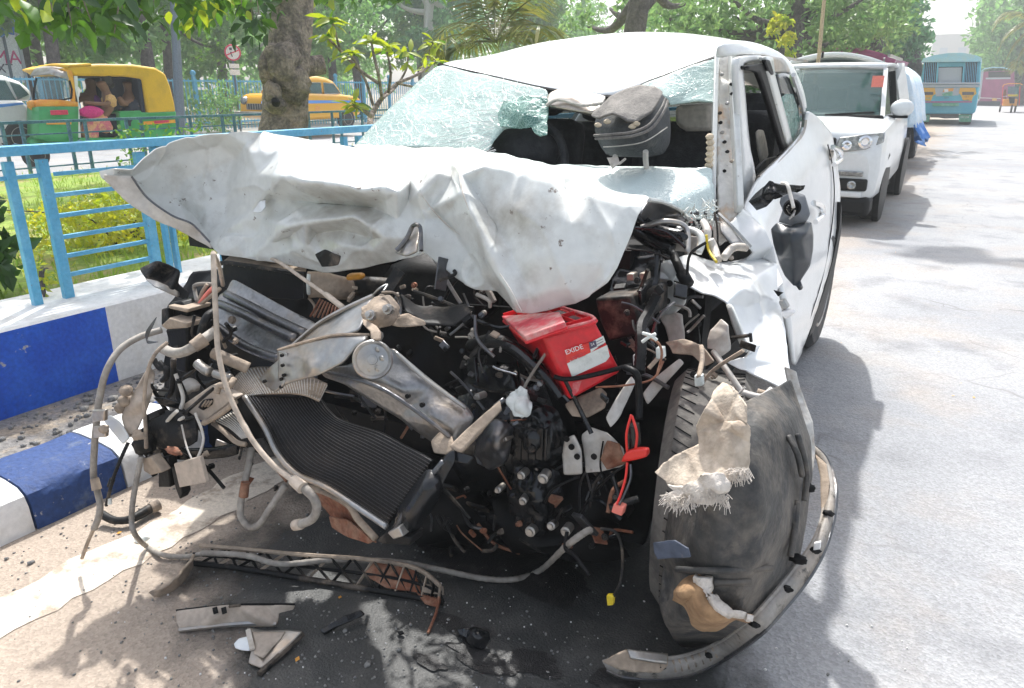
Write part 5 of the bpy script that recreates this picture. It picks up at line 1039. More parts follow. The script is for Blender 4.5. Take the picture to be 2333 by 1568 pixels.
# ------------------------------------------------- windscreen, three torn sheets
sheet('windscreen', [(998, 150, 2.85), (1060, 163, 2.81), (1120, 177, 2.77), (1185, 192, 2.72), (1250, 207, 2.67), (1248, 240, 2.63), (1240, 225, 2.64), (1205, 245, 2.6), (1185, 275, 2.57), (1180, 292, 2.54), (1150, 294, 2.53), (1125, 322, 2.48), (1114, 346, 2.44), (1062, 344, 2.42), (980, 340, 2.42), (900, 340, 2.42), (803, 340, 2.42), (835, 305, 2.5), (880, 258, 2.58), (930, 210, 2.7)],
      [(1050, 230, 2.66), (1150, 240, 2.62), (950, 270, 2.57), (1050, 300, 2.5)], M['crack'], wr, sub=3, it=2, noise=(.008, 5), thick=.004, rag=0)
sheet('crazed_glass_flap', [(1150, 232, 2.58), (1205, 222, 2.58), (1248, 225, 2.58), (1250, 262, 2.54), (1248, 310, 2.47), (1232, 314, 2.46), (1218, 305, 2.47), (1210, 292, 2.49), (1190, 294, 2.5), (1160, 292, 2.5), (1140, 290, 2.51), (1136, 262, 2.55)], [(1200, 262, 2.5)], M['web'], wr, sub=4, it=1, noise=(.012, 9), thick=.004, rag=2)
sheet('windscreen_corner', [(1634, 133, 2.76), (1580, 150, 2.72), (1500, 180, 2.66), (1440, 205, 2.6), (1520, 225, 2.58), (1528, 240, 2.58), (1552, 236, 2.6), (1590, 231, 2.62), (1622, 234, 2.63), (1630, 240, 2.63)], [(1580, 195, 2.66)], M['crack'], wr, sub=3, it=1, noise=(.006, 7), thick=.004, rag=1)
sheet('windscreen_remnant', [(1062, 345, 2.42), (1120, 350, 2.42), (1180, 362, 2.4), (1235, 372, 2.4), (1262, 380, 2.4), (1340, 380, 2.4), (1420, 383, 2.4), (1500, 387, 2.4), (1560, 388, 2.41), (1608, 382, 2.42), (1622, 386, 2.42), (1624, 440, 2.38), (1630, 500, 2.34), (1600, 502, 2.3), (1540, 500, 2.24), (1500, 470, 2.2), (1400, 440, 2.2), (1300, 405, 2.24), (1200, 385, 2.3), (1100, 365, 2.36)],
      [(1450, 420, 2.26), (1560, 450, 2.28)], M['crackw'], wr, sub=3, it=2, noise=(.012, 5), thick=.004, rag=1.2)
m = MB()
for k in range(150):
    u = random.random() ** .6; x = 1540 + 90 * u; y = 470 + rnd(0, 62) - 30 * (u - .5); p = at(x, y, 2.24 + rnd(-.03, .03)); m.bar(p, p + rdir() * rnd(.008, .03), .0025)
m.build('glass_threads', M['paper'], wr, kind='stuff')
for k in range(14):
    p = at(rnd(1560, 1635), rnd(485, 535), 2.24); MB().blob(p, rnd(.004, .01), 6, 4, .4).build('glass_crumb', M['pinkc'] if k % 4 == 0 else M['steeld'], wr)
# ------------------------------------------------- hood, folded like paper
HT = [(228, 390, 1.30), (262, 383, 1.32), (300, 384, 1.36), (325, 360, 1.41), (350, 341, 1.45), (385, 324, 1.49), (425, 312, 1.53), (480, 306, 1.57), (520, 303, 1.6), (556, 300, 1.62), (600, 306, 1.66), (660, 314, 1.74), (740, 325, 1.84), (800, 338, 1.9), (850, 350, 1.94), (868, 364, 1.86), (885, 376, 1.8), (905, 384, 1.76), (918, 402, 1.69), (935, 412, 1.63), (950, 394, 1.66), (985, 378, 1.69), (1030, 370, 1.72), (1046, 366, 1.73), (1052, 345, 1.76), (1062, 340, 1.78), (1100, 350, 1.8), (1160, 362, 1.83), (1230, 375, 1.86), (1300, 402, 1.8), (1400, 436, 1.76), (1470, 452, 1.75), (1478, 456, 1.74),
      (1466, 470, 1.69), (1453, 492, 1.66), (1440, 528, 1.64), (1424, 566, 1.62), (1405, 610, 1.6), (1382, 646, 1.58), (1345, 672, 1.58), (1296, 692, 1.565), (1250, 706, 1.555), (1212, 714, 1.545), (1195, 712, 1.54), (1172, 704, 1.545), (1150, 680, 1.555), (1134, 662, 1.565), (1087, 658, 1.56), (1060, 646, 1.56), (1039, 633, 1.56), (1005, 606, 1.56), (970, 578, 1.56), (945, 585, 1.57), (903, 593, 1.565), (860, 603, 1.565), (830, 610, 1.565), (780, 617, 1.565), (738, 621, 1.565), (700, 612, 1.56), (640, 598, 1.555), (560, 588, 1.53), (500, 580, 1.5), (482, 562, 1.5),
      (455, 542, 1.49), (427, 527, 1.47), (390, 510, 1.44), (354, 497, 1.41), (320, 480, 1.38), (299, 465, 1.36), (272, 442, 1.33), (251, 421, 1.31), (232, 404, 1.3)]
HI = [(300, 400, 1.4), (330, 440, 1.43), (380, 490, 1.47), (430, 515, 1.5), (470, 530, 1.53), (360, 370, 1.48), (430, 345, 1.56), (500, 330, 1.62), (420, 410, 1.55), (400, 450, 1.52), (470, 470, 1.56), (450, 500, 1.55), (520, 420, 1.62), (480, 390, 1.6), (540, 360, 1.65), (520, 500, 1.58), (560, 330, 1.615), (573, 350, 1.59), (590, 400, 1.565), (605, 440, 1.555), (575, 480, 1.57), (548, 505, 1.55), (510, 530, 1.54), (496, 545, 1.52),
      (640, 345, 1.6), (720, 355, 1.69), (800, 365, 1.76), (643, 404, 1.47), (690, 414, 1.465), (740, 418, 1.48), (790, 424, 1.49), (819, 434, 1.5), (845, 400, 1.62), (870, 430, 1.52), (905, 438, 1.53),
      (618, 452, 1.6), (660, 456, 1.6), (720, 462, 1.605), (790, 468, 1.6), (640, 485, 1.58), (600, 500, 1.575), (654, 517, 1.51), (700, 508, 1.505), (760, 500, 1.5), (804, 494, 1.495), (840, 515, 1.51), (878, 542, 1.52), (905, 500, 1.565), (850, 474, 1.59), (930, 460, 1.6), (945, 500, 1.59), (950, 545, 1.565),
      (620, 550, 1.55), (700, 560, 1.54), (780, 560, 1.535), (850, 570, 1.535), (560, 540, 1.55), (590, 530, 1.57), (540, 560, 1.52), (660, 536, 1.57), (720, 530, 1.57), (780, 522, 1.565), (840, 540, 1.56), (740, 590, 1.555), (640, 580, 1.55),
      (960, 440, 1.585), (1000, 400, 1.63), (1035, 410, 1.65), (975, 480, 1.6), (1010, 500, 1.61), (1040, 530, 1.605), (1010, 560, 1.585), (1080, 590, 1.58), (1060, 560, 1.6), (1100, 620, 1.555),
      (1050, 400, 1.6), (1056, 440, 1.555), (1072, 480, 1.54), (1095, 525, 1.525), (1120, 580, 1.51), (1145, 630, 1.515), (1175, 680, 1.515), (1075, 420, 1.625), (1100, 470, 1.61), (1130, 520, 1.59), (1165, 570, 1.56), (1195, 640, 1.54), (1205, 680, 1.535),
      (1110, 378, 1.63), (1180, 393, 1.63), (1260, 412, 1.63), (1350, 447, 1.64), (1430, 470, 1.655), (1200, 480, 1.575), (1300, 510, 1.58), (1390, 530, 1.6), (1220, 580, 1.545), (1300, 600, 1.55), (1370, 600, 1.58), (1250, 660, 1.54), (1310, 655, 1.555)]
sheet('cowl', [(800, 334, 2.4), (900, 337, 2.4), (1062, 341, 2.38), (1075, 360, 2.2), (1045, 380, 2.1), (935, 420, 2.0), (868, 372, 2.1), (840, 352, 2.2)], [(950, 365, 2.25)], M['wreckd'], wr, sub=3, it=1, noise=(.012, 9), thick=.004, rag=1)
sheet('hood', HT, HI, M['wreck'], wr, sub=4, it=1, noise=(.005, 7, .007), thick=.003, lev=2)
# rolled rim, torn lips and the hood's bare underside
hp = pts([(300, 466, 1.355), (354, 498, 1.405), (427, 528, 1.465), (482, 564, 1.49)]); MB().tube(hp, .004, 6, 5).build('hood_rim', M['wreckd'], wr)
sheet('hood_inner_rim', [(300, 400, 1.36), (330, 450, 1.39), (390, 490, 1.43), (440, 510, 1.47), (470, 540, 1.49), (484, 566, 1.49), (450, 548, 1.475), (400, 520, 1.44), (350, 500, 1.4), (290, 462, 1.34), (240, 412, 1.295), (236, 398, 1.29), (270, 400, 1.33)], [], M['wreckd'], wr, sub=3, it=1, noise=(.004, 12), thick=.004)
hp = pts([(300, 402, 1.352), (335, 450, 1.38), (390, 490, 1.42), (432, 507, 1.455), (450, 522, 1.465), (478, 552, 1.47)]); MB().tube(hp, .0035, 5, 5).build('hood_crease', M['steeld'], wr)
sheet('torn_lip', Z4((1120, 600, 1.55), (1150, 560, 1.56), (1190, 545, 1.57), (1190, 590, 1.55), (1165, 625, 1.53), (1110, 625, 1.54)), [], M['white'], wr, sub=3, it=1, noise=(.006, 20), thick=.003, rag=2)
sheet('torn_lip', Z4((1640, 410, 1.6), (1700, 440, 1.55), (1760, 485, 1.5), (1785, 470, 1.51), (1740, 290, 1.75), (1720, 330, 1.7)), [], M['wreckd'], wr, sub=3, it=1, noise=(.006, 18), thick=.003, rag=2)
sheet('torn_lip', Z4((1850, 320, 1.8), (1960, 360, 1.75), (2060, 410, 1.7), (2100, 440, 1.66), (2050, 470, 1.66), (1990, 430, 1.7), (1900, 380, 1.74)), [], M['wreckd'], wr, sub=3, it=1, noise=(.01, 16), thick=.003, rag=2)
sheet('torn_lip', Z4((1500, 880, 1.42), (1560, 850, 1.42), (1660, 890, 1.42), (1640, 950, 1.42), (1540, 960, 1.42)), [], M['blkd'], wr, sub=3, it=1, noise=(.006, 20), thick=.003, rag=2)
for P in (((1056, 350, 1.73), (1049, 380, 1.64), (1054, 430, 1.555), (1070, 478, 1.53)), ((960, 440, 1.575), (990, 480, 1.595), (1030, 520, 1.595), (1070, 545, 1.59)), ((1140, 622, 1.49), (1165, 660, 1.475), (1190, 708, 1.47)), ((804, 494, 1.51), (840, 515, 1.52), (880, 542, 1.525))):
    MB().tube([p + V((0, -.004, 0)) for p in pts(list(P))], [.0012, .0022, .001], 5, 6).build('hood_crease', M['wreckd'], wr)
sheet('hood_underside', [(1478, 456, 1.8), (1510, 462, 2.0), (1545, 480, 2.22), (1568, 502, 2.22), (1548, 516, 2.18), (1500, 510, 2.14), (1462, 500, 1.9), (1455, 492, 1.74)], [(1510, 485, 2.2)], M['steeld'], wr, sub=3, it=2, thick=.004)
hp = pts([(1478, 455, 1.77), (1515, 462, 2.0), (1550, 480, 2.21), (1572, 503, 2.21)]); MB().tube(hp, .006, 6, 5).build('hood_rim', M['wreck'], wr)
sheet('hood_latch_panel', Z4((2000, 880, 1.5), (2060, 780, 1.52), (2110, 700, 1.54), (2150, 700, 1.54), (2140, 800, 1.5), (2130, 870, 1.47), (2060, 900, 1.47)), [], M['steel'], wr, sub=3, it=1, noise=(.006, 14), thick=.004)
hp = pts(Z4((2000, 860, 1.48), (2060, 790, 1.5), (2100, 710, 1.51), (2130, 700, 1.5), (2150, 730, 1.5), (2155, 860, 1.47))); MB().tube(hp, .006, 6, 5).build('hood_latch', M['steeld'], wr)
for k in range(40):
    p = at(rnd(1080, 1400), rnd(400, 640), 1.3); 
# ------------------------------------------------- wing, inner wing and hinge post
sheet('front_wing', [(1515, 597, 2.02), (1574, 584, 2.15), (1620, 600, 2.2), (1662, 602, 2.3), (1700, 590, 2.4), (1735, 585, 2.45), (1768, 602, 2.4), (1785, 648, 2.3), (1768, 664, 2.26), (1778, 700, 2.2), (1788, 760, 2.08), (1795, 830, 1.96), (1804, 912, 1.86), (1788, 893, 1.86), (1740, 868, 1.86), (1690, 846, 1.86), (1655, 826, 1.86), (1690, 815, 1.88), (1702, 797, 1.88), (1680, 750, 1.92), (1654, 690, 1.94), (1625, 675, 1.94), (1599, 669, 1.94), (1563, 651, 1.94), (1530, 640, 1.94), (1503, 640, 1.95), (1502, 605, 2.0)],
      [(1600, 625, 2.05), (1660, 640, 2.05), (1720, 640, 2.16), (1700, 700, 2.02), (1740, 720, 2.1), (1730, 790, 1.96), (1765, 830, 1.94), (1690, 660, 2.0), (1745, 680, 2.16)], M['white'], wr, sub=4, it=1, noise=(.006, 6, .006), thick=.004)
sheet('hinge_post', [(1690, 478, 2.5), (1712, 495, 2.48), (1738, 520, 2.44), (1762, 560, 2.42), (1770, 602, 2.38), (1735, 588, 2.42), (1692, 594, 2.36), (1715, 575, 2.36), (1680, 545, 2.34), (1640, 520, 2.3), (1668, 505, 2.38)], [(1720, 540, 2.4)], M['white'], wr, sub=3, it=1, noise=(.008, 8), thick=.006)
sheet('inner_wing', Z5((1605, 860, 1.98), (1660, 845, 1.98), (1740, 900, 1.95), (1700, 975, 1.93), (1785, 1005, 1.9), (1780, 1110, 1.9), (1720, 1170, 1.9), (1620, 1195, 1.93), (1604, 1050, 1.97)), [], M['wreck'], wr, sub=3, it=1, noise=(.005, 14), thick=.004)
sheet('inner_wing', Z5((1620, 1195, 1.92), (1720, 1165, 1.9), (1760, 1180, 1.9), (1775, 1330, 1.88), (1720, 1390, 1.88), (1690, 1400, 1.88), (1650, 1250, 1.9)), [], M['wreckd'], wr, sub=3, it=1, noise=(.006, 14), thick=.004, rag=1)
for p in Z5((1665, 1095), (1680, 985)): MB().lathe(at(p[0], p[1], 1.885), (0, -1, 0), [(.009, 0), (.009, .004)], 10).build('hole', M['blk'], wr)
sheet('wing_flange', [(1654, 690, 1.92), (1668, 695, 1.9), (1690, 750, 1.87), (1706, 800, 1.85), (1696, 806, 1.85), (1676, 760, 1.88)], [], M['wreck'], wr, sub=2, it=1, thick=.006)
sheet('wing_stay', Z5((1930, 1280, 1.84), (2000, 1205, 1.86), (2050, 1250, 1.84), (2060, 1400, 1.82), (2000, 1440, 1.82), (1960, 1400, 1.82), (1920, 1390, 1.83)), [], M['wreckd'], wr, sub=3, it=1, noise=(.01, 16), thick=.004, rag=1)
def rod(nm, l, r, mat, d=None, n=7, rib=0, sub=6): return hose(nm, l, r, M[mat], wr, d, n, sub, rib)
rod('stay_rod', [(1625, 800, 1.82), (1660, 850, 1.78), (1690, 895, 1.76)], .008, 'wreckd'); rod('stay_rod', [(1690, 895, 1.76), (1735, 905, 1.76), (1760, 888, 1.78)], .01, 'wreckd')
rod('wing_bracket', [(1725, 895, 1.8), (1760, 905, 1.8), (1790, 915, 1.8)], .012, 'dust')
rod('washer_tube', Z6((790, 620, 2.1), (900, 625, 2.1), (970, 660, 2.08), (985, 730, 2.06), (960, 800, 2.04)), .011, 'wreck')
rod('washer_tube', Z6((800, 650, 2.1), (880, 660, 2.1), (930, 700, 2.08), (940, 780, 2.04)), .009, 'dust')
rod('bonnet_strut', Z6((690, 590, 2.1), (740, 760, 2.02), (800, 900, 1.96), (850, 1020, 1.9)), .013, 'blkd')
rod('strut_joint', Z6((830, 960, 1.9), (880, 1050, 1.88)), .018, 'blk')
for l in ([(1000, 560, 2.2), (1030, 640, 2.15), (1020, 720, 2.15)], [(1050, 700, 2.1), (1080, 760, 2.1), (1110, 860, 2.05)], [(1160, 840, 2.1), (1230, 760, 2.15), (1330, 760, 2.2)]): rod('hinge_strip', Z6(*l), .012, 'wreckd')
rod('wire', Z6((1020, 660, 2.1), (1040, 780, 2.08), (1100, 870, 2.02)), .004, 'yel')
sheet('hinge_plate', Z6((1120, 560, 2.32), (1180, 570, 2.32), (1330, 750, 2.28), (1240, 765, 2.26), (1130, 640, 2.28)), [], M['steel'], wr, sub=2, it=1, thick=.006)
sheet('wing_clip', Z6((1545, 1090, 2.2), (1620, 1110, 2.2), (1580, 1140, 2.2)), [], M['blk'], wr, sub=1, it=0, thick=.004)
slab('side_repeater', Z6((1600, 1260), (1690, 1250), (1715, 1275), (1625, 1320)), (0, .03, 0), M['whitep'], wr, 2.12, .005)
slab('repeater_holder', Z6((1580, 1180), (1620, 1165), (1660, 1230), (1610, 1255)), (0, .03, 0), M['steel'], wr, 2.13, .004)
# ------------------------------------------------- hanging door mirror
M['plumb'] = pm('grey_plastic', (.13, .14, .15), .5, fine=.1)
M['mirb'] = pm('blue_black_plastic', (.016, .022, .03), .3, 0, (.03, .036, .042), 9, bump=.03)
mi = bpy.data.objects.new('door_mirror', None); COL.objects.link(mi); mi.parent = wr; BASE[mi] = BASE[wr]
def msheet(nm, l, inn, mat, **k): return sheet(nm, l, inn, M[mat], mi, **k)
msheet('mirror_arm', Z6((1345, 405, 2.36), (1400, 340, 2.38), (1460, 290, 2.38), (1520, 250, 2.36), (1610, 268, 2.32), (1712, 272, 2.28), (1712, 312, 2.28), (1620, 318, 2.3), (1560, 330, 2.32), (1440, 368, 2.34)), Z6((1500, 300, 2.3)), 'blkg', sub=3, it=1, thick=.04, off=-1)
msheet('mirror_cap', Z6((1570, 565, 2.22), (1522, 615, 2.22), (1540, 720, 2.22), (1562, 800, 2.21), (1590, 890, 2.2), (1630, 980, 2.2), (1700, 1058, 2.19), (1742, 1050, 2.19), (1760, 1010, 2.2), (1830, 900, 2.22), (1852, 780, 2.24), (1855, 660, 2.24), (1840, 565, 2.24), (1800, 555, 2.23), (1680, 590, 2.2)), Z6((1680, 720, 2.13), (1760, 700, 2.15), (1620, 720, 2.16), (1700, 860, 2.14), (1700, 960, 2.16), (1600, 650, 2.17), (1800, 650, 2.17), (1610, 840, 2.165), (1790, 840, 2.17), (1690, 640, 2.14)), 'mirb', sub=3, it=1, thick=.03, off=-1)
msheet('mirror_housing', Z6((1600, 370, 2.24), (1690, 322, 2.24), (1790, 350, 2.25), (1830, 500, 2.23), (1800, 560, 2.22), (1680, 590, 2.2), (1580, 560, 2.22), (1615, 470, 2.23), (1590, 410, 2.24)), Z6((1700, 500, 2.19)), 'plumb', sub=3, it=1, thick=.03, off=-1)
c = at(*Z6((1690, 450))[0], 2.18); MB().lathe(c, (.1, -1, .15), [(.022, -.004), (.024, .006), (.019, .01), (.016, -.002), (.001, -.006)], 20).build('mirror_socket', M['blk'], mi)
for k in range(9): MB().bar(c + rdir() * .012 + V((0, -.01, 0)), c + rdir() * .02 + V((0, -.014, -.01)), .004).build('socket_piece', M['steel' if k % 2 else 'blk'], mi)
hose('mirror_cable', Z6((1610, 258, 2.24), (1650, 270, 2.2), (1675, 350, 2.18), (1700, 450, 2.16)), .005, M['wreckd'], mi)
# ------------------------------------------------- dark depth of the engine bay
random.seed(15)
sheet('bay_dark_backing', [(440, 620, 1.75), (700, 600, 1.9), (960, 580, 2.05), (1300, 600, 2.15), (1470, 480, 2.3), (1570, 505, 2.35), (1580, 640, 2.2), (1600, 800, 2.1), (1570, 900, 2.05), (1520, 1100, 2.0), (1470, 1250, 1.95), (1200, 1290, 1.9), (900, 1240, 1.85), (600, 1180, 1.75), (430, 1120, 1.65), (380, 900, 1.6), (390, 720, 1.65)], [(900, 900, 1.95), (1250, 950, 2.05), (650, 950, 1.8)], M['blk'], wr, sub=4, it=1, noise=(.05, 6), thick=.02)  # added black backing that stops light coming through the bay
def dsheet(nm, l, mat, inn=(), **k):
    k.setdefault('sub', 3); k.setdefault('it', 1); k.setdefault('noise', (.006, 12)); k.setdefault('thick', .004); return sheet(nm, l, list(inn), M[mat], wr, **k)
def P_(nm, l, d, dep, mat, b=.004): return slab(nm, l, (0, dep, 0), M[mat], wr, d, b)
# engine and gearbox
def lump(nm, x, y, d, r, mat, amp=.25, fr=5): return MB().blob(at(x, y, d), r, 14, 10, amp, fr).build(nm, M[mat], wr, ang=None)
lump('engine_block', 1150, 980, 1.72, (.2, .16, .2), 'blkg', .35, 6); lump('gearbox', 1000, 1130, 1.68, (.24, .16, .13), 'blk', .4, 5); lump('engine_cover', 1010, 660, 1.85, (.22, .14, .12), 'blk', .3, 4); lump('alternator', 1330, 1150, 1.75, (.14, .12, .12), 'blk', .4, 6); lump('sump', 1250, 1190, 1.66, (.22, .14, .07), 'blk', .4, 6)
dsheet('engine_casting', ZA((1020, 540, 1.5), (1100, 520, 1.48), (1180, 440, 1.5), (1250, 450, 1.52), (1310, 560, 1.52), (1330, 700, 1.52), (1240, 800, 1.5), (1150, 770, 1.48), (1040, 770, 1.5), (1010, 650, 1.5)), 'blkg', ZA((1130, 640, 1.44), (1240, 620, 1.47)), sub=4, noise=(.015, 22), thick=.02)
dsheet('engine_casting', ZA((1060, 800, 1.52), (1180, 790, 1.5), (1290, 850, 1.52), (1300, 950, 1.52), (1260, 1130, 1.5), (1160, 1230, 1.48), (1080, 1180, 1.5), (1020, 1080, 1.5), (1030, 900, 1.5)), 'blkg', ZA((1150, 950, 1.45), (1200, 1050, 1.45)), sub=4, noise=(.015, 22), thick=.02)
dsheet('engine_casting', ZA((780, 730, 1.46), (830, 560, 1.46), (920, 510, 1.45), (1010, 560, 1.46), (990, 680, 1.44), (960, 780, 1.43), (880, 820, 1.43), (800, 790, 1.44)), 'steeld', ZA((900, 650, 1.4)), noise=(.006, 18), thick=.012)
for k in range(5): p = pts(ZA((1050 + k * 45, 560, 1.45), (1045 + k * 45, 760, 1.45))); MB().bar(p[0], p[1], .008, .02).build('casting_rib', M['blkg'], wr, bevel=.002)
for zx, zy, r in ((1200, 880, .014), (1065, 860, .011), (1075, 1020, .011), (1120, 1210, .014), (1250, 1175, .011), (790, 370, .009), (920, 950, .009), (965, 635, .006), (938, 710, .006), (1340, 1210, .013)):
    q = at(*ZA((zx, zy))[0], 1.425); b = MB().lathe(q, (rnd(-.2, .2), -1, rnd(0, .3)), [(r, -.03), (r, 0), (r * .6, .002), (r * .6, .008), (.001, .008)], 12).build('bolt', M['alu'], wr)
dsheet('broken_casting', ZA((1000, 400, 1.44), (1060, 310, 1.46), (1110, 330, 1.46), (1110, 400, 1.45), (1130, 440, 1.43), (1110, 490, 1.41), (1070, 500, 1.4), (1020, 450, 1.42)), 'paper', ZA((1060, 430, 1.4)), noise=(.012, 30), thick=.015, rag=1.5)
dsheet('wiring_loom_cover', ZA((760, 180, 1.6), (880, 170, 1.58), (1030, 230, 1.57), (1050, 330, 1.55), (900, 350, 1.55), (770, 300, 1.58)), 'blkg', noise=(.01, 16), thick=.02)
rod('chrome_clip', ZA((890, 180, 1.52), (930, 200, 1.52), (1040, 230, 1.52)), .004, 'chrome')
rod('inlet_hose', ZA((760, 120, 1.55), (860, 40, 1.55), (1000, 60, 1.53), (1130, 160, 1.5), (1230, 260, 1.48), (1310, 370, 1.48)), .012, 'blkg', rib=.05); rod('hose', ZA((750, 60, 1.6), (900, 20, 1.58), (1060, 100, 1.55), (1200, 230, 1.52)), .02, 'blk')
# battery tray, chassis plates under it
dsheet('battery_tray', ZA((1340, 420, 1.52), (1450, 360, 1.54), (1560, 310, 1.56), (1600, 350, 1.56), (1590, 440, 1.54), (1480, 500, 1.52), (1380, 490, 1.5)), 'dust'); dsheet('chassis_plate', ZA((1340, 630, 1.5), (1400, 600, 1.5), (1440, 700, 1.5), (1450, 850, 1.5), (1335, 850, 1.5), (1325, 720, 1.5)), 'wreckd')
dsheet('chassis_plate', ZA((1450, 600, 1.54), (1500, 560, 1.54), (1600, 590, 1.55), (1700, 690, 1.56), (1720, 790, 1.56), (1570, 830, 1.54), (1470, 840, 1.53)), 'wreckd', noise=(.01, 10), rag=1)
dsheet('chassis_plate', ZA((1600, 640, 1.545), (1680, 660, 1.55), (1720, 780, 1.55), (1600, 820, 1.53), (1560, 750, 1.53)), 'rust', noise=(.01, 16), rag=1)
for zx, zy in ((1380, 680), (1415, 740), (1350, 630), (1520, 740)): q = at(*ZA((zx, zy))[0], 1.488); MB().lathe(q, (0, -1, 0), [(.008, 0), (.008, .004)], 10).build('hole', M['blk'], wr)
dsheet('chassis_strip', ZA((1590, 500, 1.5), (1660, 370, 1.54), (1750, 240, 1.6), (1775, 280, 1.6), (1720, 400, 1.56), (1660, 520, 1.51), (1620, 560, 1.5)), 'wreckd'); dsheet('chassis_strip', ZA((1820, 350, 1.66), (1900, 250, 1.7), (2050, 130, 1.74), (2080, 160, 1.74), (1950, 300, 1.7), (1850, 420, 1.66)), 'wreckd')
dsheet('wing_bracket', ZA((1970, 30, 1.75), (2080, 10, 1.75), (2200, 60, 1.74), (2270, 150, 1.72), (2200, 180, 1.72), (2130, 110, 1.73), (2020, 100, 1.74)), 'dust', noise=(.015, 16), rag=1)
dsheet('black_carrier', Z5((1400, 840, 1.9), (1620, 800, 1.9), (1610, 1000, 1.86), (1600, 1060, 1.84), (1300, 1100, 1.8), (1330, 960, 1.85)), 'blkg', noise=(.012, 14), thick=.02)
P_('fuse_box', Z5((1210, 1080), (1440, 1060), (1490, 1200), (1480, 1310), (1300, 1350), (1240, 1220)), 1.72, .12, 'blkd', .008); P_('fuse_box', Z5((1460, 1040), (1590, 1020), (1590, 1180), (1490, 1240)), 1.78, .1, 'blkd', .008)
for zx, zy in ((1430, 950), (1510, 945)): P_('relay', Z5((zx - 22, zy - 22), (zx + 25, zy - 25), (zx + 28, zy + 22), (zx - 20, zy + 25)), 1.8, .03, 'steel', .003)
for l in ([(1440, 640), (1560, 720), (1700, 780)], [(1450, 560), (1600, 660), (1780, 700)]): rod('pipe', [p + (1.95,) for p in Z5(*l)], .02, 'blkg')
for k in range(6): p = pts(Z5((1500 + k * 22, 790, 1.93), (1520 + k * 22, 850, 1.9))); MB().bar(p[0], p[1], .006, .01).build('grid_bar', M['steeld'], wr)
rod('brake_line', Z5((1500, 640, 1.9), (1650, 600, 1.92), (1780, 640, 1.95), (1790, 800, 1.9)), .008, 'steel')
rod('loom', Z5((1600, 1060, 1.72), (1540, 1180, 1.68), (1500, 1260, 1.62), (1500, 1400, 1.56), (1490, 1540, 1.52)), .014, 'blk', rib=.06, sub=10); rod('loom', Z5((1400, 1510, 1.46), (1450, 1530, 1.45), (1480, 1570, 1.45), (1490, 1700, 1.45), (1490, 1830, 1.43)), .008, 'blk')
# red and white leads by the battery
rod('lead', Z5((1520, 1300, 1.5), (1560, 1330, 1.5), (1610, 1360, 1.5), (1630, 1430, 1.5), (1600, 1560, 1.48)), .003, 'rust'); rod('lead', ZA((1530, 310, 1.45), (1700, 300, 1.45), (1880, 260, 1.5), (1950, 150, 1.55)), .0025, 'rust')
for l in ([(1510, 1295), (1560, 1310), (1600, 1340)], [(1508, 1350), (1550, 1320), (1590, 1300)]): rod('stripped_wire', [p + (1.49,) for p in Z5(*l)], .004, 'paper')
for p in ((1590, 869), (1450, 822), (1502, 806)): P_('connector', [(p[0] - 9, p[1] - 13), (p[0] + 8, p[1] - 13), (p[0] + 10, p[1] + 12), (p[0] - 8, p[1] + 13)], 1.55, .02, 'paper', .003)
rod('lead', [(1598, 790, 1.7), (1600, 820, 1.62), (1592, 860, 1.55)], .006, 'dust')
rod('lead', ZA((1750, 480, 1.42), (1720, 600, 1.4), (1725, 720, 1.4)), .003, 'redw'); rod('lead', ZA((1755, 490, 1.42), (1785, 600, 1.4), (1775, 700, 1.4)), .003, 'redw'); P_('connector', ZA((1715, 560), (1770, 555), (1785, 690), (1720, 700)), 1.41, .03, 'blkg', .003)
dsheet('red_connector', ZA((1690, 770, 1.4), (1722, 705, 1.4), (1790, 690, 1.4), (1855, 690, 1.4), (1860, 735, 1.4), (1780, 755, 1.4)), 'redw', noise=(0, 1), sub=2, thick=.016)
rod('lead', ZA((1725, 780, 1.39), (1715, 870, 1.37), (1690, 960, 1.35), (1660, 1040, 1.33)), .003, 'redw'); rod('lead', ZA((1745, 790, 1.39), (1745, 880, 1.37), (1700, 990, 1.35), (1675, 1040, 1.33)), .003, 'steeld')
P_('salmon_connector', ZA((1640, 1035), (1705, 1060), (1690, 1115), (1622, 1090)), 1.33, .02, 'pinkc', .003)
rod('cable', ZA((1560, 1190, 1.32), (1650, 1210, 1.32), (1690, 1300, 1.32), (1695, 1420, 1.32), (1680, 1530, 1.3), (1640, 1610, 1.3)), .0035, 'blkd'); P_('yellow_connector', [(1381, 1358), (1398, 1358), (1396, 1380), (1383, 1381)], 1.295, .012, 'yel', .002)
rod('cable', ZA((1720, 790, 1.4), (1600, 880, 1.42), (1500, 1000, 1.45), (1420, 1100, 1.45)), .003, 'blk'); rod('cable', ZA((1350, 1210, 1.36), (1340, 1310, 1.34), (1400, 1360, 1.32), (1490, 1480, 1.3)), .005, 'blk')
# ------------------------------------------------- panels and beams torn forward
dsheet('radiator_support', Z9((840, 222, 1.52), (1000, 312, 1.5), (1200, 422, 1.48), (1380, 522, 1.46), (1500, 582, 1.44), (1400, 660, 1.4), (1300, 745, 1.37), (1240, 830, 1.35), (1190, 852, 1.34), (1060, 822, 1.36), (900, 742, 1.38), (760, 642, 1.4), (640, 562, 1.41), (480, 472, 1.43), (560, 450, 1.44), (640, 440, 1.45), (710, 430, 1.46), (740, 352, 1.48), (790, 332, 1.5)), 'beam',
       Z9((900, 330, 1.5), (1050, 420, 1.48), (1250, 520, 1.455), (820, 400, 1.47), (960, 470, 1.45), (1150, 570, 1.43), (1320, 650, 1.4), (760, 440, 1.46), (900, 530, 1.44), (1100, 640, 1.41), (1230, 720, 1.38), (850, 600, 1.42), (1000, 700, 1.4), (1150, 780, 1.37), (700, 520, 1.44)), noise=(.004, 6), it=2)
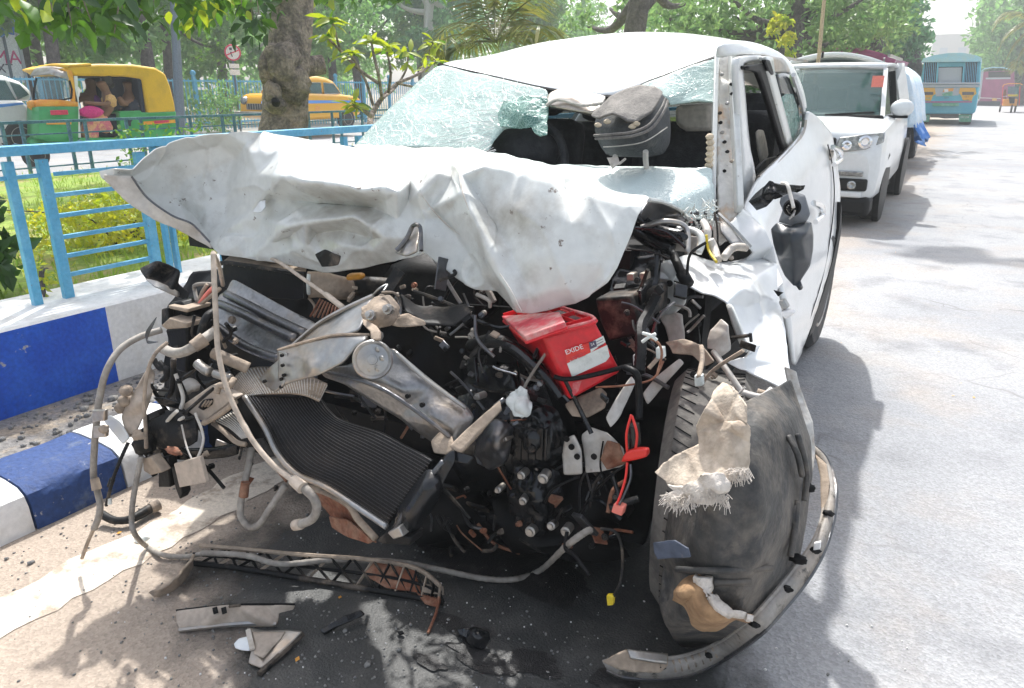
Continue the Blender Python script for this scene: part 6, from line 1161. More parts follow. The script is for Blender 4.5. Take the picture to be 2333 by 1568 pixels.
for a in (((720, 415, 1.44), (900, 490, 1.41), (1100, 590, 1.38), (1330, 690, 1.34)), ((790, 345, 1.47), (960, 430, 1.44), (1150, 530, 1.41), (1400, 650, 1.36)), ((480, 472, 1.41), (700, 590, 1.38), (900, 730, 1.36), (1080, 810, 1.33), (1200, 845, 1.32))): rod('pressed_rib', Z9(*a), .014, 'steeld')
for zx, zy in ((835, 545), (995, 565), (965, 548)): q = at(*Z9((zx, zy))[0], 1.405); MB().lathe(q, (0, -1, .4), [(.012 if zx == 835 else .004, -.004), (.012 if zx == 835 else .004, .006)], 12).build('hole', M['dust'], wr)
dsheet('bonnet_lock_beam', Z9((1300, 752, 1.3), (1500, 582, 1.33), (1700, 470, 1.35), (1850, 382, 1.37), (1950, 352, 1.38), (1880, 440, 1.34), (1830, 622, 1.28), (1700, 662, 1.27), (1500, 692, 1.28)), 'steel', Z9((1600, 600, 1.31), (1750, 540, 1.32)), noise=(.003, 8), it=2)
dsheet('bonnet_lock_beam', Z9((1190, 782, 1.24), (1430, 712, 1.25), (1650, 668, 1.26), (1900, 668, 1.27), (1870, 710, 1.25), (1790, 762, 1.24), (1700, 882, 1.22), (1540, 962, 1.21), (1400, 1002, 1.21), (1290, 1032, 1.21), (1200, 1080, 1.21), (1200, 860, 1.22)), 'steel', Z9((1400, 830, 1.235), (1600, 780, 1.24), (1450, 920, 1.2)), noise=(.003, 8), it=2, thick=.006)
dsheet('beam_end_plate', Z9((1190, 780, 1.235), (1268, 800, 1.23), (1262, 940, 1.22), (1240, 1050, 1.205), (1170, 1112, 1.205), (1040, 1010, 1.22), (1120, 920, 1.225), (1196, 860, 1.23)), 'alu', noise=(.001, 8))
for zx, zy in ((1220, 820), (1225, 898), (1215, 1005), (1235, 975), (1213, 1065), (1085, 1022)): q = at(*Z9((zx, zy))[0], 1.205); MB().lathe(q, (.2, -1, .1), [(.0045, -.004), (.0045, .003)], 10).build('hole', M['blk'], wr)
hp = pts(Z9((1300, 748, 1.29), (1500, 578, 1.32), (1700, 462, 1.34), (1930, 355, 1.37))); MB().tube(hp, .006, 6, 6).build('beam_edge', M['alu'], wr)
hp = pts(Z9((1190, 778, 1.235), (1430, 706, 1.245), (1650, 660, 1.255), (1900, 660, 1.27))); MB().tube(hp, .004, 6, 6).build('beam_edge', M['dust'], wr)
dsheet('lock_mount', Z9((1840, 460, 1.3), (1920, 420, 1.32), (2000, 350, 1.34), (2060, 370, 1.34), (2130, 470, 1.33), (2140, 520, 1.32), (2060, 580, 1.3), (1950, 620, 1.28), (1870, 560, 1.28)), 'dust', Z9((2000, 480, 1.27)), noise=(.01, 14), rag=1)
dsheet('lock_mount', Z9((2060, 540, 1.33), (2200, 500, 1.36), (2320, 560, 1.38), (2330, 585, 1.38), (2200, 605, 1.34), (2080, 600, 1.32)), 'dust', noise=(.012, 16), rag=1); dsheet('slam_panel', Z9((2130, 350, 1.5), (2250, 430, 1.5), (2450, 470, 1.5), (2650, 420, 1.5), (2700, 480, 1.48), (2560, 600, 1.44), (2330, 590, 1.4), (2180, 500, 1.42)), 'blkd', noise=(.012, 9))
for zx, zy in ((2040, 460), (1905, 505), (1958, 665)): q = at(*Z9((zx, zy))[0], 1.26); MB().lathe(q, (0, -1, .5), [(.013, -.01), (.013, 0), (.008, .001), (.008, .01), (.001, .011)], 8).build('bolt', M['alu'], wr, smooth=False)
rod('lock_cable', Z9((1930, 350, 1.36), (1980, 300, 1.36), (2040, 270, 1.38), (2010, 320, 1.35)), .003, 'steel'); rod('lock_cable', Z9((2000, 330, 1.33), (2080, 330, 1.32), (2130, 360, 1.33)), .003, 'dust')
# horn
hn = at(849, 820, 1.19); hd = (CAM - hn).normalized() + V((-.1, 0, .0)); ho = MB().lathe(hn, hd, [(.02, -.03), (.042, -.02), (.046, -.008), (.046, .002), (.043, .006), (.039, .004), (.036, .001), (.034, .001), (.02, .004), (.012, .005), (.011, .009), (.001, .009)], 40).build('horn', M['steel'], wr)
BASE[ho] = BASE[wr]
for k in range(6): a = k * 1.047 + .3; u = V((1, 0, 0)); w_ = hd.normalized().cross(u).normalized(); q = hn + hd.normalized() * .003 + (u * math.cos(a) + w_ * math.sin(a)) * .026; MB().blob(q, (.008, .003, .007), 8, 5, 0).build('horn_dimple', M['steel'], ho)
MB().lathe(hn + hd.normalized() * .006, hd, [(.006, 0), (.006, .006), (.001, .006)], 8).build('nut', M['alu'], ho)
dsheet('horn_bracket', Z9((1850, 540, 1.27), (1890, 560, 1.26), (1960, 600, 1.24), (1990, 640, 1.22), (1985, 700, 1.205), (1920, 705, 1.205), (1915, 640, 1.22), (1860, 590, 1.25)), 'dust', noise=(.001, 8), thick=.006)
# diagonal cross beam below the horn
dsheet('cross_beam', ZA((-190, 190, 1.3), (0, 175, 1.29), (140, 100, 1.3), (270, 60, 1.31), (480, 250, 1.32), (720, 430, 1.34), (770, 500, 1.34), (690, 620, 1.3), (620, 690, 1.28), (520, 650, 1.28), (300, 490, 1.27), (100, 370, 1.27), (0, 300, 1.27), (-150, 250, 1.29)), 'beam', ZA((130, 230, 1.25), (330, 330, 1.255), (520, 480, 1.265), (650, 560, 1.28), (260, 170, 1.29), (480, 340, 1.3)), noise=(.003, 8), it=2, thick=.008)
rod('beam_edge', ZA((280, 90, 1.29), (470, 260, 1.3), (720, 440, 1.32)), .005, 'steel'); rod('beam_edge', ZA((-150, 215, 1.27), (130, 290, 1.24), (330, 400, 1.24), (560, 570, 1.25), (640, 640, 1.26)), .006, 'steeld')
for zx, zy in ((360, 365), (450, 420)): q = at(*ZA((zx, zy))[0], 1.25); MB().lathe(q, (.2, -1, .2), [(.006, -.004), (.006, .004)], 10).build('hole', M['blk'], wr)
dsheet('tow_bracket', ZA((620, 690, 1.22), (740, 570, 1.26), (880, 445, 1.3), (935, 402, 1.32), (945, 450, 1.31), (830, 570, 1.27), (690, 722, 1.22)), 'dust', noise=(.002, 9), thick=.016); rod('bracket_spike', ZA((900, 430, 1.32), (960, 385, 1.33)), .006, 'steeld')
dsheet('bracket_plate', ZA((510, 650, 1.24), (560, 590, 1.26), (640, 620, 1.26), (660, 700, 1.23), (600, 730, 1.23), (530, 720, 1.23)), 'dust', noise=(.006, 18)); dsheet('bracket_plate', ZA((590, 740, 1.21), (640, 700, 1.22), (770, 745, 1.23), (740, 790, 1.22), (640, 770, 1.21)), 'blkg', noise=(.003, 18))
# upright of the cooling pack
dsheet('radiator_tank', ZA((590, 750, 1.2), (640, 700, 1.22), (650, 780, 1.21), (560, 940, 1.19), (440, 1110, 1.17), (350, 1235, 1.15), (260, 1225, 1.15), (330, 1080, 1.16), (440, 920, 1.18), (520, 820, 1.19)), 'blkg', ZA((500, 930, 1.15), (400, 1080, 1.13)), noise=(.003, 12), thick=.03)
rod('tank_edge', ZA((580, 770, 1.19), (460, 920, 1.165), (340, 1090, 1.14), (280, 1210, 1.13)), .007, 'steeld'); P_('tank_foot', ZA((160, 1270), (250, 1190), (310, 1230), (380, 1250), (370, 1300), (280, 1290), (200, 1290)), 1.12, .05, 'blkd', .004); P_('tank_foot', ZA((230, 1215), (300, 1180), (330, 1240), (270, 1260)), 1.11, .03, 'alu', .003)
# condenser with its thin tubes
Lc = crom([V((p[0], p[1], 0)) for p in [(557, 903), (580, 935), (603, 974), (632, 1033), (676, 1080), (742, 1110), (823, 1162), (880, 1200)]], 6); Tc = crom([V((p[0], p[1], 0)) for p in [(735, 910), (747, 930), (775, 955), (820, 970), (867, 984), (920, 1012), (955, 1030), (985, 1047)]], 6)
nC = len(Lc)
def cpt(s, i, off=0): q = Lc[i].lerp(Tc[i], s); t = i / (nC - 1); return at(q.x, q.y, 1.23 + .05 * s * (1 - t) - .09 * t + .05 * t * s + off)
m = MB(); m.grid([[cpt(k / 16, i, .012) for i in range(nC)] for k in range(17)]); m.build('condenser', M['fin'], wr, ang=None, solid=.01)
for k in range(24):
    s = .02 + .96 * k / 23; MB().tube([cpt(s, i) + V((0, 0, .0006 * mn.noise(V((i * .5, k * 2.3, 0))))) for i in range(0, nC, 3)], .0009, 4, 2).build('cooling_tube', M['steeld'], wr)
rod('condenser_edge', [(557, 903, 1.215), (603, 974, 1.2), (632, 1033, 1.185), (676, 1080, 1.17), (742, 1110, 1.15), (823, 1162, 1.13), (880, 1200, 1.11)], .008, 'steel')
# upper part of the pack, bent back into the sun
Uc = crom([V((p[0], p[1], 0)) for p in [(530, 882), (540, 858), (565, 842), (610, 838), (655, 845), (700, 858), (745, 878)]], 6); Vc = crom([V((p[0], p[1], 0)) for p in [(552, 905), (575, 900), (600, 897), (635, 895), (670, 895), (700, 900), (728, 912)]], 6)
def upt(s, i, off=0): q = Uc[i].lerp(Vc[i], s); return at(q.x, q.y, 1.36 - .12 * s + off)
m = MB(); m.grid([[upt(k / 8, i, .008) for i in range(len(Uc))] for k in range(9)]); m.build('condenser_top', M['dust'], wr, ang=None, solid=.01)
for i in range(1, len(Uc), 1): MB().tube([upt(s / 4, i) for s in range(5)], .002, 4, 1).build('cooling_tube', M['wreckd'], wr)
# flap of fins to the left of it
dsheet('condenser_flap', ZB((860, 530, 1.2), (960, 470, 1.22), (1010, 440, 1.22), (1060, 520, 1.2), (1120, 665, 1.17), (1000, 650, 1.17), (900, 580, 1.18)), 'fin', noise=(.002, 20)); rod('flap_edge', ZB((860, 535, 1.19), (920, 580, 1.17), (1000, 650, 1.16), (1060, 665, 1.16)), .007, 'dust')
for k in range(9): rod('cooling_tube', ZB((880 + k * 14, 520 - k * 8, 1.19), (960 + k * 12, 560 - k * 4, 1.175), (1040 + k * 8, 630 - k * 2, 1.165)), .002, 'wreckd', n=4, sub=3)
P_('tan_sensor_box', ZB((652, 432), (840, 302), (1000, 375), (800, 530)), 1.16, .03, 'trimd', .004); dsheet('sensor_slot', ZB((765, 435, 1.158), (800, 385, 1.158), (860, 380, 1.158), (855, 420, 1.158), (800, 455, 1.158)), 'blk', noise=(0, 1), sub=1, thick=.003)
for k in range(3): rod('slot_bar', ZB((790 + k * 18, 430, 1.152), (815 + k * 18, 395, 1.152)), .003, 'dust', n=5)
rod('sensor_bracket', ZB((880, 350, 1.13), (900, 300, 1.14), (960, 300, 1.14), (990, 260, 1.16)), .009, 'dust'); rod('sensor_bracket', ZB((800, 535, 1.14), (900, 480, 1.15), (1000, 400, 1.16)), .008, 'dust')
dsheet('lower_pan', ZB((1430, 920, 1.24), (1560, 960, 1.23), (1700, 1040, 1.22), (1850, 1240, 1.2), (1880, 1280, 1.19), (1750, 1240, 1.22), (1600, 1120, 1.24)), 'rust', noise=(.006, 12)); rod('lower_rail', ZB((1390, 850, 1.22), (1400, 920, 1.2), (1550, 960, 1.19), (1700, 1040, 1.17), (1760, 1130, 1.16), (1870, 1250, 1.14)), .009, 'dust')
dsheet('lower_pan', ZB((1580, 1110, 1.2), (1700, 1130, 1.2), (1860, 1270, 1.17), (1830, 1285, 1.17), (1680, 1230, 1.19), (1600, 1180, 1.2)), 'rust')
# air cleaner box and ducts
m = MB().prism(pts(Z9((757, 112), (800, 100), (1330, 182), (1398, 202), (1402, 378), (1330, 392), (1100, 375), (850, 330), (760, 285)), 1.56), (0, .02, 0)); m.build('air_box', M['blk'], wr, bevel=.004)
rim = pts(Z9((757, 112, 1.55), (800, 98, 1.55), (1330, 180, 1.55), (1402, 205, 1.55), (1404, 378, 1.55))); MB().tube(rim, .007, 6, 2).build('air_box_rim', M['blkd'], wr)
m = MB(); m.grid([[at(*p, d) for p, d in zip(Z9((765, 100), (990, 128), (1200, 160), (1400, 200)), (1.56,) * 4)], [at(*p, d) for p, d in zip(Z9((820, 55), (1020, 65), (1230, 85), (1410, 130)), (1.64,) * 4)], [at(*p, d) for p, d in zip(Z9((890, 20), (1060, 15), (1250, 30), (1412, 90)), (1.74,) * 4)]]); m.build('air_box_lid', M['dust'], wr, ang=None, solid=.01)
for k in range(13):
    t = k / 12; a = Z9((790 + 560 * t, 106 + 82 * t, 1.553))[0]; b = Z9((900 + 480 * t, 22 + 55 * t, 1.72))[0]; rod('lid_rib', [a, b], .0045, 'dust', n=5)
MB().blob(at(*Z9((1145, 40))[0], 1.6), (.03, .03, .028), 12, 8, .05).build('breather', M['dust'], wr); P_('sensor', Z9((1315, 20), (1380, 50), (1385, 100), (1310, 90)), 1.6, .03, 'dust', .004)
rod('air_duct', Z9((1430, 270, 1.58), (1520, 270, 1.6), (1640, 290, 1.62), (1740, 300, 1.66)), [.042, .04, .034], 'dust', n=14); rod('air_duct', Z9((1700, 290, 1.68), (1900, 280, 1.72), (2040, 290, 1.76)), .03, 'blkd', n=12); P_('filler_cap', Z9((1710, 190), (1820, 185), (1830, 235), (1710, 245)), 1.62, .03, 'amber', .012); rod('duct_clip', Z9((1430, 190, 1.55), (1425, 270, 1.54), (1430, 340, 1.55)), .006, 'paper')
rod('dip_cable', Z9((1010, 30, 1.58), (1110, 55, 1.56), (1230, 115, 1.5), (1350, 200, 1.44), (1560, 350, 1.4), (1700, 460, 1.36)), .0055, 'hosel'); rod('dip_cable', Z9((1560, 345, 1.39), (1700, 455, 1.36)), .008, 'hosel')
for k in range(9): rod('grille_wire', Z9((1520 + k * 20, 380 + k * 10, 1.5), (1440 + k * 30, 520 + k * 4, 1.46)), .003, 'rust', n=4, sub=1)
# long pale cable and its hooked hose end
rod('pale_cable', [(486, 576, 1.2), (488, 640, 1.17), (492, 720, 1.15), (497, 800, 1.13), (515, 880, 1.11), (545, 950, 1.1), (580, 1010, 1.09), (625, 1062, 1.09), (672, 1098, 1.09)], .0068, 'hosel', n=10); rod('pale_cable', [(486, 576, 1.2), (500, 610, 1.3), (508, 650, 1.36)], .006, 'hosel')
rod('hooked_hose', [(665, 1092, 1.095), (692, 1112, 1.09), (715, 1135, 1.09), (722, 1160, 1.09), (712, 1182, 1.09), (692, 1192, 1.09), (674, 1196, 1.09)], [.012, .011, .011, .0115], 'hosed', n=12); rod('hose_clip', [(668, 1094, 1.09), (690, 1112, 1.085)], .0145, 'hosel', n=12, rib=.08); rod('hose_clip', [(672, 1197, 1.09), (686, 1194, 1.09)], .014, 'hosel', n=12)
rod('coolant_pipe', ZB((1100, 690, 1.24), (1075, 820, 1.2), (1050, 920, 1.17), (1030, 1040, 1.15), (1035, 1120, 1.14), (1090, 1180, 1.14), (1150, 1160, 1.14), (1210, 1070, 1.16), (1310, 920, 1.2)), .0095, 'hosed', n=12, sub=8); rod('pipe_sleeve', ZB((1060, 900, 1.168), (1048, 990, 1.158)), .0125, 'rust', n=12, rib=.05)
# ------------------------------------------------- crushed corner by the kerb
dsheet('torn_liner_flap', Z9((120, 150, 1.32), (260, 82, 1.34), (340, 110, 1.36), (420, 152, 1.38), (412, 262, 1.36), (500, 330, 1.36), (480, 400, 1.34), (410, 362, 1.34), (300, 320, 1.3), (232, 290, 1.28), (160, 225, 1.29)), 'blkd', Z9((280, 200, 1.36), (360, 280, 1.32)), noise=(.006, 10))
dsheet('liner_edge', Z9((150, 225, 1.285), (232, 290, 1.275), (420, 370, 1.33), (420, 330, 1.34), (240, 240, 1.29)), 'steel', noise=(.003, 10))
P_('relay_box', Z9((345, 410), (430, 400), (495, 480), (490, 600), (480, 720), (330, 720), (320, 600)), 1.26, .1, 'blk', .006); P_('relay_lid', Z9((275, 590), (340, 530), (480, 570), (480, 610), (320, 620)), 1.22, .06, 'dust', .004); P_('relay_lid', Z9((330, 430), (490, 460), (480, 490), (345, 460)), 1.24, .08, 'dust', .004); P_('relay_box', Z9((310, 620), (480, 600), (490, 800), (470, 960), (400, 940), (360, 800)), 1.22, .1, 'blk', .006); P_('bracket', Z9((280, 460), (330, 450), (345, 560), (280, 590)), 1.24, .02, 'blkd', .004)
dsheet('red_reservoir', Z9((480, 450, 1.3), (510, 405, 1.32), (570, 400, 1.33), (600, 430, 1.32), (530, 450, 1.3)), 'pinkc', noise=(.004, 20), sub=2, thick=.02)
for a, mt in ((((560, 400, 1.3), (545, 330, 1.32), (540, 280, 1.32), (600, 265, 1.32), (690, 270, 1.34)), 'hosed'), (((575, 410, 1.3), (600, 330, 1.31), (640, 270, 1.32)), 'dust'), (((580, 415, 1.3), (640, 340, 1.3), (690, 290, 1.31)), 'pinkc'), (((590, 420, 1.3), (680, 350, 1.3), (740, 300, 1.31)), 'dust')): rod('fluid_line', Z9(*a), .006, mt)
rod('radiator_hose', Z9((300, 770, 1.14), (370, 800, 1.12), (450, 795, 1.12), (540, 750, 1.13), (620, 690, 1.16), (690, 640, 1.2)), .0135, 'hosed', n=12); rod('hose_sleeve', Z9((530, 755, 1.125), (620, 690, 1.155)), .018, 'dust', n=12, rib=.06); rod('radiator_hose', Z9((690, 800, 1.2), (800, 850, 1.21), (960, 920, 1.24)), .016, 'dust', n=12)
rod('hose', Z9((700, 480, 1.25), (640, 520, 1.22), (600, 620, 1.2), (590, 700, 1.2)), .012, 'blkd'); rod('hose', Z9((560, 880, 1.2), (620, 930, 1.2), (660, 950, 1.2)), .014, 'alu', n=10); rod('hose', Z9((700, 960, 1.18), (760, 980, 1.18), (820, 1000, 1.18)), .012, 'alu', n=10); rod('hose', Z9((500, 500, 1.28), (515, 600, 1.26), (520, 700, 1.24)), .012, 'hosed')
rod('clutch_hose', Z9((330, 720, 1.1), (250, 790, 1.07), (190, 900, 1.05), (160, 1040, 1.03), (150, 1200, 1.02), (160, 1400, 1.01), (165, 1540, 1.01)), .005, 'dust')
dsheet('bumper_stay', ZC((430, 540, 1.12), (470, 600, 1.14), (455, 720, 1.12), (400, 880, 1.09), (345, 1000, 1.06), (292, 1052, 1.05), (235, 900, 1.06), (330, 720, 1.09)), 'trimd', ZC((370, 800, 1.075)), noise=(.002, 8)); dsheet('bumper_shard', ZC((118, 925, 1.05), (160, 888, 1.05), (230, 940, 1.05), (295, 1045, 1.04), (250, 1095, 1.03), (180, 1010, 1.04)), 'white', noise=(.002, 10))
for zx, zy in ((270, 720), (260, 790), (235, 840)): lump('bush', *ZC((zx, zy))[0], 1.07, (.018, .018, .016), 'dust', .2)
dsheet('corner_shell', ZC((405, 890, 1.1), (500, 855, 1.12), (640, 870, 1.13), (770, 925, 1.14), (765, 1080, 1.12), (600, 1135, 1.1), (430, 1085, 1.09), (405, 980, 1.09)), 'blkd', ZC((560, 960, 1.1), (620, 1040, 1.095)), noise=(.003, 9), thick=.01); dsheet('shell_edge', ZC((460, 765, 1.13), (560, 770, 1.14), (640, 800, 1.15), (640, 850, 1.15), (500, 810, 1.13)), 'blkg', noise=(.004, 9))
dsheet('corner_beam', ZC((430, 1080, 1.1), (600, 1130, 1.12), (900, 1120, 1.18), (1050, 1080, 1.22), (1060, 1150, 1.22), (900, 1180, 1.18), (620, 1190, 1.12), (440, 1160, 1.1)), 'blkg', noise=(.003, 9), thick=.02); P_('deformation_plate', ZC((600, 1230), (780, 1180), (826, 1360), (640, 1395)), 1.06, .012, 'trimd', .002)
P_('strut', ZC((490, 1195), (560, 1180), (575, 1395), (492, 1395)), 1.08, .03, 'blk', .004); P_('strut', ZC((580, 1250), (625, 1260), (660, 1440), (640, 1480), (610, 1400)), 1.08, .03, 'blkd', .004); P_('bracket', ZC((380, 1190), (440, 1180), (520, 1290), (440, 1310), (390, 1280)), 1.05, .03, 'dust', .003); lump('knuckle', *ZC((390, 1080))[0], 1.06, (.028, .03, .04), 'blkd', .5, 8); lump('knuckle', *ZC((360, 1030))[0], 1.05, (.02, .02, .016), 'dust', .4, 8); lump('knuckle', *ZC((600, 1140))[0], 1.05, (.03, .012, .01), 'rust', .4, 8)
dsheet('foam_lump', ZB((670, 300, 1.2), (720, 275, 1.22), (780, 320, 1.22), (740, 330, 1.2), (690, 360, 1.19)), 'wreckd', noise=(.008, 20), thick=.02, rag=2); P_('bracket', ZC((425, 880), (495, 850), (500, 895), (430, 930)), 1.06, .02, 'blk', .003)
for l in ([(500, 520), (560, 600), (520, 650)], [(460, 500), (500, 560), (560, 570), (540, 640)], [(600, 500), (590, 700), (560, 760)], [(640, 640), (630, 760), (660, 800)]): rod('pipe', [p + (1.16,) for p in ZC(*l)], .008, 'blkd')
for k in range(4): rod('wire', [p + (1.12,) for p in ZC((480 - k * 6, 210 + k * 14), (410 + k * 4, 310 + k * 8), (420, 370 + k * 6), (490, 380))], .0016, 'steeld', n=4)
rod('outer_hose', [(368, 752, 1.22), (318, 768, 1.16), (274, 796, 1.1), (244, 842, 1.05), (228, 900, 1.03), (220, 962, 1.01), (215, 1022, 1.0), (213, 1082, .99), (220, 1112, .985), (228, 1150, .98), (224, 1180, .97), (214, 1205, .96)], .0092, 'hosed', n=10, sub=8); rod('outer_hose', [(216, 1200, .962), (200, 1236, .95), (187, 1272, .94)], .0055, 'dust'); rod('hose_joint', [(215, 1090, .986), (221, 1116, .98)], .0125, 'dust', n=12, rib=.08)
for p in ((219, 948), (222, 985)): P_('hose_clip', [(p[0] - 10, p[1] - 13), (p[0] + 18, p[1] - 13), (p[0] + 18, p[1] + 12), (p[0] - 10, p[1] + 14)], .99, .012, 'steel', .003)
lump('clip_knob', 236, 978, .99, (.014, .012, .012), 'dust', .3); rod('loom', ZC((285, 1080, 1.03), (230, 1200, 1.0), (180, 1330, .98), (150, 1440, .97), (130, 1520, .965)), .005, 'blkd', rib=.08, sub=12); P_('tag', [(240, 1138), (252, 1136), (253, 1150), (241, 1152)], .965, .004, 'paper', .001); rod('connector', [(256, 1092, .985), (250, 1108, .98)], .008, 'blkd', n=8)
rod('loom', [(322, 1040, 1.04), (312, 1090, 1.02), (303, 1140, 1.0), (300, 1185, .99), (306, 1215, .985), (330, 1242, ('z', .02)), (370, 1264, ('z', .015)), (420, 1268, ('z', .015)), (460, 1262, ('z', .05))], .0075, 'hosed', n=10, sub=10, rib=.05); rod('loom', [(460, 1260, ('z', .06)), (560, 1266, ('z', .07)), (640, 1285, ('z', .06)), (760, 1276, ('z', .06)), (900, 1280, ('z', .05)), (1000, 1298, ('z', .03)), (1100, 1318, ('z', .015)), (1170, 1320, ('z', .015)), (1230, 1300, ('z', .02)), (1290, 1245, 1.36), (1330, 1215, 1.36), (1345, 1208, 1.38)], .0085, 'hosed', n=8, sub=10, rib=.06)
# ------------------------------------------------- front wheel, wheel housing, felt
fw = wwheel((-.47, 1.8, .325), (.97, .22, 0), .325, .2, 'rubd')
m = MB(); ax = V((.97, .22, 0)).normalized(); u0 = ax.cross(V((0, 0, 1))).normalized()
for k in range(64):
    a = k * 6.2832 / 64; rd = u0 * math.cos(a) + V((0, 0, 1)) * math.sin(a); c = V((-.47, 1.8, .325)) + rd * .3245
    for s in (-1, 1): m.bar(c + ax * (s * .035), c + ax * (s * .075) + V((0, 0, 1)).cross(rd) * 0 + u0 * (-math.sin(a)) * .02 + V((0, 0, 1)) * math.cos(a) * .02, .0022, .0022)
tg_ = m.build('tread_groove', M['blk'], fw, smooth=False); tg_['kind'] = 'stuff'
LO = ZD((640, 335, 1.42), (560, 500, 1.42), (470, 640, 1.45), (420, 780, 1.45), (400, 900, 1.44), (390, 1050, 1.42), (372, 1200, 1.38), (400, 1300, 1.36), (450, 1385, ('z', .015)), (600, 1375, ('z', .02)), (700, 1300, 1.36), (800, 1245, 1.4), (900, 1100, 1.5), (960, 1000, 1.56), (1000, 750, 1.66), (1018, 650, 1.7), (1005, 500, 1.74), (962, 350, 1.78), (925, 235, 1.8), (850, 280, 1.7), (740, 335, 1.52))
sheet('wheel_arch_liner', LO, ZD((600, 700, 1.295), (620, 900, 1.285), (600, 1080, 1.295), (780, 600, 1.355), (800, 800, 1.335), (780, 1000, 1.335), (900, 700, 1.475), (900, 900, 1.445), (680, 500, 1.355), (830, 400, 1.495), (900, 450, 1.555), (520, 900, 1.315), (700, 1200, 1.325), (520, 1250, 1.295), (470, 1000, 1.335)), M['liner'], wr, sub=4, it=3, noise=(.008, 5), thick=.005)
for l in ([(960, 470, 1.62), (985, 560, 1.61), (1000, 650, 1.62), (990, 760, 1.6)], [(920, 480, 1.6), (960, 560, 1.58), (980, 650, 1.6)], [(440, 1055, 1.36), (600, 1060, 1.325), (850, 1050, 1.42)], [(600, 1110, 1.33), (760, 1110, 1.37)], [(960, 760, 1.58), (950, 880, 1.54), (930, 1000, 1.5)], [(945, 780, 1.57), (940, 860, 1.545)]): rod('liner_rib', [(p[0], p[1], p[2] - .04) for p in ZD(*l)], .007, 'liner')
sheet('blue_patch', ZD((340, 940, 1.300), (430, 930, 1.280), (490, 965, 1.270), (500, 1000, 1.270), (430, 1005, 1.280), (360, 1010, 1.295), (345, 980, 1.300)), [], pm('blue_grey_plastic', (.07, .085, .12), .7, 0, (.2, .18, .16), 30, .6, .7), wr, sub=3, it=0, noise=(.002, 30), thick=.004, rag=1.5)
for zx, zy in ((1000, 700), (960, 1010), (620, 1110)): lump('hole', *ZD((zx, zy))[0], 1.5 if zx == 960 else (1.62 if zx > 700 else 1.33), (.02, .008, .012), 'blk', .4, 9)
sheet('sound_felt', ZD((560, 365, 1.320), (600, 290, 1.360), (640, 250, 1.380), (690, 270, 1.360), (745, 350, 1.320), (756, 480, 1.300), (748, 640, 1.290), (680, 645, 1.260), (640, 690, 1.240), (570, 720, 1.240), (470, 700, 1.260), (420, 700, 1.280), (352, 640, 1.310), (440, 570, 1.320), (540, 515, 1.320), (530, 430, 1.330)), ZD((650, 420, 1.320), (600, 580, 1.290), (690, 560, 1.275), (660, 455, 1.300), (700, 440, 1.295), (720, 425, 1.310)), M['felt'], wr, sub=4, it=1, noise=(.005, 12, .006), thick=.004, rag=2)
sheet('torn_fluff', ZD((400, 690, 1.250), (470, 700, 1.230), (560, 640, 1.220), (640, 640, 1.220), (665, 680, 1.220), (640, 730, 1.220), (600, 770, 1.220), (560, 770, 1.220), (520, 760, 1.220), (480, 740, 1.230), (440, 750, 1.230), (390, 748, 1.240), (430, 715, 1.240)), ZD((560, 700, 1.210), (620, 700, 1.205), (480, 725, 1.220)), M['fluff'], wr, sub=4, it=0, noise=(.008, 26), thick=.006, rag=5)
m = MB()
for k in range(620):
    u = random.random(); zx = 390 + 360 * u; zy = (748 + 20 * math.sin(u * 9) if zx < 660 else 645) + rnd(-30, 10); p = at(*ZD((zx, zy))[0], 1.215 if zx < 660 else 1.25); m.bar(p, p + V((rnd(-.014, .014), rnd(-.012, 0), -rnd(.002, .03) * rnd(.2, 1))), .0008)
m.build('loose_fibres', M['fluff'], wr, smooth=False, kind='stuff')
sheet('foam_block', ZD((430, 1160, 1.3), (470, 1110, 1.31), (520, 1078, 1.32), (590, 1092, 1.32), (592, 1180, 1.3), (640, 1215, 1.29), (690, 1245, 1.28), (770, 1262, 1.28), (700, 1308, ('z', .05)), (560, 1345, ('z', .03)), (470, 1318, ('z', .03)), (412, 1250, ('z', .05))), ZD((500, 1180, 1.23), (540, 1260, 1.2), (620, 1280, 1.21)), pm('brown_foam', (.4, .25, .13), .95, 0, (.26, .15, .075), 8, .45, .65, .2, 60, .4, 60), wr, sub=4, it=4, noise=(.0015, 8), thick=.012, rag=.4, lev=3)
sheet('foam_tear', ZD((515, 1080, 1.29), (590, 1090, 1.29), (596, 1130, 1.285), (570, 1170, 1.27), (600, 1225, 1.25), (660, 1260, 1.24), (770, 1262, 1.25), (690, 1250, 1.27), (620, 1200, 1.28), (600, 1180, 1.29), (560, 1160, 1.28), (520, 1120, 1.29)), [], M['fluff'], wr, sub=3, it=0, noise=(.008, 24), thick=.012, rag=2)
sheet('foam_skirt', ZD((400, 1300, ('z', .03)), (460, 1320, ('z', .04)), (560, 1350, ('z', .03)), (700, 1312, ('z', .05)), (700, 1350, ('z', .01)), (600, 1385, ('z', .008)), (480, 1400, ('z', .006)), (440, 1340, ('z', .008))), [], M['liner'], wr, sub=3, it=0, noise=(.004, 20), thick=.004, rag=2)
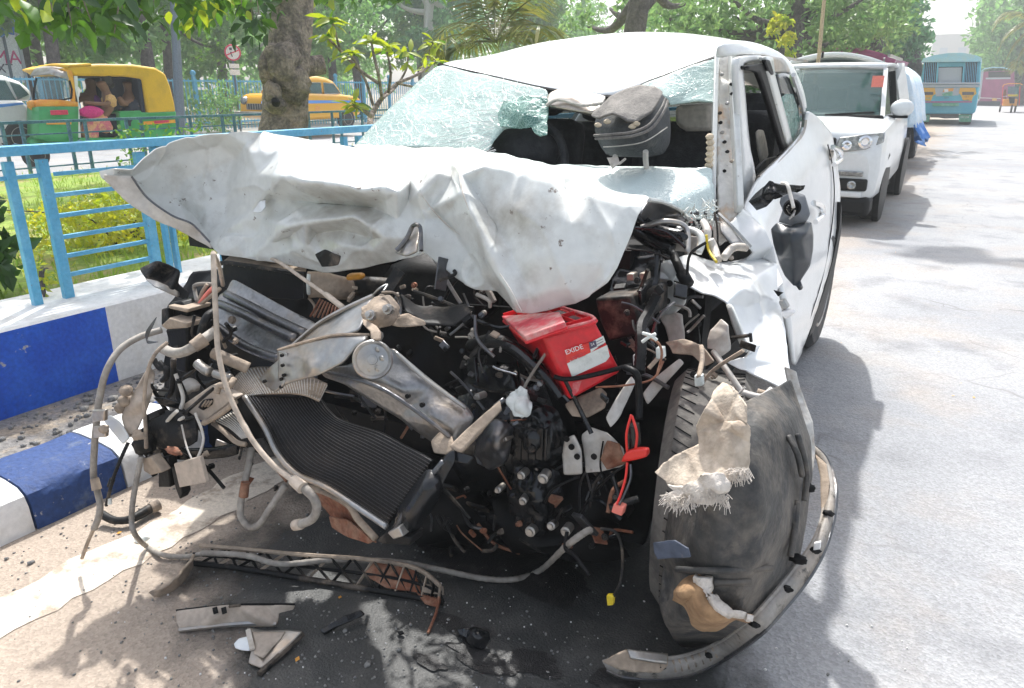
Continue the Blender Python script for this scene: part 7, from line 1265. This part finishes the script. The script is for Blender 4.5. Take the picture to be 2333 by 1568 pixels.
# long curved arch moulding
outer = ZD((1030, 522, 1.86), (1075, 560, 1.84), (1103, 610, 1.82), (1122, 680, 1.78), (1125, 740, 1.74), (1112, 850, 1.68), (1072, 980, 1.6), (1000, 1105, 1.52), (900, 1230, 1.44), (800, 1335, 1.38), (650, 1440, ('z', .03)), (500, 1508, ('z', .02)), (350, 1530, ('z', .02)), (210, 1520, ('z', .02)), (140, 1490, ('z', .02)))
inner = ZD((1025, 545, 1.86), (1055, 590, 1.83), (1072, 640, 1.81), (1080, 700, 1.77), (1078, 760, 1.73), (1062, 850, 1.66), (1020, 950, 1.58), (940, 1060, 1.5), (850, 1170, 1.42), (750, 1275, 1.37), (610, 1375, ('z', .07)), (470, 1428, ('z', .07)), (350, 1440, ('z', .07)), (230, 1425, ('z', .06)), (120, 1455, ('z', .04)))
O_ = crom(pts(outer), 5); I_ = crom(pts(inner), 5); m = MB(); m.grid([O_, [a.lerp(b, .5) + V((0, -.006, .012)) for a, b in zip(O_, I_)], I_]); m.build('arch_moulding', M['strip'], wr, ang=None, solid=.006)
MB().tube(O_, .006, 6, 1).build('moulding_edge', M['steeld'], wr); MB().tube(I_, .005, 6, 1).build('moulding_edge', M['strip'], wr)
for k in range(24, len(O_) - 8, 7): q = O_[k].lerp(I_[k], .5); MB().blob(q + V((0, -.008, .014)), (.014, .008, .008), 7, 5, .4).build('moulding_clip', M['blk'], wr)
for k in range(10): i = 48 + k; a = O_[i].lerp(I_[i], .15); b = O_[i].lerp(I_[i], .75); MB().bar(a + V((0, -.006, .012)), b + V((0, -.006, .012)), .004).build('moulding_rib', M['dust'], wr)
sheet('moulding_dirt', ZD((1040, 560, 1.83), (1085, 600, 1.8), (1100, 680, 1.76), (1090, 780, 1.71), (1070, 860, 1.66), (1062, 780, 1.71), (1060, 660, 1.77)), [], M['dust'], wr, sub=2, it=0, noise=(.002, 20), thick=.004)
slab('moulding_clip', ZD((1030, 945), (1060, 938), (1058, 970), (1028, 975)), (0, .01, 0), M['whitep'], wr, 1.53, .002)
sheet('broken_strip_end', ZD((120, 1450, ('z', .055)), (185, 1415, ('z', .085)), (220, 1400, ('z', .09)), (400, 1425, ('z', .08)), (400, 1470, ('z', .07)), (370, 1500, ('z', .05)), (260, 1500, ('z', .05)), (180, 1480, ('z', .05))), [], M['dust'], wr, sub=3, it=0, noise=(.006, 24), thick=.006, rag=1.5)
sheet('broken_strip_end', ZD((225, 1402, ('z', .1)), (400, 1422, ('z', .09)), (395, 1465, ('z', .08)), (240, 1440, ('z', .09))), [], M['alu'], wr, sub=2, it=0, noise=(.003, 20), thick=.006)
sheet('wing_edge', ZD((905, 180, 1.84), (950, 200, 1.86), (985, 320, 1.86), (1020, 420, 1.84), (1030, 540, 1.82), (1015, 650, 1.72), (1000, 560, 1.76), (960, 420, 1.8), (920, 300, 1.84)), [], pm('scuffed_edge', (.5, .49, .46), .7, 0, (.34, .29, .24), 12), wr, sub=3, it=1, noise=(.004, 14), thick=.006, rag=1.5)
# ------------------------------------------------- scraps that fill the torn front
random.seed(33)
def scrap(n, box, d0, d1, mats, rmax=.03):
    for _ in range(n):
        x = rnd(box[0], box[2]); y = rnd(box[1], box[3]); d = rnd(d0, d1); c = at(x, y, d); k = random.random(); mt = M[random.choice(mats)]
        if k < .4: e = rdir() * rnd(.03, .1); e.y *= .3; MB().tube([c - e, c + rdir() * .02, c + e], rnd(.002, .006), 6, 5).build('wire', mt, wr)
        elif k < .7:
            R = Matrix.Rotation(rnd(0, 6), 3, rdir()); MB().box(c, (rnd(.01, rmax * 1.6), rnd(.004, .012), rnd(.01, rmax)), R).build('bracket', mt, wr, bevel=.002)
        else: MB().lathe(c, rdir() * .6 + V((0, -1, 0)), [(.008, -.01), (.008, 0), (.005, .001), (.005, .006), (.001, .006)], 8).build('bolt', mt, wr, smooth=False)
dk = ['blk', 'blkd', 'steeld', 'blkg', 'blk', 'dust']
scrap(34, (395, 700, 540, 880), 1.2, 1.4, ['blkd', 'dust', 'blk', 'blk', 'steeld']); scrap(22, (340, 880, 480, 1080), 1.08, 1.2, ['blkd', 'dust', 'wreckd', 'blk']); scrap(34, (900, 680, 1130, 900), 1.45, 1.7, dk); scrap(40, (1060, 900, 1420, 1250), 1.42, 1.6, ['blk', 'blkg', 'blkd', 'steeld', 'rust', 'blk']); scrap(24, (1400, 620, 1520, 900), 1.6, 1.85, dk); scrap(14, (900, 1090, 1130, 1230), 1.4, 1.6, ['rust', 'blkd', 'blk']); scrap(12, (1540, 760, 1720, 900), 1.7, 1.9, ['wreckd', 'dust', 'blkd', 'blkd']); scrap(5, (1560, 500, 1680, 600), 2.1, 2.3, ['dust', 'steel', 'blkd']); scrap(10, (700, 640, 960, 700), 1.5, 1.7, ['blkd', 'dust', 'rust'])
scrap(40, (880, 620, 1120, 780), 1.5, 1.75, ['blkd', 'steeld', 'blkd', 'beam', 'hosed'], .06); scrap(40, (1040, 760, 1240, 960), 1.48, 1.65, ['blkd', 'steeld', 'blkg', 'beam', 'hosed'], .05); scrap(36, (960, 1100, 1440, 1260), 1.4, 1.6, ['blkd', 'steeld', 'rust', 'blkg', 'blkd'], .05); scrap(26, (1400, 520, 1600, 760), 1.75, 2.0, ['blkd', 'steeld', 'blkg', 'beam', 'hosed'], .06); scrap(24, (700, 880, 980, 980), 1.35, 1.5, ['blkd', 'steeld', 'blkd', 'rust'], .05); scrap(20, (520, 1000, 760, 1140), 1.35, 1.55, ['blkd', 'steeld', 'rust'], .06)
# ================================================================ battery and other things lying in or round the wreck
def onp(x, y, p0, n):
    r = _fw + _rt * ((x - 1166.5) / FPX) + _up * ((784 - y) / FPX); return CAM + r * ((p0 - CAM).dot(n) / r.dot(n))
ba = thing('battery', 'bright red car battery with a white label and its lid pushed aside under the hood', 'car battery', at(1299, 914, 1.47))
fTL, fTR, fBR, fBL = pts([(1236, 766, 1.45), (1356, 731, 1.5), (1416, 848, 1.53), (1299, 914, 1.48)]); bTL, bTR, bBL = pts([(1142, 724, 1.64), (1266, 692, 1.69), (1226, 850, 1.67)]); bBR = bBL + (bTR - bTL)
MB().add([fTL, fTR, fBR, fBL, bTL, bTR, bBR, bBL], [(0, 1, 2, 3), (5, 4, 7, 6), (4, 0, 3, 7), (1, 5, 6, 2), (3, 2, 6, 7), (0, 4, 5, 1)]).build('case', M['redb'], ba, bevel=.009)
N = (fTR - fTL).cross(fBL - fTL).normalized(); N = -N if N.y > 0 else N
upv = (fTL - fBL).normalized(); bk = (bTL - fTL)
def bq(u, v, h=0): return fTL + (fTR - fTL) * u + bk * v + upv * h
def rimpt(u, v): return bq(u, v, .006)
MB().tube([rimpt(*q) for q in ((-.01, -.01), (.5, -.03), (1.0, -.01), (1.02, .5), (1.0, 1.0))], .004, 6, 5).build('rim', M['redl'], ba); MB().tube([bq(u, v, .0) for u, v in ((-.01, -.015), (.5, -.035), (1.01, -.012), (1.025, .5))], .004, 6, 5).build('rim', M['redb'], ba)
m = MB()
for u0, u1, v0, v1 in ((.08, .9, .06, .3), (.4, .92, .36, .6), (.5, .92, .66, .94)): m.add([bq(u0, v0, .004), bq(u1, v0, .004), bq(u1, v1, .004), bq(u0, v1, .004)], [(0, 1, 2, 3)])
m.build('cell_opening', pm('dark_red_cell', (.05, .004, .008), .5), ba, smooth=False)
for v in (.03, .33, .63, .97): MB().bar(bq(.05, v, .006), bq(.97, v, .006), .004, .012).build('cell_wall', M['redb'], ba)
for u in (.35, .68): MB().bar(bq(u, .03, .006), bq(u, .97, .006), .004, .012).build('cell_wall', M['redb'], ba)
ld = [onp(x, y, bq(0, 0, .022), upv) for x, y in ((1142, 719), (1274, 710), (1287, 733), (1194, 766))]; MB().prism(ld, upv * -.02).build('lid', M['redl'], ba, bevel=.003)
MB().tube([p - upv * .017 for p in (ld[0], ld[3], ld[2])], .004, 6, 1).build('lid_flange', M['redb'], ba)
def decal(nm, P, mt, off): return MB().prism([onp(x, y, fTL + N * off, N) for x, y in P], N * -.0008).build(nm, M[mt], ba)
ZK = lambda *l: [(1139.1 + .1453 * x, 700.6 + .1453 * y) for x, y in l]
decal('label', ZK((1050, 880), (1680, 590), (1722, 770), (1660, 850), (1130, 1092)), 'paper', .0035); decal('label', ZK((1400, 560), (1620, 445), (1655, 545), (1425, 705)), 'paper', .0035); decal('label_emblem', ZK((1392, 550), (1500, 520), (1522, 610), (1412, 660)), 'ink', .005); decal('label_field', ZK((1020, 660), (1390, 555), (1420, 700), (1660, 575), (1670, 590), (1050, 878)), 'redl' if False else 'redw', .003)
tx_ = onp(1308, 797, fTL + N * .0055, N); dx = onp(1330, 789, fTL + N * .0055, N) - tx_; text('lettering', 'EXIDE', .0165, M['whitep'], ba, frame(tx_, dx, upv), .0006)
t2 = onp(1313, 819, fTL + N * .0055, N); text('lettering', 'Exide Care', .007, M['paper'], ba, frame(t2, dx, upv), .0004)
t3 = onp(1367, 781, fTL + N * .0065, N); text('lettering', '24', .009, M['whitep'], ba, frame(onp(1350, 785, fTL + N * .0065, N), dx, upv), .0004)
for k in range(3): decal('label_line', ZK((1510 + k * 8, 540 + k * 40), (1610 + k * 8, 490 + k * 40), (1613 + k * 8, 496 + k * 40), (1513 + k * 8, 546 + k * 40)), 'ink', .005)
for k in range(3): decal('label_line', ZK((1120, 835 - k * 26), (1340, 745 - k * 26), (1342, 751 - k * 26), (1122, 841 - k * 26)), 'redl', .005)
MB().tube([onp(x, y, fTL + N * .012, N) for x, y in ((1262, 858), (1285, 864), (1320, 861), (1370, 850), (1415, 838), (1440, 833))], .0062, 8, 6).build('strap', M['blk'], ba)
MB().add([onp(x, y, fTL + N * .002, N) for x, y in ((1305, 872), (1325, 868), (1318, 890), (1303, 908))], [(0, 1, 2, 3)]).build('dent', M['redl'], ba)
# headrest thrust through the broken windscreen
hr = thing('headrest', 'black seat headrest with its cover torn open, standing in the broken windscreen', 'headrest', at(1440, 375, 2.36))
hr_out = [(1354, 289, 2.36), (1361, 256, 2.38), (1378, 236, 2.4), (1402, 220, 2.42), (1449, 199, 2.44), (1493, 199, 2.45), (1515, 220, 2.46), (1526, 256, 2.46), (1528, 300, 2.45), (1524, 330, 2.43), (1512, 350, 2.41), (1475, 359, 2.38), (1420, 356, 2.36), (1383, 354, 2.36), (1366, 330, 2.36)]
sheet('cushion', hr_out, [(1400, 300, 2.26), (1440, 270, 2.26), (1470, 310, 2.27), (1430, 330, 2.28), (1490, 250, 2.32), (1500, 300, 2.32)], M['head'], hr, sub=3, it=3, noise=(.003, 12), thick=.1, off=-1)
sheet('torn_cover', [(1346, 266, 2.28), (1365, 248, 2.3), (1391, 222, 2.34), (1425, 206, 2.36), (1457, 197, 2.38), (1492, 199, 2.38), (1510, 211, 2.38), (1502, 232, 2.32), (1486, 255, 2.27), (1468, 268, 2.24), (1449, 279, 2.22), (1430, 277, 2.21), (1415, 269, 2.21), (1398, 260, 2.22), (1380, 266, 2.23), (1365, 272, 2.25)], [(1430, 235, 2.28), (1470, 228, 2.3)], M['headt'], hr, sub=3, it=2, noise=(.004, 10), thick=.006, rag=.8)
for l in ([(1354, 309, 2.29), (1400, 306, 2.2), (1440, 301, 2.2), (1478, 285, 2.23), (1505, 250, 2.27), (1516, 225, 2.32)], [(1357, 316, 2.29), (1402, 314, 2.2), (1445, 309, 2.2), (1485, 292, 2.23), (1512, 255, 2.27), (1521, 230, 2.32)]): MB().tube(pts(l), .0045, 6, 6).build('seam', M['headt'], hr)
MB().tube(pts([(1375, 335, 2.3), (1420, 332, 2.24), (1470, 322, 2.26), (1520, 290, 2.34)]), .002, 5, 6).build('stitching', M['beige'], hr)
for p in ((1383, 277), (1440, 288), (1449, 282), (1362, 285)): MB().blob(at(p[0], p[1], 2.22), (.012, .006, .008), 7, 5, .4).build('foam_scrap', M['rope'], hr)
for l in ([(1402, 355, 2.33), (1400, 366, 2.32), (1396, 378, 2.31)], [(1471, 345, 2.3), (1471, 365, 2.32), (1473, 384, 2.33)]): MB().tube(pts(l), .009, 10, 4).build('post', M['beige'], hr)
sheet('post_rag', [(1383, 360, 2.31), (1408, 358, 2.31), (1412, 372, 2.3), (1396, 385, 2.3)], [], M['fluff'], hr, sub=3, it=0, noise=(.006, 30), thick=.004, rag=1.5); MB().tube(pts([(1410, 374, 2.3), (1425, 362, 2.29)]), .004, 6, 1).build('rag_strip', M['fluff'], hr)
# cracks that run out from the hole in the windscreen
g0, g1, g2 = pts([(1000, 150, 2.85), (810, 338, 2.42), (1250, 210, 2.67)]); GN = (g1 - g0).cross(g2 - g0).normalized(); GN = -GN if GN.y > 0 else GN; gc = onp(1215, 285, g0 + GN * .008, GN); gx = (onp(1100, 285, g0, GN) - onp(1200, 285, g0, GN)).normalized(); gy = GN.cross(gx); random.seed(4); m = MB()
def inglass(p): return True
rays = []
for k in range(30):
    a = -1.0 + 2.0 * k / 29 + rnd(-.04, .04); L_ = rnd(.35, .62) * (1 - .45 * abs(a)); P = [gc + (gx * math.cos(a + .05 * math.sin(j * 1.3 + k)) + gy * math.sin(a + .05 * math.sin(j * 1.3 + k))) * (.17 + (L_ - .1) * j / 7) for j in range(8)]; rays.append(P); m.tube(P, [.0011, .0006], 4, 1)
for j in (1, 2, 3, 5):
    for k in range(29):
        if random.random() < .75: m.tube([rays[k][j], rays[k + 1][j] + rdir() * .003], .0006, 4, 1)
gl = m.build('crack_line', M['whitep'], wr, smooth=False, kind='stuff')
# lower grille bar on the road
lb = thing('bumper_lattice', 'long broken black plastic bumper lattice caked in dust lying across the road', 'car part', at(720, 1300, ('z', 0)))
top = pts([(455, 1243), (560, 1252), (700, 1265), (850, 1276), (950, 1296), (1003, 1335)], ('z', .07)); mid = pts([(440, 1262), (560, 1274), (700, 1292), (850, 1310), (945, 1328), (1005, 1350)], ('z', .04)); bot = pts([(428, 1282), (540, 1294), (700, 1320), (860, 1346), (960, 1363), (1010, 1372)], ('z', .012))
for nm, l, r, mt in (('chord', top, .0065, 'dust'), ('chord', bot, .009, 'blkd'), ('chord', mid, .005, 'blk')): MB().tube(l, r, 6, 6).build(nm, M[mt], lb)
T_ = crom(top, 6); B_ = crom(bot, 6)
for k in range(2, 30, 2): MB().bar(T_[k], B_[min(30, k + 2)], .004, .008).build('strut', M['blkd'], lb); MB().bar(T_[min(30, k + 2)], B_[k], .004, .008).build('strut', M['blk' if k % 4 else 'dust'], lb)
sheet('web_panel', [(850, 1278, ('z', .06)), (945, 1300, ('z', .06)), (960, 1352, ('z', .02)), (880, 1340, ('z', .02)), (830, 1310, ('z', .04))], [], M['rust'], lb, sub=3, it=0, noise=(.004, 18), thick=.004, rag=1)
sheet('end_bracket', [(960, 1330, ('z', .04)), (1010, 1336, ('z', .05)), (1012, 1356, ('z', .03)), (965, 1350, ('z', .03))], [], M['dust'], lb, sub=2, it=0, noise=(.003, 20), thick=.006, rag=1); sheet('end_bracket', [(950, 1352, ('z', .02)), (1005, 1366, ('z', .02)), (1000, 1385, ('z', .01)), (968, 1376, ('z', .01))], [], M['rust'], lb, sub=2, it=0, noise=(.003, 20), thick=.005, rag=1)
MB().tube(pts([(1000, 1360, ('z', .04)), (994, 1395, ('z', .02)), (975, 1442, ('z', .006))]), .004, 6, 4).build('rod', M['rust'], lb)
sheet('end_shard', [(440, 1262, ('z', .05)), (420, 1290, ('z', .05)), (400, 1312, ('z', .05)), (368, 1335, ('z', .04)), (340, 1348, ('z', .02)), (362, 1356, ('z', .005)), (385, 1345, ('z', .005)), (420, 1318, ('z', .005)), (436, 1290, ('z', .01))], [], M['dust'], lb, sub=4, it=1, noise=(.01, 18), thick=.008, rag=2)
# loose pieces on the asphalt
def bit(name, label, outline, inner, mat, cat='car part', zc=.01, parts=None, **k):
    k.setdefault('sub', 3); k.setdefault('it', 1); k.setdefault('noise', (.002, 14)); k.setdefault('thick', .006)
    c = at(outline[0][0], outline[0][1], ('z', 0)); t = thing(name, label, cat, c); sheet('shell', [(p[0], p[1], ('z', p[2] if len(p) > 2 else zc)) for p in outline], [(p[0], p[1], ('z', p[2])) for p in inner], M[mat], t, **k); return t
t = bit('trim_strip', 'long dusty grey bumper trim strip with black clips lying on the road in front', [(402, 1392, .03), (470, 1384, .05), (534, 1379, .055), (600, 1377, .05), (640, 1378, .05), (673, 1377, .045), (668, 1388, .03), (636, 1396, .03), (634, 1412, .015), (628, 1426, .006), (578, 1426, .006), (504, 1428, .006), (450, 1434, .006), (411, 1438, .006), (404, 1420, .012)], [(500, 1402, .045), (580, 1402, .045)], 'trimd')
MB().tube(pts([(408, 1436, ('z', .008)), (504, 1425, ('z', .012)), (578, 1420, ('z', .014)), (630, 1422, ('z', .01))]), .0065, 6, 6).build('beading', M['steel'], t); MB().tube(pts([(402, 1391, ('z', .032)), (534, 1378, ('z', .057)), (673, 1377, ('z', .047))]), .003, 6, 6).build('edge', M['blk'], t)
for x in (492, 512): MB().bar(at(x, 1398, ('z', .05)), at(x - 3, 1384, ('z', .065)), .012, .006).build('clip', M['blk'], t)
MB().bar(at(522, 1382, ('z', .06)), at(548, 1379, ('z', .065)), .006).build('clip', M['blkd'], t)
t = bit('trim_fragment', 'triangular dusty grey plastic trim fragment beside the white scrap on the road', [(561, 1432, .03), (600, 1440, .02), (658, 1437, .03), (690, 1440, .03), (660, 1470, .02), (625, 1501, .012), (596, 1524, .008), (567, 1512, .008), (572, 1492, .02), (576, 1478, .03)], [(620, 1460, .03), (590, 1490, .025)], 'steel')
sheet('dirty_face', [(575, 1442, ('z', .031)), (650, 1440, ('z', .033)), (640, 1456, ('z', .033)), (600, 1500, ('z', .03)), (578, 1490, ('z', .03)), (582, 1465, ('z', .034))], [], M['trimd'], t, sub=2, it=0, noise=(.001, 20), thick=.002, rag=.8); MB().tube(pts([(690, 1444, ('z', .02)), (625, 1504, ('z', .01)), (590, 1536, ('z', .008))]), .008, 6, 4).build('rim', M['blkd'], t); MB().bar(at(565, 1436, ('z', .035)), at(575, 1480, ('z', .035)), .012, .006).build('tab', M['wreckd'], t)
bit('plastic_scrap', 'small bright white plastic scrap touching the triangular trim fragment', [(534, 1468, .01), (545, 1456, .02), (566, 1451, .03), (572, 1470, .03), (570, 1484, .02), (550, 1482, .01), (538, 1478, .008)], [], 'white', thick=.003)
bit('plastic_shard', 'slim black plastic stick shaped shard lying right of the trim strip', [(732, 1438, .008), (752, 1424, .02), (790, 1404, .03), (820, 1392, .03), (830, 1402, .02), (800, 1416, .02), (762, 1432, .015), (738, 1446, .006)], [], 'blkg', noise=(.006, 24), thick=.012)
t = bit('plastic_housing', 'lump of broken black plastic housing near the bottom middle of the road', [(1047, 1438, .01), (1062, 1432, .03), (1072, 1436, .03), (1090, 1438, .04), (1112, 1448, .03), (1118, 1460, .02), (1104, 1472, .01), (1080, 1468, .01), (1066, 1456, .015), (1050, 1446, .01)], [(1090, 1452, .05)], 'blkg', noise=(.006, 22), thick=.015)
bit('plastic_sliver', 'thin black plastic sliver lying between the shard and the lump on the road', [(905, 1440, .008), (918, 1438, .012), (922, 1444, .01), (910, 1447, .006)], [], 'blk'); bit('paper_scrap', 'crumpled pinkish paper scrap beside the dangling grey hose on the road', [(305, 1228, .01), (330, 1222, .02), (345, 1225, .015), (335, 1234, .006), (310, 1238, .005)], [], 'paper', 'litter', noise=(.004, 30), thick=.002)
P = pts([(232, 1172, ('z', .035)), (262, 1186, ('z', .025)), (300, 1182, ('z', .025)), (340, 1160, ('z', .025)), (362, 1150, ('z', .025))]); hz = thing('hose_piece', 'short thick dusty rubber hose piece lying on the road beside the kerb', 'hose', (P[2].x, P[2].y, 0)); MB().tube(P, [.014, .012, .016, .017], 12, 6).build('hose', M['blkd'], hz); MB().tube([P[3].lerp(P[4], .1), P[4]], .019, 12, 3).build('sleeve', M['dust'], hz)
# grit, glass crumbs and leaves scattered on the road
random.seed(41); m = MB()
for k in range(1500):
    x, y = (random.gauss(-1.1, .5), random.gauss(1.15, .28)) if k % 4 else (-2.35 + abs(random.gauss(0, .12)), rnd(.5, 4)); r = rnd(.0012, .0045) * (2 if random.random() < .04 else 1); m.blob((x, y, r * .5), (r, r * rnd(.7, 1.5), r * .7), 5, 3, .3, 4)
m.build('grit', M['stone'], None, kind='stuff', ang=None); m = MB()
for k in range(230):
    x, y = rnd(-1.8, .1), rnd(.8, 1.9); r = rnd(.001, .004); m.blob((x, y, r * .6), (r, r, r * .8), 4, 3, .3, 4)
m.build('glass_crumbs', M['whitep'], None, kind='stuff', ang=None); m = MB()
for k in range(60):
    p = V((rnd(-2.35, 4), rnd(.8, 9), .004)); a = rnd(0, 6.3); d = V((math.cos(a), math.sin(a), .1)) * rnd(.008, .02); s_ = V((-d.y, d.x, 0)) * .35; m.add([p, p + d * .5 + s_, p + d, p + d * .5 - s_], [(0, 1, 2, 3)])
m.build('leaf_litter', M['amber'], None, kind='stuff', smooth=False)
# overhanging roadside boughs that dapple the carriageway
random.seed(77); ov = thing('overhanging_tree', 'tree of the right verge with boughs reaching high over the carriageway', 'tree', (9, 13, 0)); MB().tube([(9, 13, -.1), (8.6, 12.6, 3), (7, 11.5, 6)], [.35, .28, .2], 10, 5).build('trunk', M['barkd'], ov, ang=None)
m = MB()
for c in ((-1.2, 11.2, 6.6), (.6, 11.8, 6.4), (2.4, 11.6, 7.0), (-.6, 9.6, 6.4), (1.2, 9.2, 6.5), (3.6, 9.4, 6.8)): leaves(m, c, (1.5, .5, .4), 420, .3, .1); MB().tube([(7, 11.5, 6), ((7 + c[0]) / 2, (11.5 + c[1]) / 2, 6.6), c], [.12, .04], 6, 4).build('branch', M['barkd'], ov, ang=None)
m.build('crown', M['leaf'], ov, smooth=False)
